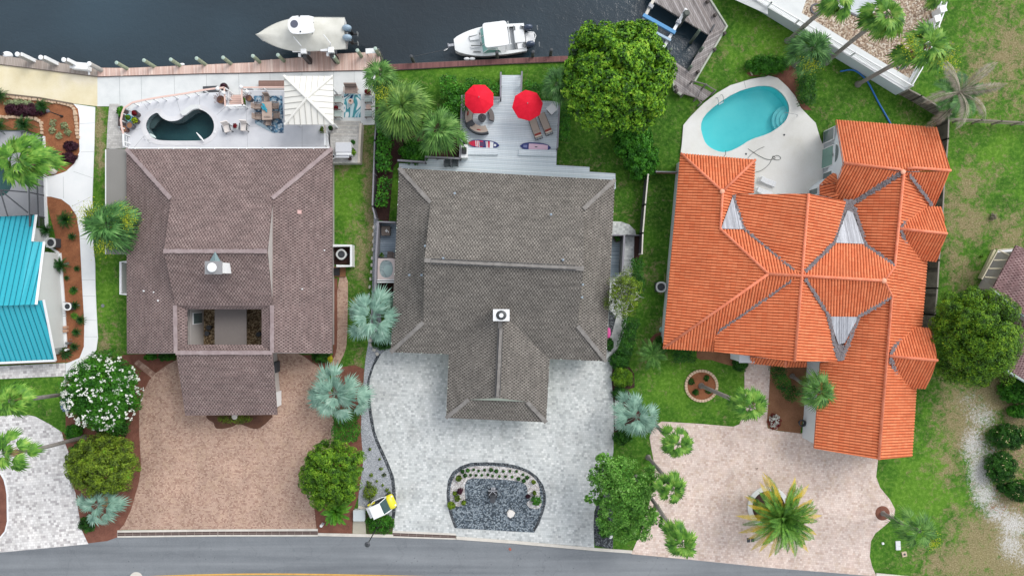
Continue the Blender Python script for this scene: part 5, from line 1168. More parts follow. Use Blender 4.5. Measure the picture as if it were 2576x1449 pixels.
cyl_ = [(67,310,1.0,'bright cycad above the pool screen enclosure'),(4,312,.95,'cycad at the left edge above the screen enclosure'),(2,245,.8,'cycad cut by the left edge below the tan slab'),(166,556,.95,'largest dark cycad near the curve of the white walk'),(126,572,.7,'cycad against the corner of the screen enclosure'),(190,592,.45,'small cycad at the edge of the white walk right of the large one'),(172,663,.85,'dark cycad below the upper air conditioner'),(197,680,.35,'tiny cycad beside the dark one at the walk edge'),
       (175,699,.3,'tiny lone cycad in the narrow mulch bed'),(196,728,.4,'small cycad upper end of the row by the walk'),(201,768,.5,'yellow green cycad right of the lower air conditioner'),(204,808,.55,'cycad below the lower air conditioner by the walk'),(201,840,.5,'round cycad halfway down the lower mulch bed'),(195,877,.5,'lowest cycad of the row beside the white walk')]
rj = random.Random(2)
for x, y, k, lb in cyl_:
    q = P(x, y); r = dup(proto, (q.x, q.y, 0), rj.random()*6, lb, k*1.35)
for x, y, k, lb in ((182,733,.55,'spiky yellow green bromeliad above the lower air conditioner'),(186,795,.6,'bromeliad with pink tips below the lower air conditioner'),(165,888,1.1,'large dark agave at the bottom corner of the teal house')):
    rg2 = np.random.default_rng(int(x+y)); q = P(x, y, .15); v, f = fan_crown(rg2, np.array(q), 9, .15*k, .75*k, 7, 1.5, 0, 1.2, .06, .3); tag(raw('bromeliad_plant', v, f, M_pcyb if k < 1 else M_pcyc), lb, 'plant')

# ------------------------------------------------------------------ shrubs and hedges
S_ = shrub
S_('purple_groundcover', 'low purple foliage mass in the bed at the far left', 62, 276, (56,15), .5, M_fpurple, 1, size=.12, nclump=90, nleaf=40)
S_('purple_shrub', 'upper dark purple shrub in the brown bed beside the curved walk', 176, 368, (20,14), .4, M_fpurple, 2, size=.1)
S_('purple_shrub', 'lower dark purple shrub in the brown bed beside the curved walk', 170, 398, (24,15), .4, M_fpurple, 3, size=.1)
S_('silver_groundcover', 'pale green groundcover above the purple foliage at the far left', 45, 260, (40,8), .3, foliage('leaf_sage', [C(120,140,96), C(160,176,128), C(196,204,164)]), 4, size=.1)
for i, (x, y) in enumerate(((132,308),(160,316),(130,328),(168,333),(148,342))):
    S_('dry_plant', 'small wispy grey green plant in the brown bed beside the curved walk', x, y, 10, .3, foliage('leaf_sage', []), 10+i, 'wispy plants in the brown bed', nclump=14, nleaf=14, size=.09)
S_('oleander_shrub', 'dark green bush below the white flowering tree', 278, 1072, (44,34), 1.6, M_fdark, 20, nclump=70, nleaf=60, size=.13)
S_('hydrangea_plant', 'bright green plant with pale blue flowers next to the pearl driveway', 182, 1088, (22,22), .8, M_fgreen, 21, size=.14)
S_('hydrangea_plant', 'bush with pale blue blooms at the left side of the white flowering tree', 166, 1020, (12,18), 1.0, M_fblue, 22, size=.12)
S_('fern_shrub', 'green fern bush under the left of the olive tree', 190, 1148, (20,34), 1.0, M_fgreen, 23, size=.13)
S_('low_shrub', 'dark low shrub under the bottom left silvery palm', 218, 1318, (22,22), .5, M_fdark, 24, size=.1)
S_('low_shrub', 'small green shrub under the lower left corner of the brown roof', 378, 898, (18,8), .5, M_fgreen, 25, size=.1)
S_('low_shrub', 'dark shrub against the wall below the brown roof, left of the garage', 418, 898, (26,10), .7, M_fdark, 26, size=.1)
S_('low_shrub', 'dark round shrub below the lower right corner of the brown roof', 806, 897, (24,16), .8, M_fdark, 27, size=.1)
S_('yellow_shrub', 'small yellow leaved shrub below the lower right corner of the brown roof', 830, 904, (6,9), .6, foliage('leaf_yellow', [C(170,170,30), C(210,206,50)]), 28, size=.1)
S_('low_shrub', 'sparse shrubs under the garage eave of the brown roofed house', 590, 1055, (50,12), .5, M_folive, 29, size=.09, nclump=50, nleaf=14)
hedge('hedge', 'clipped bright green hedge between the silvery palm and the domed lime tree', [(868,1030),(868,1110)], 64, 1.2, M_fgreen, 30, .11, 240)
S_('groundcover_plant', 'low green plants around the foot of the street lamp', 956, 1318, (38,26), .4, M_fgreen, 31, nclump=60, nleaf=30, size=.1)
S_('weeds', 'scrubby brown green weeds beside the domed lime tree in grey gravel', 930, 1238, (18,24), .6, M_folive, 32, nclump=34, nleaf=24, size=.1)
for i, (x, y, r) in enumerate(((959,1179,5),(934,1195,5),(925,1213,4),(973,1232,5),(979,1239,4),(963,1220,3),(948,1210,3),(955,1155,3),(930,1130,4),(966,1195,6))):
    S_('weed', 'small dark weed growing in the grey gravel strip', x, y, r, .25, M_folive, 40+i, 'weeds dotted over the grey gravel strip', nclump=8, nleaf=12, size=.08)
S_('round_shrub', 'dark shrub under the silvery palm left of the grey roof', 962, 862, (28,18), .8, M_fdark, 50, size=.12, nclump=50)
# yard between the brown and grey roofed houses
hedge('shrub_row', 'glossy green shrubs along the fence left of the grey roofed house', [(966,300),(968,345),(962,390),(964,430)], 36, 1.6, M_fgreen, 51, .2, 90, 'shrub')
hedge('shrub_row', 'lower clump of green shrubs along the fence left of the grey roof', [(968,448),(962,485),(958,520)], 30, 1.2, M_fgreen, 52, .18, 80, 'shrub')
hedge('shrub_mass', 'glossy green hedge left of the first red umbrella', [(1108,218),(1150,215),(1150,280),(1120,285)], 50, 1.5, M_fgreen, 53, .17, 110)
hedge('hedge', 'green hedge behind the first red umbrella up to the deck walkway', [(1170,214),(1240,222),(1252,232)], 34, 1.4, M_fgreen, 54, .16, 130)
hedge('hedge', 'green hedge right of the deck walkway behind the second red umbrella', [(1320,222),(1385,232)], 36, 1.4, M_fgreen, 55, .16, 130)
S_('shrub_mass', 'round green shrub in the corner left of the dark deck railing', 1040, 382, (38,30), 1.4, M_fgreen, 56, nclump=90, nleaf=60, size=.16)
hedge('hedge', 'narrow green hedge along the right rail of the red umbrella deck', [(1424,262),(1422,300),(1420,350)], 26, 1.3, M_fgreen, 57, .14, 140)
S_('glossy_shrub', 'large dark glossy shrub with bright tips below the round lime tree', 1594, 350, (50,62), 2.4, M_fgreen, 58, nclump=90, nleaf=90, size=.2, cr=.2)
S_('glossy_shrub', 'lower lobe of glossy bright tipped shrub beside the dark yard fence', 1616, 405, (46,46), 2.0, M_fgreen, 59, nclump=60, nleaf=90, size=.2, cr=.2)
# strip right of the grey house
hedge('hedge', 'dark hedge right of the silver side walk beside the small lichen tree', [(1602,650),(1606,720),(1600,745)], 30, 1.3, M_fdark, 60, .12, 200)
hedge('hedge', 'dark hedge curving along the silver walk below the lichen tree', [(1590,800),(1580,850),(1572,890)], 40, 1.1, M_fdark, 61, .12, 200)
S_('round_shrub', 'dark green mound above the bright round shrub beside the silver driveway', 1560, 906, (28,26), 1.0, M_fdark, 62, size=.11, nclump=70)
S_('round_shrub', 'bright green round clipped shrub at the edge of the silver driveway', 1567, 950, (27,25), 1.1, M_flime, 63, size=.1, nclump=90, nleaf=60)
S_('round_shrub', 'dark shrub between the bright round shrub and the silvery palm', 1560, 990, (22,18), .8, M_fdark, 64, size=.11)
S_('ornamental_shrub', 'dark spreading shrubs below the silvery palm next to the silver driveway', 1568, 1098, (26,20), .7, M_fdark, 65, size=.12)
S_('low_shrub', 'dark clump under the light green tree near the road', 1522, 1338, (16,14), .7, M_fdark, 66, size=.1)
S_('red_plant', 'small purplish plant in dark gravel at the left edge of the light green tree', 1512, 1300, (7,22), .4, M_fpurple, 67, size=.1, nclump=20, nleaf=20)
# orange house planting
hedge('hedge', 'dark clipped hedge under the bottom left eave of the orange roof', [(1695,893),(1748,895)], 34, 1.1, M_fdark, 70, .11, 240)
S_('low_shrub', 'dark shrub at the lower left corner of the orange roof behind the feathery palm', 1664, 868, (18,24), .9, M_fdark, 71, size=.11)
S_('round_shrub', 'square dark shrub left of the pink entry walk', 1864, 917, (20,17), 1.0, M_fdark, 72, size=.1, nclump=80)
hedge('hedge', 'dark curved hedge right of the pink entry walk', [(1957,922),(1962,950),(1985,985),(2005,1000)], 34, 1.0, M_fdark, 73, .11, 240)
S_('flower_bed_plant', 'white and red flowers at the bottom of the soil bed by the garage', 1948, 1062, (18,20), .35, M_fred, 74, nclump=16, nleaf=16, size=.12)
S_('flower_bed_plant', 'small white blossoms beside the red ones by the pink driveway edge', 1950, 1060, (16,18), .45, M_fwhite, 75, nclump=16, nleaf=14, size=.12)
for i, (x, y, r) in enumerate(((1739,960,10),(1778,951,8),(1751,987,8),(1783,983,8))):
    S_('low_plant', ['left','upper right','lower left','lower right'][i]+' small dark plant inside the round brick edged bed', x, y, r, .35, M_fdark, 80+i, 'plants inside the round brick edged bed', nclump=14, nleaf=20, size=.09)
S_('shrub_mass', 'spreading green shrub in the mulch above the turquoise pool', 1933, 163, (56,24), .9, M_fgreen, 85, nclump=110, nleaf=50, size=.12)
hedge('hedge', 'dark green hedge down the right side of the turquoise pool', [(2028,190),(2030,225),(2032,262)], 46, 1.0, M_fdark, 86, .12, 200)
for i, (x, y, rx, ry, lb) in enumerate(((2542,1099,50,33,'dark clipped bush with yellow specks at the right edge, largest of the lower group'),(2523,1177,39,40,'round clipped bush left of the brown leaf litter at the right edge'),(2570,1236,34,28,'clipped bush at the right edge below the round one'),(2523,1228,12,11,'small round bush between the two lower clipped bushes'),(2558,984,42,32,'loose dark shrub below the rose roofed house'),(2572,1036,30,16,'shrub at the right edge above the largest clipped bush'))):
    S_('clipped_bush', lb, x, y, (rx,ry), 1.5 if rx > 20 else .7, M_fdark if i < 4 else M_fgreen, 90+i, nclump=120 if rx > 20 else 30, nleaf=60, size=.1, cr=.16, rough=.05)
    if i < 3: v = S_('fallen_leaves', 'yellow leaves fallen on the clipped bush: '+['largest','round','lower right'][i], x, y, (rx*.9,ry*.9), 1.62, foliage('leaf_fallen', [C(210,204,140), C(226,214,170)]), 190+i, nclump=26, nleaf=2, size=.13, cr=.1, inner=0, cat='leaves', zmin=.1)
# island plants
ip = CR(1116.3,1150.6,.14223,[(330,245),(425,220),(530,210),(620,230),(725,213),(838,210),(930,232),(1055,240),(1170,235),(1290,238),(1400,295),(1475,345),(1413,405),(1320,372),(1213,338),(1095,328),(985,325),(865,320),(780,298),(675,308),(573,308),(478,303),(380,310)])
base_ = None
for i, (x, y) in enumerate(ip):
    q = P(x, y, .08); big = i in (0,1,5,6,11,12,13,22)
    if base_ is None: base_ = S_('tuft_plant', 'small dark tuft in the white gravel arc, outer row, number 1', x, y, 5.2, .25, M_fdark, 300, 'tufts planted in the white gravel arc', nclump=12, nleaf=16, size=.08, z0=.08); continue
    c = base_.copy(); COL.objects.link(c); c['label'] = 'small dark tuft in the white gravel arc, %s row, number %d' % ('outer' if i < 12 else 'inner', i+1 if i < 12 else 24-i); c.location = (q.x, q.y, .07); c.rotation_euler = (0, 0, i*1.1); k = 1.0 if big else .68; c.scale = (k, k, k)
for i, (u, v_, r, m, lb) in enumerate(((260,375,7.5,M_folive,'brown green bush at the upper left of the white gravel arc'),(290,600,7.5,M_fpurple,'dark reddish bush halfway down the left of the white gravel arc'),(195,640,5,M_folive,'small bush left of the reddish one in the white gravel'),(235,730,7.5,M_folive,'bush near the lower left end of the white gravel arc'),(350,805,6,M_folive,'bush on the inner lower left end of the white gravel arc'),(135,850,10,M_folive,'spreading bush at the outer lower left of the gravel island'),(1590,440,5,M_folive,'small brown bush at the upper right of the white gravel arc'),(1605,630,5,M_folive,'small bush above the large green one on the gravel island'),(1490,690,5.5,M_fpurple,'dark bush left of the large green one on the gravel island'),(1635,765,13,M_fgreen,'largest green bush at the right end of the white gravel arc'))):
    (x, y), = CR(1116.3,1150.6,.14223,[(u,v_)]); S_('island_bush', lb, x, y, r, .3+r*.03, m, 320+i, nclump=24, nleaf=30, size=.09, z0=.07)
# ------------------------------------------------------------------ docks, pilings
def dock(name, label, pts, mat, z=.18, th=.22, group=None, piles=()):
    t = thing(name, label, 'dock', P(*pts[0]), group); mb = MB(); mb.prism(PP(pts, z), z-th, z); mb.build('deck_boards', mat, t)
    mb = MB(); q = PP(pts, z)
    for i in range(len(q)):
        mb.strip([q[i], q[(i+1) % len(q)]], .07, z-th-.12, z-.02)
    mb.build('fascia_board', plain('fascia_'+name, lerp(C(120,104,98), (0,0,0,1), .2), .9), t)
    return t
dock('dock_walkway', 'taupe boarded dock walkway along the tan concrete slab', [(-200,125),(0,141),(246,171),(245.5,193),(0,162),(-200,145)], M_taupedock)
dock('dock_walkway', 'pink boarded dock walkway with a platform below the covered boat', [(245,171.5),(325,172),(480,165),(640,158),(640,154),(768,145),(768,122),(834,118),(835,137),(955,131),(957,177),(909,177),(644,183),(520,185),(245,193)], M_pinkdock)
mb = MB()
for x0, y0, y1 in ((682,150,182),(778,126,180),(304,172,192),(380,170,188)): mb.strip(PP([(x0,y0),(x0+2,y1)], .19), .18, .17, .185)
tag(mb.build('dock_plank', plain('pale_plank', C(240,216,202), .7, 0, .05)), 'paler cross planks laid in the pink dock walkway', 'plank')
dock('dock_walkway', 'dark red boarded seawall walk below the moored white boat', [(957,164),(1288,148),(1415,142),(1530,142),(1530,156),(1415,155),(1288,160),(957,178)], M_reddock)
def piling(top, foot, label, group, r=.16, z=1.6, cap=M_pcap, mat=M_pile, n=0):
    a = P(*top, z); t = thing('piling', label, 'piling', (a.x, a.y, -2), group); mb = MB()
    mb.tube([(a.x, a.y, -2), (a.x, a.y, z)], [r*1.08, r], 12); mb.build('post', mat, t, True)
    mb = MB(); mb.cyl(a.x, a.y, z, z+.04, r*1.05, r*.5, 14); mb.build('cap', cap, t); return t
gp = 'weathered pilings along the pink dock walkway'
names = ['first piling from the left along the pink dock walkway','second piling from the left along the pink dock walkway','piling beside the white fender on the pink dock','fourth piling along the pink dock walkway','fifth piling along the pink dock walkway','piling where the pink dock widens','piling left of the boat lift motors','piling just right of the second boat lift motor','piling right of the boat lift on the pink dock','last piling at the right end of the pink dock beside the cleaning table']
for (x, y), lb in zip(((293,158.5),(362,152.5),(429.5,150.5),(494.5,147.5),(561,145.5),(636,141.5),(699,139),(839,143),(899,127.5),(944,123)), names): piling((x,y), None, lb, gp, z=1.75)
for (x, y), lb in zip(((1034,142),(1250,132),(1385,128),(1415,112),(1315,131)), ('dark piling standing alone left of the moored boat','black piling beside the cabin of the moored boat','piling near the stern of the moored boat','dark piling right of the moored boat',None)):
    if lb: piling((x, y), None, lb, 'dark pilings along the red seawall walk', .14, 1.3, M_dark, plain('dark_piling', C(60,66,58), .9, 0, .3, 5)) if y != 112 else piling((1387,126), None, lb, 'dark pilings along the red seawall walk', .14, 1.3, M_dark, plain('dark_piling', C(60,66,58), .9, 0, .3, 5))
for o in [o for o in COL.objects if o.get('label') == 'piling near the stern of the moored boat']: o.location = P(1341,131,1.3).xy.to_3d()+Vector((0,0,-2))
for i, (x, y, lb) in enumerate(((43,137,'white capped piling with pale boards next to the round white buoy'),(102,145,'white capped piling in the middle of the taupe dock walkway'),(160,151,'white capped piling left of the white dock box'),(224,161,'white capped piling right of the white dock box'))):
    t = piling((x,y), None, lb, 'white capped pilings along the taupe dock', .2, 1.9, M_white, plain('piling_grey', C(170,166,160), .8, 0, .2, 4)); a = P(x, y, 1.9)
    if i < 3: mb = MB(); mb.box(a.x+.34, a.y+.02, .7, .13, .3, 2.3); mb.build('fender_board', M_white, t)
def boxthing(name, label, cat, x0, y0, x1, y1, z0, z1, m, rz=0, r=.05, lid=None, group=None):
    a, b = P(x0, y0, z1), P(x1, y1, z1); t = thing(name, label, cat, ((a.x+b.x)/2, (a.y+b.y)/2, z0), group); mb = MB()
    sx, sy = abs(b.x-a.x), abs(b.y-a.y); cx, cy = (a.x+b.x)/2, (a.y+b.y)/2
    mb.rbox(cx, cy, (z0+z1-.08)/2, sx*.96, sy*.94, z1-z0-.08, rz, 0, r); mb.build('body', m, t); mb = MB(); mb.rbox(cx, cy, z1-.04, sx, sy, .08, rz, 0, r); mb.build('lid', lid or m, t); return t
boxthing('dock_box', 'white fibreglass dock box on the taupe dock walkway', 'dock box', 175, 157, 220, 174, .18, .85, M_white, -.10)
mb = MB(); q = P(222,178,.3); mb.box(q.x, q.y, .22, .14, .75, .07, .1); tag(mb.build('dock_step', M_white), 'small white board lying right of the white dock box', 'board')
q = P(9,135,.4); t = thing('buoy', 'round white buoy hanging at the left end of the taupe dock', 'buoy', (q.x, q.y, -1)); mb = MB(); mb.ell((q.x, q.y, -.1), .42, .34, .38, 16, 8); mb.build('float', M_white, t, True); mb = MB(); mb.cyl(q.x-.18, q.y+.0, .25, .32, .1, .08, 12); mb.build('eye', M_dark, t)
q = P(456,162.5,.2); t = thing('fender', 'white fender hanging off the pink dock beside the third piling', 'fender', (q.x, q.y, -.5)); mb = MB(); mb.ell((q.x, q.y, .1), .27, .13, .14, 14, 8, 0, .18); mb.build('tube', M_white, t, True); mb = MB(); mb.tube([(q.x-.25,q.y,.1),(q.x-.5,q.y-.2,.2)], .02, 6); mb.build('rope', M_dark, t)
t = thing('fender', 'pair of white fenders between the moored boat and the red seawall walk', 'fender', P(1181,148)); 
for k in (-1, 1): q = P(1181+k*7,148,.2); mb = MB(); mb.ell((q.x, q.y, .1), .27, .14, .15, 14, 8); mb.build('tube', M_white, t, True)
# fish cleaning table
q = P(934,130,.9); t = thing('cleaning_table', 'white fish cleaning table beside the last piling of the pink dock', 'table', (q.x, q.y, .18)); mb = MB(); mb.box(q.x, q.y, 1.0, .95, .45, .06, .05); mb.build('table_top', M_white, t)
for i in (-1, 1):
    for j in (-1, 1): mb = MB(); mb.box(q.x+i*.42, q.y+j*.17, .58, .05, .05, .8); mb.build('leg', M_steel, t)
mb = MB(); q = P(955,128,1.2); mb.cyl(q.x, q.y, -.5, 1.6, .05, .05, 8); tag(mb.build('pole', M_steel), 'thin grey pole at the right end of the pink dock', 'pole')
# old wooden dock with slip
wd = thing('wooden_dock', 'old weathered grey wooden dock wrapped round an open boat slip', 'dock', P(1700,150))
zd = .55
W = lambda L: CR(1597,0,.09481,L)
armN = W([(420,-900),(1150,-700),(2010,10),(2440,700),(1960,930),(520,50)]); armR = W([(2440,700),(1690,2060),(1190,1860),(1960,930)])
legs = CR(1683,154.5,.09481,[(0,-30),(140,0),(500,240),(640,0),(1000,0),(690,530),(470,760),(330,890),(150,775),(100,600),(90,300),(0,260),(-120,200),(-260,-60)])
mb = MB(); mb.prism(PP(W([(440,-120),(500,-900),(1500,-900),(2010,10),(2445,705),(1965,935),(520,55)]), zd), zd-.2, zd); mb.build('deck_boards', M_wood, wd)
mb = MB(); rr = CR(1683,154.5,.09481,[(1000,0),(690,530),(520,230),(640,0)]); rt2 = W([(2445,705),(1965,935)])
mb.prism(PP([rt2[0], (1777.5,154.5), (1748.5,204.5), (1731.5,177), (1743,154.5), rt2[1]], zd-.003), zd-.2, zd-.003); mb.build('deck_boards', M_wood2, wd)
mb = MB(); mb.prism(PP(CR(1683,154.5,.09481,[(140,0),(500,240),(690,530),(470,760),(330,890),(150,775),(100,600),(90,300),(60,260),(-60,180),(-220,0),(-340,-260),(-100,-200)]), zd-.006), zd-.2, zd-.006); mb.build('deck_boards', M_wood2b, wd)
mb = MB(); kb = W([(2005,0),(2450,700),(1030,3030)]); mb.strip(PP([kb[0], kb[1], (1748,205)], zd+.1), .16, zd-.25, zd+.12); mb.strip(PP([(1691,182),(1697,226),(1714,239)], zd+.1), .12, zd-.2, zd+.08); mb.build('edge_board', plain('edge_pale', C(186,192,176), .8, 0, .12), wd)
mb = MB()
for x, y in ((1781,3),(1800,37),(1824,83),(1799,124),(1757,180),(1692,183),(1691,173),(1700,218),(1703,228)):
    q = P(x, y, zd+.35); mb.box(q.x, q.y, zd+.1, .2, .26, .55, .5)
mb.build('post', plain('old_post', C(84,76,72), .95, 0, .3, 6), wd)
mb = MB(); q1 = P(1809,77,1.4); mb.box(P(1794,70,zd+.3).x, P(1794,70,zd+.3).y, zd+.1, .12, .7, .2, -.5); mb.build('cleat', M_dark, wd)
for i, ((x0, y0), (x1, y1), lb) in enumerate((((1752,88),(1762,74),'greenish piling standing in the slip beside the old wooden dock'),((1770,118),(1755,136),'piling at the right side of the open boat slip'),((1741,165),(1732,178),'leaning piling with ring at the lower corner of the boat slip'),((1678,140),(1690,122),'piling at the mouth of the slip near the round tree'))):
    a, b = P(x1, y1, 2.2) if i in (0,3) else P(x0, y0, 1.6), P(x0, y0, -1) ; t = thing('piling', lb, 'piling', (a.x, a.y, -2), 'pilings of the open boat slip'); mb = MB(); mb.tube([(a.x, a.y, -2), (a.x, a.y, a.z-.3)], [.17,.14], 10); mb.build('post', plain('slip_piling', C(96,110,96), .9, 0, .3, 5), t, True)
# slip lift: two beams and two bunks
bl = thing('boat_lift', 'empty boat lift with white beams and blue padded bunks over the slip', 'boat lift', P(1665,70,-1))
zb = 1.3; Lz = lambda L, z=zb: PP(W(L), z)
for a, b in ((( 520,-40),(175,640)),((1370,235),(690,1400))):
    mb = MB(); q = Lz([a, b]); mb.strip(q, .26, zb-.28, zb); mb.build('beam', M_white if a[0] > 600 else plain('beam_cream', C(218,212,200), .5), bl)
for a, b, m, wdt in (((225,395),(1080,870),plain('bunk_blue', C(84,152,206), .6, 0, .08), .30),((95,620),(960,1075),plain('bunk_pale_blue', C(170,196,216), .6, 0, .08), .20)):
    mb = MB(); q = Lz([a, b], zb+.25); mb.strip(q, wdt, zb+.02, zb+.25); mb.build('bunk', m, bl)
for u, v_ in ((430,170),(1160,590),(885,1060),(1345,330)): q, = Lz([(u,v_)], zb+.1); mb = MB(); mb.box(q.x, q.y, zb+.05, .42, .3, .3, -.5); mb.build('bracket', M_galv, bl)
mb = MB(); q, = Lz([(1380,350)], 1.9); mb.tube([(q.x,q.y,-1.8),(q.x,q.y,1.8)], .2, 10); mb.cyl(q.x, q.y, 1.8, 2.0, .3, .22, 12); mb.build('motor_post', plain('lift_post', C(92,98,92), .8, 0, .3, 5), bl)
for u, v_ in ((430,60),(200,600),(700,1380)): q, = Lz([(u,v_)], zb); mb = MB(); mb.tube([(q.x,q.y,-1.8),(q.x,q.y,zb-.28)], .1, 8); mb.build('post', M_galv, bl)
# steps from the old dock to the pool terrace
t = thing('dock_steps', 'grey wooden steps with railings from the old dock down to the turquoise pool terrace', 'steps', P(1750,235))
st = lambda L, z=.5: PP(CR(1683,154.5,.09481,L), z)
for k, (a, b, c_, d_) in enumerate((((500,600),(640,600),(500,880),(400,830)),((640,600),(800,660),(650,950),(500,900)),((800,660),(880,690),(750,970),(650,920)),((880,690),(1160,850),(900,1060),(760,980)))):
    mb = MB(); z = .5-k*.1; mb.prism(st([a,b,c_,d_], z), z-.14, z); mb.build('step', M_wood2b, t)
for L, z in (([(620,520),(980,620),(1230,780)],1.35),([(390,860),(740,970),(850,1100)],1.2)):
    mb = MB(); mb.tube(smooth_open([tuple(q) for q in st(L, z)], 0), .06, 6)
    for u, v_ in L: q, = st([(u,v_)], z); mb.box(q.x, q.y, z/2+.1, .12, .12, z)
    mb.build('handrail', plain('rail_weathered', C(128,122,116), .9, 0, .25, 6), t)

# ------------------------------------------------------------------ boats
def bframe(xs, ys, ang, z0):
    """local boat frame: +x towards the bow"""
    return Matrix.Translation(Vector((xs, ys, z0))) @ Matrix.Rotation(ang, 4, 'Z')
def xf(mb, M): mb.v = [tuple(M @ Vector(q)) for q in mb.v]; return mb
def hull(L, B, z0, z1, n=20, flare=.82, stern=.86, bowsharp=.62):
    mb = MB(); rings = []
    for i in range(n+1):
        t = i/n; x = -L/2+L*t; wd = B/2*(stern+(1-stern)*min(1, t*3)) if t < .45 else B/2*max(0.0, 1-((t-.45)/.55)**(1/bowsharp*1.25))
        sheer_ = .25*t*t*(z1-z0); rings.append([(x, wd, z1+sheer_), (x, wd*flare, z0+(z1-z0)*.35), (x, wd*.25, z0), (x, 0, z0-.12), (x, -wd*.25, z0), (x, -wd*flare, z0+(z1-z0)*.35), (x, -wd, z1+sheer_)])
    vs = [p for r in rings for p in r]; fs = [(i*7+j, (i+1)*7+j, (i+1)*7+j+1, i*7+j+1) for i in range(n) for j in range(6)]; fs.append(tuple(range(7)))
    return mb.add(vs, fs), rings
def outboard(par, M, x, y, cowl, tilt=0.0, lower=True):
    o = thing_part = None
    mb = MB(); mb.ell((x-.30, y, .55), .42, .27, .34, 16, 8, 0); mb.box(x-.3, y, .2, .5, .3, .4); e = xf(mb, M).build('engine_cowl', cowl, par, True)
    mb = MB(); mb.box(x-.45, y, -.35, .28, .18, 1.0); mb.tube([(x-.3, y, -.9), (x-.85, y, -.9)], [.12,.07], 8)
    if tilt: mb.v = [(x-.2+((a-x+.2)*math.cos(tilt)-(c)*math.sin(tilt)), b, (a-x+.2)*math.sin(tilt)*-1*0+(c*math.cos(tilt)+(a-x+.2)*math.sin(tilt)*.3)) for a, b, c in mb.v]
    xf(mb, M).build('engine_leg', M_black, par)
    mb = MB(); zz = .2 if tilt else -.9; xx = x-1.15 if tilt else x-.9
    for k in range(3): a = k*2.09; mb.box(xx, y+.13*math.cos(a), zz+.13*math.sin(a), .05, .2, .12, 0, 0, .4)
    xf(mb, M).build('propeller', M_steel, par)
# covered boat on the lift (bow to the left)
zl = .6; bow = P(644,88,zl+1.6); stn = P(866,81,zl+1.5); cxb = (bow+stn)/2; Lb = (bow-stn).length; ang = math.atan2(bow.y-stn.y, bow.x-stn.x)
Mb = bframe(cxb.x, cxb.y, ang, zl)
cb = thing('covered_boat', 'white boat under a beige canvas cover with a hardtop, hanging on the dock lift', 'boat', (cxb.x, cxb.y, zl))
mb, rg_b = hull(Lb, 2.95, .1, 1.25, 22, .84, .93, .55); xf(mb, Mb).build('hull', M_white, cb, True)
mb = MB(); vs = []; fs = []; n = len(rg_b); J = 12; rr_ = random.Random(9)
for i, r in enumerate(rg_b):
    t = i/(n-1); wd = r[0][1]; z = r[0][2]; pk = z+.22+.62*math.exp(-((t-.46)/.22)**2)+.08*(1-t)
    for j in range(J+1):
        s_ = j/J*2-1; zz = z-.06+(pk-z)*(1-abs(s_)**1.6)+.035*math.sin(9*s_*(.5+t)+i*.7)*(1-s_*s_)*(1 if abs(t-.46) < .35 else .3)
        vs.append((r[0][0]*1.004, s_*(wd+.03), zz))
fs = [(i*(J+1)+j, i*(J+1)+j+1, (i+1)*(J+1)+j+1, (i+1)*(J+1)+j) for i in range(n-1) for j in range(J)]
mb.add(vs, fs); xf(mb, Mb).build('canvas_cover', mottled('canvas_beige', [C(196,195,184), C(212,211,202), C(222,221,213)], .9, .85, 20, .1, .15), cb, True)
s = NT('canvas'); 
ht_c = P(761,72,zl+3.1); mb = MB(); q0, q1, q2, q3 = P(724,42,zl+3.1), P(790,42,zl+3.1), P(791,83,zl+3.1), P(733,87,zl+3.1)
top_ = smooth([(727,48),(738,40),(789,40),(787,52),(788,68),(792,76),(786,84),(738,87),(727,78),(723,62)], 1)
mb.prism(PP(top_, zl+2.7), zl+2.6, zl+2.7); tt = mb.build('hardtop', M_white, cb)
q = P(740,61,zl+2.72); mb = MB(); mb.cyl(q.x, q.y, zl+2.7, zl+2.73, .33, .33, 20); mb.build('hatch', plain('smoked_hatch', C(92,96,112), .2), tt)
for dx, dy in ((-1,-.7),(-1,.7),(1,-.7),(1,.7)):
    q = P(758,63,zl+2.6); mb = MB(); mb.tube([(q.x+dx*.8, q.y+dy*.75, zl+1.6), (q.x+dx*.75, q.y+dy*.7, zl+2.62)], .035, 6); mb.build('support', M_steel, tt)
mb = MB(); mb.box(*P(753,40.5,zl+2.75).xy, zl+2.74, .12, .1, .08); mb.box(*P(755.5,80,zl+2.75).xy, zl+2.74, .12, .08, .06); mb.build('light', M_black, tt)
Lx = Lb/2
M_cowlg = plain('cowl_grey_blue', C(150,172,190), .35, 0, .08); M_cowlb = plain('cowl_blue_black', C(58,74,100), .25, 0, .3, 4)
for y in (-.42, .42):
    Mo = bframe(cxb.x, cxb.y, ang, zl+1.0); outboard(cb, Mo, -Lx+.05, y+.10, M_cowlg)
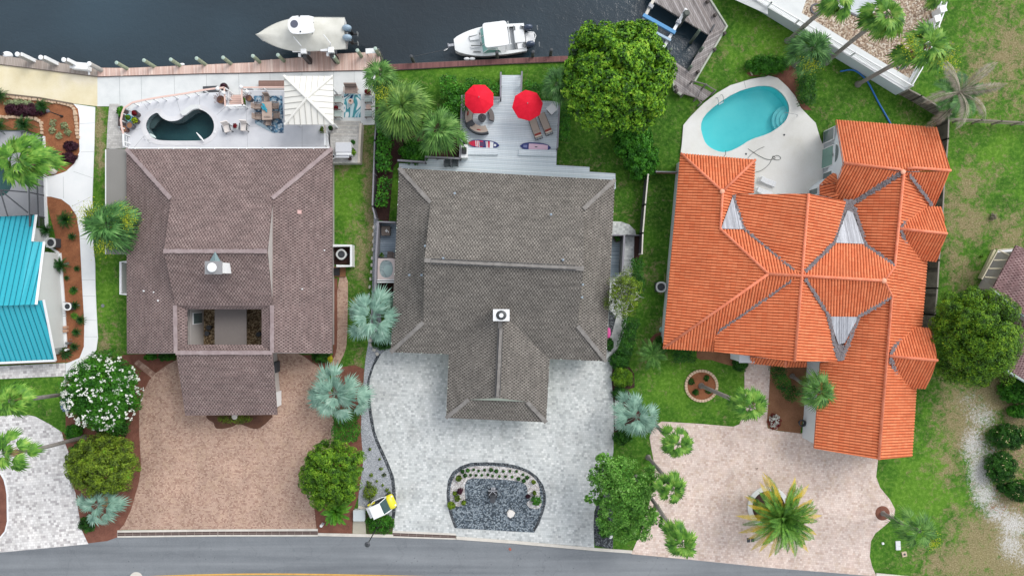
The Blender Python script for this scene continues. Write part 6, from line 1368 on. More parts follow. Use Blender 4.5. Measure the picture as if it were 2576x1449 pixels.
# lift arms
bl2 = thing('boat_lift', 'dockside boat lift with two white motors holding the covered boat', 'boat lift', P(800,140,.18))
for x, y, lx, ly, tx, ty in ((763,128,745,127,738,93),(832,126,816,125,814,88)):
    a = P(x, y, 2.0); mb = MB(); mb.rbox(a.x, a.y, 1.85, .5, .5, .35, 0, 0, .06); mb.build('motor_box', M_white, bl2)
    b = P(lx, ly, 2.0); mb = MB(); mb.box(b.x, b.y, 1.8, .75, .2, .16); mb.box(b.x+.2, b.y-.3, 1.6, .22, .3, .2); mb.build('drive_arm', M_white, bl2)
    mb = MB(); mb.box(a.x+.05, a.y-.35, .5, .34, .5, 2.6); mb.box(a.x, a.y+.4, 1.2, .26, .4, .5); mb.build('post', M_black, bl2)
    g = P(tx, ty, 2.9); mb = MB(); mb.tube([(a.x-.15, a.y+.35, 1.5), (g.x+.45, g.y-.55, 2.4), (g.x, g.y, 2.9)], [.05,.045,.04], 6); mb.build('guide_pole', M_white, bl2)
    mb = MB(); mb.box(a.x, a.y+1.6, .35, .2, 2.8, .18); mb.build('cradle', M_galv, bl2)
# moored boat (bow to the left)
zw = -1.0; A_ = P(1143,113,.3); B_ = P(1322,91,.3); cm = (A_+B_)/2; Lm = (A_-B_).length; am = math.atan2(A_.y-B_.y, A_.x-B_.x)
Mm = bframe(cm.x, cm.y, am, zw)
mbt = thing('motor_boat', 'white twin engine motor boat with a hardtop moored at the red seawall walk', 'boat', (cm.x, cm.y, zw))
BW = 2.7
mb = MB(); n = 22; rings = []
for i in range(n+1):
    t = i/n; x = -Lm/2+Lm*t; wd = BW/2*(.93+.07*min(1, t*4)) if t < .5 else BW/2*(1-.58*((t-.5)/.5)**2.0)
    if i == n: wd *= .86
    z = 1.05+.25*t; rings.append([(x, wd, z), (x, wd*.9, .3), (x, wd*.4, -.2), (x, -wd*.4, -.2), (x, -wd*.9, .3), (x, -wd, z)])
vs = [p for r in rings for p in r]; mb.add(vs, [(i*6+j, (i+1)*6+j, (i+1)*6+j+1, i*6+j+1) for i in range(n) for j in range(5)]+[tuple(range(6)), tuple(n*6+5-k for k in range(6))]); xf(mb, Mm).build('hull', M_white, mbt, True)
mb = MB(); L_ = [(r[0][0], r[0][1], r[0][2]) for r in rings]; R_ = [(r[5][0], r[5][1], r[5][2]) for r in rings]; i0 = 9
vs = [p for i in range(i0, n+1) for p in (L_[i], (L_[i][0], 0, L_[i][2]+.1), R_[i])]; k_ = n-i0+1
mb.add(vs, [(i*3+j, i*3+j+1, (i+1)*3+j+1, (i+1)*3+j) for i in range(k_-1) for j in range(2)])
for S__ in (L_, R_):
    sg = 1 if S__ is L_ else -1
    for i in range(0, i0): a, b = S__[i], S__[i+1]; mb.add([a, b, (b[0], b[1]-sg*.27, b[2]+.02), (a[0], a[1]-sg*.27, a[2]+.02)], [(0,1,2,3)])
xf(mb, Mm).build('deck', plain('gelcoat_deck', C(240,243,243), .4, 0, .04), mbt, True)
mb = MB(); mb.box(-Lm/2+1.6, 0, .72, 3.1, 2.1, .05); xf(mb, Mm).build('cockpit_floor', plain('cockpit_grey', C(206,210,212), .5, 0, .08, 5), mbt)
mb = MB(); mb.rbox(-Lm/2+.55, -.05, 1.0, .95, 1.15, .5, 0, 0, .08); mb.box(-Lm/2+.55, .78, .95, .55, .5, .4); mb.box(-Lm/2+.55, -.85, .95, .55, .45, .4); xf(mb, Mm).build('transom_seat', M_white, mbt)
mb = MB()
for y in (.78, -.85): mb.box(-Lm/2+.95, y, 1.0, .12, .5, .3); mb.box(-Lm/2+.3, y, 1.22, .12, .3, .05)
xf(mb, Mm).build('seat_cushion', plain('cushion_grey', C(128,132,134), .6), mbt)
mb = MB()
for pts in ([(.9,.45,1.45),(1.75,.35,1.5)],[(.95,-.55,1.45),(1.8,-.45,1.5)],[(.85,.45,1.45),(.85,.15,1.5)],[(.85,-.75,1.45),(.85,-.55,1.5)],[(.95,.95,1.3),(1.6,.85,1.35)]): a, b = pts; mb.tube([a, b], .05, 6)
xf(mb, Mm).build('deck_rail', plain('trim_grey', C(120,124,124), .5), mbt)
mb = MB(); mb.rbox(1.35, -.38, 1.42, .9, .55, .16, 0, 0, .08); xf(mb, Mm).build('deck_hatch', M_white, mbt)
mb = MB(); mb.rbox(1.3, .5, 1.42, .9, .1, .1, 0, 0, .03); xf(mb, Mm).build('deck_hatch', M_white, mbt)
ws = [(.75,-1.12,1.35),(.75,1.12,1.35),(.25,1.08,1.95),(.25,-1.08,1.95)]
mb = MB(); mb.add(ws, [(0,1,2,3)]); mb.add([(.75,1.12,1.35),(-.9,1.22,1.3),(-.7,1.15,1.8),(.25,1.08,1.95)], [(0,1,2,3)]); mb.add([(.75,-1.12,1.35),(-.9,-1.22,1.3),(-.7,-1.15,1.8),(.25,-1.08,1.95)], [(0,3,2,1)])
wsf = xf(mb, Mm).build('windshield', plain('glass_aqua', C(150,206,196), .08, 0, .05), mbt)
mb = MB()
for y in (-1.1,-.38,.38,1.1): mb.tube([(.78,y,1.36),(.26,y*.96,1.97)], .035, 5)
mb.tube([(.26,-1.07,1.97),(.26,1.07,1.97)], .035, 5); xf(mb, Mm).build('frame', M_white, wsf)
mb = MB(); mb.rbox(-.55, .02, 2.55, 2.15, 2.2, .12, 0, 0, .25); tt = xf(mb, Mm).build('hardtop', M_white, mbt)
mb = MB()
for x in (-1.35, .25):
    for y in (-.95, .95): mb.tube([(x, y*1.1, 1.1), (x, y, 2.5)], .04, 6)
mb.tube([(-1.75,-1.0,2.55),(-1.75,1.0,2.55)], .03, 5); mb.tube([(-1.6,1.05,2.56),(-1.85,1.0,2.56)], .04, 5); xf(mb, Mm).build('support', M_white, tt)
mb = MB(); mb.rbox(-.4, .45, 1.0, .5, .6, .6, 0, 0, .05); mb.rbox(-.4, -.5, 1.0, .5, .6, .6, 0, 0, .05); xf(mb, Mm).build('helm_seat', M_white, mbt)
for y in (.80, -.72): outboard(mbt, bframe(cm.x, cm.y, am, zw+.8), -Lm/2-.02, y, M_cowlb, .9)
mb = MB(); mb.rbox(-Lm/2-.4, 0, .72, .85, .95, .1, 0, 0, .12); mb.tube([(-Lm/2-.25,-.42,1.1),(-Lm/2-.8,-.3,1.1),(-Lm/2-.95,0,1.1),(-Lm/2-.8,.35,1.1),(-Lm/2-.25,.42,1.1)], .04, 6); xf(mb, Mm).build('swim_platform', M_white, mbt)
mb = MB(); mb.box(Lm/2+.2, .02, 1.3, .75, .22, .12); mb.box(Lm/2+.55, 0, 1.2, .12, .4, .12); xf(mb, Mm).build('anchor_roller', M_galv, mbt)
mb = MB(); a = Mm@Vector((Lm/2+.5,.05,1.2)); mb.tube([a, P(1120,126,-.3), P(1040,143,.4)], .018, 5); tag(mb.build('mooring_line', M_dark), 'dark bow line from the moored boat to the lone dark piling', 'rope')
mb = MB(); q = P(1121.5,126,-.9); mb.ell((q.x,q.y,-.9), .22, .08, .07, 12, 6, 0, .5); tag(mb.build('float', M_white), 'small white rope float in the water off the bow of the moored boat', 'float')

# ------------------------------------------------------------------ railing helper
def railing(name, label, pts, z0, z1, m_top, m_post, wd=.12, every=1.0, mid=True, skip=False):
    """pts traced at rail height z1"""
    t = thing(name, label, 'railing', P(*pts[0], z1)); t.location.z = z0; LOC[t.name] = Vector(t.location); q = PP(pts, z1)
    mb = MB(); mb.strip(q, wd, z1-.06, z1); mb.build('top_rail', m_top, t); mb = MB()
    for i in range(len(q)-1):
        a, b = q[i], q[i+1]; L = (b-a).length; n = max(1, round(L/every)); yaw = math.atan2((b-a).y, (b-a).x)
        for k in range(n+(1 if i == len(q)-2 else 0)): c = a.lerp(b, k/n); mb.box(c.x, c.y, (z0+z1-.06)/2, .1, .1, z1-z0-.06, yaw)
    mb.build('posts', m_post, t)
    if mid:
        mb = MB()
        for zz in (z0+.12, (z0+z1)/2): mb.strip(q, .03, zz, zz+.05)
        mb.build('rails', m_post, t)
    return t
zr = ZA+1.0
R1_ = [(310,337),(306,322),(303.5,303),(307,285),(312,272),(333,258.5),(362,252),(405,244.5),(463,236),(511,227),(545,222.5),(563.7,220.6)]
railing('pool_railing', 'pink topped white railing curving round the dark kidney pool terrace', R1_, ZA, zr, M_pink, M_white, .15, .95, False)
railing('stair_railing', 'pink topped railing on the left of the pink steps', [(563.7,220.6),(564.5,240),(566.3,267)], .1, zr, M_pink, M_white, .12, .8)
railing('stair_railing', 'pink topped railing on the right of the pink steps', [(608,220.6),(608,240),(610,266)], .1, zr, M_pink, M_white, .12, .8)
railing('terrace_railing', 'pink topped railing above the brown bench beside the pebble rug', [(608,220.6),(660,220),(714,220),(735,220)], ZA, zr, M_pink, M_white, .12, 1.3)
railing('pool_gate', 'white gate across the top of the pink steps', [(568,266.5),(588,266),(613,265)], ZA, zr, M_white, M_white, .14, .8)
railing('pool_gate', 'white gate at the left end of the kidney pool terrace', [(309.5,337),(310,356),(311,368)], ZA, zr, M_white, M_white, .14, .9)
railing('terrace_railing', 'white railing panel between the pool terrace and the grey stairs', [(817,336),(817.5,366)], ZA, zr, M_white, M_white, .12, .9)
railing('terrace_railing', 'short cream railing under the edge of the canopy roof', [(817.5,316),(817,335)], ZA, zr, plain('cream_rail', C(214,202,188), .6), M_white, .14, .7)
# white ball lights on posts
for x, y, z, lb in ((549,225,zr,'left ball light on the pool railing near the pink steps'),(564,235.5,zr,'ball light at the top left of the pink steps'),(608,221,zr,'ball light at the corner right of the pink steps'),(623,232.7,ZA+.8,'ball light above the dark pot right of the pink steps')):
    q = P(x, y, z); t = thing('globe_light', lb, 'lamp', (q.x, q.y, z), 'white ball lights round the pink steps'); mb = MB(); mb.ell((q.x, q.y, z+.16), .17, .17, .17, 14, 8); mb.build('globe', M_white, t, True); mb = MB(); mb.cyl(q.x, q.y, z-.3, z+.03, .04, .04, 8); mb.build('stem', M_white, t)
def stairs(name, label, pts4, z_hi, z_lo, n, mat, rmat=None):
    """pts4: high-left, high-right, low-right, low-left (traced)"""
    t = thing(name, label, 'steps', P(*pts4[3])); a, b, c, d = [Vector(p) for p in pts4]
    for k in range(n):
        f0, f1 = k/n, (k+1)/n; z = z_hi-(z_hi-z_lo)*(k+1)/(n+1); L = [a.lerp(d, f0), b.lerp(c, f0), b.lerp(c, f1), a.lerp(d, f1)]
        mb = MB(); mb.prism(PP([tuple(p) for p in L], z), 0, z, 0); mb.strip([PP([tuple(a.lerp(d, f1))], z)[0], PP([tuple(b.lerp(c, f1))], z)[0]], .05, z-.02, z+.004, 1); mb.build('step', [mat, rmat or mat], t)
    return t
stairs('pink_steps', 'pink steps from the kidney pool terrace down to the patio', [(576,264),(609,264),(607,240),(579,240)], ZA, 0, 5, M_pink, plain('step_edge', C(196,164,150), .7))
stairs('grey_steps', 'wide grey paved steps below the wavy blue rug', [(830,349),(906,350),(907,306),(836,305)], ZA, 0, 4, M_pavS, M_kerb)
mb = MB(); mb.prism(PP([(830,345),(903,345),(901.5,410),(834,411)], ZA), 0, ZA); struct(mb.build('landing', M_pavS))
mb = MB(); mb.strip(PP([(907,310),(905,345),(902,410)], ZA+.06), .2, 0, ZA+.05); tag(mb.build('retaining_edge', mottled('edge_stone', [C(196,186,172), C(214,204,192)], 3)), 'stone edge along the right side of the grey steps', 'edging')

# ------------------------------------------------------------------ canopy, furniture of the left terrace
gz = thing('canopy', 'square canopy with off white ribbed metal roof beside the patio', 'gazebo', P(776,253,0))
c4 = Pz([(714.5,192,3.5),(837,192,3.5),(838.5,314,3.5),(716.5,314,3.5)]); apx = P(772,247.5,4.15)
mb = MB()
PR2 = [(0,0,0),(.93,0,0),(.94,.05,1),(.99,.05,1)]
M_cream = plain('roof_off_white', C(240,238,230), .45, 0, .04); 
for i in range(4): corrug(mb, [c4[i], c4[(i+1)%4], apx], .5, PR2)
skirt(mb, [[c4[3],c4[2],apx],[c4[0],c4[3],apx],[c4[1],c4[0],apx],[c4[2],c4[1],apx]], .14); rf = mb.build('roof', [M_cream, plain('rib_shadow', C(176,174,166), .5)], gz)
mb = MB()
for p in c4: mb.tube([p+Vector((0,0,.04)), apx+Vector((0,0,.05))], .12, 6)
mb.build('hip_cap', M_cream, rf)
for p in c4: q = p.lerp(apx, .24); mb = MB(); mb.box(q.x, q.y, 1.7, .16, .16, 3.4); mb.build('post', M_white, gz)
def chair(name, label, x, y, z, rot, seatm, framem, w_=.6, d_=.62, group=None, slat=False, back=.5, cushion=None):
    """local frame faces +Y"""
    t = thing(name, label, 'chair', (0, 0, 0), group); mb = MB(); mb.rbox(0, 0, .40, w_, d_, .08, 0, 0, .04); mb.build('seat', seatm, t)
    mb = MB()
    if slat:
        for k in range(6): mb.box(-w_/2+w_*(k+.5)/6, -d_/2-.12, .42+back*.5, w_/6*.8, .05, back+.15, 0, 0)
    else: mb.rbox(0, -d_/2-.04, .42+back*.5, w_, .09, back, 0, 0, .03)
    mb.v = [(a, b-(c-.4)*.35, c) for a, b, c in mb.v]; mb.build('backrest', seatm, t)
    for sx in (-1, 1): mb = MB(); mb.box(sx*(w_/2+.03), -.02, .62, .08, d_*1.0, .05); mb.build('armrest', framem, t)
    for sx in (-1, 1):
        for sy in (-1, 1): mb = MB(); mb.box(sx*(w_/2), sy*(d_/2-.04), .2, .05, .05, .4); mb.build('leg', framem, t)
    q = P(x, y, z+.45); t.location = (q.x, q.y, z); t.rotation_euler = (0, 0, rot); return t
M_wick = planks('wicker_taupe', [C(150,132,122), C(170,152,142), C(184,168,156)], .05, 0, .8, .3, 'Object', .4)
M_wick2 = plain('wicker_dark', C(104,90,84), .8, 0, .15, 12)
rugA = [(655.2,241.5),(710,241.5),(713.9,335),(690,336),(655.8,311)]
M_rugA = gravel('pebble_rug_blue', [C(60,100,134), C(110,160,194), C(160,196,220), C(206,222,234), C(84,130,166)], 5.5)
mb = MB(); mb.prism(PP([(638,241.5),(710.2,241.5),(714,334.5),(690,335.5),(641.5,311.5)], ZA+.02), ZA+.003, ZA+.02); tag(mb.build('rug', M_rugA), 'blue pebble patterned rug with a folded corner under the dining table', 'rug')
mb = MB(); a = [P(641.5,311.5,ZA+.03), P(651,306,ZA+.16), P(669,317,ZA+.18), P(688,336,ZA+.03)]; mb.poly(a); tag(mb.build('rug_fold', plain('rug_back', C(184,206,216), .9, 0, .08)), 'pale blue underside of the folded rug corner', 'rug corner')
t = thing('dining_table', 'long taupe dining table standing on the blue pebble rug', 'table', P(671,279,ZA)); q0, q1 = P(658.5,256.5,ZA+.75), P(684,302,ZA+.75); cx0, cy0 = (q0.x+q1.x)/2, (q0.y+q1.y)/2
mb = MB(); mb.rbox(cx0, cy0, ZA+.72, q1.x-q0.x, q0.y-q1.y, .07, .03, 0, .03); mb.build('table_top', plain('table_taupe', C(190,168,154), .6, 0, .08, 8), t)
for i in (-1,1):
    for j in (-1,1): mb = MB(); mb.box(cx0+i*.36, cy0+j*.66, ZA+.36, .07, .07, .66); mb.build('leg', M_wick2, t)
gd = 'dining chairs round the taupe table'
for x, y, r, lb in ((670,249,0,'taupe dining chair at the far end of the long table'),(648.5,268,-math.pi/2,'upper left dining chair of the long table'),(650.5,294,-math.pi/2,'lower left dining chair of the long table'),(691.5,267,math.pi/2,'upper right dining chair of the long table'),(694,291,math.pi/2,'lower right dining chair of the long table'),(674.5,309,math.pi-.05,'dining chair at the near end of the long table')):
    chair('dining_chair', lb, x, y, ZA, r if lb[0] != 't' else math.pi, M_wick, M_wick2, .52, .5, gd, back=.4)
mb = MB(); q = P(663.5,272.5,ZA+.85)
rg_ = random.Random(8)
for k in range(9): mb.ell((q.x+rg_.gauss(0,.13)*.8+.02*k-.08, q.y-.05*k+.2+rg_.gauss(0,.05), ZA+.82+rg_.uniform(0,.08)), .17, .08, .07, 8, 4, 0, -1+rg_.random()*.6)
tag(mb.build('folded_cloth', plain('turquoise_cloth', C(24,164,190), .8, 0, .35, 9)), 'crumpled turquoise cloth lying on the dining table', 'cloth')
M_cush = plain('cushion_ivory', C(240,232,226), .8, 0, .05)
chair('lounge_chair', 'ivory cushioned chair left of the red flowers by the pool', 571, 324, ZA, .25+math.pi, M_cush, M_dark, .6, .62, 'ivory cushioned chairs by the dark pool')
chair('lounge_chair', 'ivory cushioned chair right of the red flowers by the pool', 613.5, 321, ZA, -.08+math.pi, M_cush, M_dark, .6, .62, 'ivory cushioned chairs by the dark pool')
for o in [o for o in COL.objects if o.name.startswith('lounge_chair')]: o.rotation_euler.z -= 0
t = thing('side_table', 'small round glass table between the two ivory chairs', 'table', P(592,319,ZA)); q = P(592,319,ZA+.5); mb = MB(); mb.cyl(q.x, q.y, ZA+.46, ZA+.5, .28, .28, 20); mb.build('table_top', plain('glass_pale', C(206,214,212), .1), t); mb = MB(); mb.cyl(q.x, q.y, ZA, ZA+.46, .04, .04, 8); mb.build('stand', M_dark, t)
q = P(591.5,317,ZA+.6); v, f = blob_leaves(5, q, (.2,.2,.14), 16, 14, .09); tag(raw('flower_pot', v, f, M_fred), 'bunch of red flowers on the small table between the ivory chairs', 'flowers')
def pot(label, x, y, z, r, h, m, soil, plant=None, seed=1, psz=1.0, sz=.12, group=None):
    q = P(x, y, z+h); t = thing('planter', label, 'planter', (q.x, q.y, z), group); mb = MB(); mb.cyl(q.x, q.y, z, z+h, r*.72, r, 20); mb.ring(q.x, q.y, z+h-.06, z+h+.02, r*.84, r*1.06, 20); mb.build('pot', m, t)
    mb = MB(); mb.cyl(q.x, q.y, z+h-.05, z+h+.005, r*.85, r*.85, 18); mb.build('soil', soil, t)
    if plant:
        v, f = blob_leaves(seed, (q.x, q.y, z+h+.12*psz), (r*psz, r*psz, .28*psz), 16, 16, sz, jit=.9, inner=.2); raw('plant', v, f, plant, t)
    return t
M_pdk_ = plain('pot_dark', C(72,62,66), .5, 0, .1); M_pbr = plain('pot_brown', C(112,78,70), .6, 0, .15); M_ptq = plain('pot_turquoise', C(96,190,196), .3, 0, .08)
gpl = 'planters at the left end of the kidney pool terrace'
pot('tall dark planter with a dark red plant at the left of the kidney pool', 339,285.5, ZA, .27,.65, M_pdk_, M_mulchd, M_fred, 1, .7, .12, gpl)
pot('turquoise planter with a bright green plant left of the kidney pool', 323,296.5, ZA, .28,.65, M_ptq, M_mulchd, M_flime, 2, .7, .12, gpl)
pot('dark planter with a yellow green plant left of the kidney pool', 341,304, ZA, .27,.45, M_pdk_, M_mulchd, foliage('leaf_chartreuse', [C(110,140,20), C(160,180,30), C(190,200,50)]), 3, .95, .13, gpl)
pot('grey planter of bare soil left of the kidney pool', 326,316, ZA, .28,.65, M_dgray, M_soil, None, group=gpl)
pot('brown planter under the pink railing at the left gate', 311,325, ZA, .28,.6, M_pbr, M_soil, None, group=gpl)
pot('large brown planter with a bare twiggy plant left of the pink steps', 555.5,251.5, ZA, .34,.6, M_pbr, M_soil)
pot('dark planter with a twiggy brown plant right of the pink steps', 626,248, ZA, .28,.6, M_pdk_, M_soil)
pot('dark round planter on the lower patio beyond the railing corner', 563,219, 0, .34,.6, M_pdk_, M_mulchd, M_fpurple, 7, .7)
for x, y, lb in ((549,247,'bare reddish twigs growing from the large brown planter'),(620,240,'bare brown twigs growing from the dark planter')):
    rg_ = random.Random(int(x)); mb = MB(); q = P(x+5, y+4, ZA+.6)
    for k in range(34): a = rg_.random()*6.28; e = rg_.uniform(.3,1.2); p1 = q+Vector((math.cos(a)*math.cos(e), math.sin(a)*math.cos(e)+.0, math.sin(e)))*rg_.uniform(.3,.6)+Vector((-.1,.1,0)); mb.tube([q, p1], [.014,.008], 4); mb.ell(p1, .04, .03, .03, 5, 3)
    tag(mb.build('twigs', plain('twig_red', C(130,96,92), .9)), lb, 'plant')
boxthing('planter_box', 'long black planter box under the pool railing on the lower patio', 'planter', 510,217,546,233, 0, .5, M_dark, .05)
boxthing('planter_box', 'small dark box under the railing right of the pink steps', 'planter', 621,222,634,229, 0, .5, M_dark)
boxthing('planter_box', 'dark planting box outside the left end of the kidney pool railing', 'planter', 297,273,322,318, 0, .4, plain('box_brown', C(70,58,56), .8, 0, .2, 6), -.04)
S_('box_plant', 'green plant growing in the dark box outside the pool railing', 302, 281, (8,14), .9, M_fgreen, 401, nclump=20, nleaf=26, size=.12)
boxthing('storage_bench', 'long brown boarded bench below the terrace railing', 'bench', 650,203,716,224, 0, .5, planks('bench_brown', [C(138,106,96), C(152,120,108)], .14, math.pi/2, .7, .4, 'World', .3))
# lower seating terrace
s = NT('wave_rug'); v = s.vec('Object', .5, (1, .55, 1)); n1 = s.noise(v, .62, 1, .5, 1.2); 
c = s.ramp(n1, [(.30, C(28,70,120)),(.36, C(28,70,120)),(.37, C(150,200,214)),(.42, C(196,222,228)),(.455, C(214,220,224)),(.46, C(70,150,160)),(.50, C(120,184,196)),(.505, C(236,238,238)),(.55, C(160,206,220)),(.56, C(22,60,110)),(.60, C(22,60,110)),(.61, C(150,206,218)),(.70, C(90,160,168))], 'CONSTANT'); M_rugw = s.fin(c, .9)
mb = MB(); mb.prism(PP([(865.6,237),(907,237),(907,296),(865.6,296)], .07), .048, .066); tag(mb.build('rug', M_rugw), 'blue and white wavy patterned rug on the lower seating terrace', 'rug')
M_bwood = planks('bench_wood', [C(158,138,130), C(174,154,144)], .1, math.pi/2, .7, .7, 'Object', .3)
chair('garden_bench', 'brown slatted garden bench at the far end of the wavy rug', 883, 228, .05, math.pi, M_bwood, plain('bench_frame', C(176,154,142), .7), 1.12, .5, back=.55); 
M_adir = planks('painted_slats', [C(176,192,188), C(196,208,204), C(208,218,214)], .1, 0, .6, .8, 'Object', .15)
ga = 'pale slatted armchairs round the wavy rug'
for x, y, r, lb in ((851,251,math.pi/2,'upper pale slatted armchair left of the wavy rug'),(850,287,math.pi/2,'lower pale slatted armchair left of the wavy rug'),(926.5,250,-math.pi/2,'pale slatted armchair right of the rug next to the red plant'),(927,287,-math.pi/2,'lower pale slatted armchair right of the wavy rug')):
    chair('slatted_armchair', lb, x, y, .05, -r, M_adir, M_wick2, .62, .64, ga, slat=True, back=.55)
for o in [o for o in COL.objects if o.get('group') == ga]: o['category'] = 'armchair'
for x, y, lb, top in ((882,255.5,'round pinkish table standing on the wavy rug','f'),(926.7,269.4,'round pinkish table between the two armchairs on the right','')):
    q = P(x, y, .5); t = thing('round_table', lb, 'table', (q.x, q.y, .05), 'small round pinkish tables'); mb = MB(); mb.cyl(q.x, q.y, .46, .5, .25, .25, 22); mb.build('table_top', plain('table_pink', C(214,184,170), .6, 0, .05), t)
    for k in range(3): a = k*2.09+.3; mb = MB(); mb.tube([(q.x+.1*math.cos(a), q.y+.1*math.sin(a), .46), (q.x+.22*math.cos(a), q.y+.22*math.sin(a), .05)], .02, 5); mb.build('leg', M_wick2, t)
    if top: mb = MB(); mb.ell((q.x-.02, q.y+.04, .54), .09, .08, .06, 10, 5); tag(mb.build('bowl', plain('bowl_brown', C(110,70,50), .5)), 'small brown bowl on the round table standing on the rug', 'bowl')
S_('red_plant', 'dark red potted plant beyond the armchairs on the right of the wavy rug', 925, 231, 7.5, .8, M_fred, 410, nclump=14, nleaf=14, size=.14)
S_('red_plant', 'red potted flowers between the two left armchairs under the canopy edge', 844, 272, 6.5, .6, M_fred, 411, nclump=14, nleaf=14, size=.1)
pot('dark pot with white flowers at the top of the grey steps', 832,323, .5, .2,.35, M_pdk_, M_mulchd, M_fdark, 12, .9)
S_('trailing_plant', 'flowering plant beside the canopy post on the terrace', 811, 327, (7,9), 1.6, M_folive, 412, nclump=16, nleaf=20, size=.1)
# grill island on the landing
gi = thing('grill_island', 'white rectangular grill island on the landing by the brown roof', 'grill', P(863,378,ZA)); q0, q1 = P(843.5,359,ZA+.95), P(883.5,383,ZA+.95); cx0, cy0 = (q0.x+q1.x)/2, (q0.y+q1.y)/2
mb = MB(); mb.box(cx0, cy0-.1, ZA+.43, q1.x-q0.x-.1, 1.1, .86); mb.build('cabinet', M_white, gi); mb = MB(); mb.rbox(cx0, cy0, ZA+.9, q1.x-q0.x, q0.y-q1.y, .08, 0, 0, .04); mb.build('counter_top', plain('counter_pale', C(214,216,220), .3, 0, .1, 4), gi)
q = P(861,390,ZA+.7); mb = MB(); mb.rbox(q.x, q.y, ZA+.65, 1.2, .5, .1, 0, 0, .03); mb.build('shelf', M_concd, gi)
q = P(837,394,ZA+.4); t = thing('hose_reel', 'white ring shaped hose reel at the corner of the brown roof', 'hose reel', (q.x, q.y, ZA)); mb = MB(); mb.ring(q.x, q.y, ZA+.25, ZA+.4, .15, .22, 20); mb.build('reel', M_white, t); mb = MB(); mb.cyl(q.x, q.y, ZA, ZA+.3, .12, .12, 12); mb.build('drum', M_black, t)
pot('black pot at the lower right of the grill island', 880,400, ZA, .15,.3, M_black, M_mulchd)
S_('potted_shrub', 'round dark green plant right of the grill island', 889, 359, 7, ZA+.5, M_fgreen, 420, nclump=20, nleaf=20, size=.1, z0=0); S_('potted_shrub', 'bright yellow green leafy plant right of the grill island', 887.5, 383, (9,12), ZA+.6, M_flime, 421, nclump=20, nleaf=14, size=.2)
# pool hand rails and boards
t = thing('pool_ladder', 'white pool ladder at the lower left of the kidney pool', 'pool ladder', P(371,340,ZA))
for L in ([(371.3,337.9,ZA+.7),(365,341.5,ZA+.75),(360.6,345.2,ZA+.6),(363,348,ZA+.2),(367.5,350.6,ZA)],[(381,346,ZA+.7),(375,350,ZA+.75),(371,353.6,ZA+.6),(374,357,ZA+.2),(379,359,ZA)]): mb = MB(); mb.tube(smooth_open(Pz([*L][:0]) or [tuple(P(*q)) for q in L], 1), .03, 6); mb.build('handrail', M_white, t)
q = P(385,343,ZA-.2); mb = MB(); mb.ell((q.x, q.y, ZA-.1), .36, .12, .05, 16, 4, 0, -.5); mb.build('step', plain('step_pale', C(214,232,228), .3), t)
q = P(503,345,ZA+.3); mb = MB(); mb.tube([P(494,334,ZA+.4), P(504,345.5,ZA+.3), P(513,356,ZA+.2)], [.03,.09,.05], 8); tag(mb.build('pool_rail', M_white), 'white slanting hand rail at the lower right of the kidney pool', 'handrail')
mb = MB(); q = P(540,333,ZA); mb.rbox(q.x, q.y, ZA+.03, .18, .2, .06); tag(mb.build('skimmer_cover', M_white), 'small white fitting on the coping at the right end of the kidney pool', 'fitting')
# ------------------------------------------------------------------ red umbrella deck
ZB = .5
dk = thing('sun_deck', 'large pale blue grey boarded deck behind the grey roofed house', 'deck', P(1280,320))
pts = [(1162,243),(1260,249),(1261,190),(1311,190),(1310,252),(1406,256),(1399,416),(1483,421),(1483,433),(1548,437),(1549,475),(1003,440),(1004,412),(1070,410),(1071,399),(1157,402)]
mb = MB(); mb.prism(PP(pts, ZB), ZB-.15, ZB); mb.build('deck_boards', M_deckB, dk)
mb = MB(); mb.strip(PP(pts[:12]+[(1548,437)], ZB), .06, 0, ZB-.02); mb.build('fascia_board', M_graypaint, dk)
for L in ([(1176.5,371),(1252,373),(1252,390),(1176.5,389)],[(1307,376),(1399,378),(1399,394),(1304,391)]):
    mb = MB(); mb.prism(PP(L, ZB+.2), ZB, ZB+.2); mb.build('deck_bench', M_deckB, dk)
zrb = ZB+.95
for lb, L in (('dark grey railing on the left of the red umbrella deck',[(1157,399),(1158.5,356),(1162,240.5),(1180,240.8)]),('grey railing behind the first red umbrella',[(1235,245),(1259.5,246.5)]),('grey railing up the left side of the deck walkway',[(1259.5,246.5),(1260,182)]),('grey railing up the right side of the deck walkway',[(1313,180),(1311,234)]),('grey railing down the right side of the red umbrella deck',[(1408,256),(1405,310),(1402,372)]),('dark grey stepped railing beside the two charcoal chairs',[(1000,403.5),(1069,408),(1069.5,394.5),(1157,399)])):
    railing('deck_railing', lb, L, ZB, zrb, M_graypaint, M_dgray, .15, 1.2, True)
M_red = NT('canopy_red'); v = M_red.vec('Object'); M_red = M_red.fin(M_red.ramp(M_red.noise(v, 3, 3), [(.3, C(226,22,48)), (.7, C(240,30,58))]), .75, 0, .2)
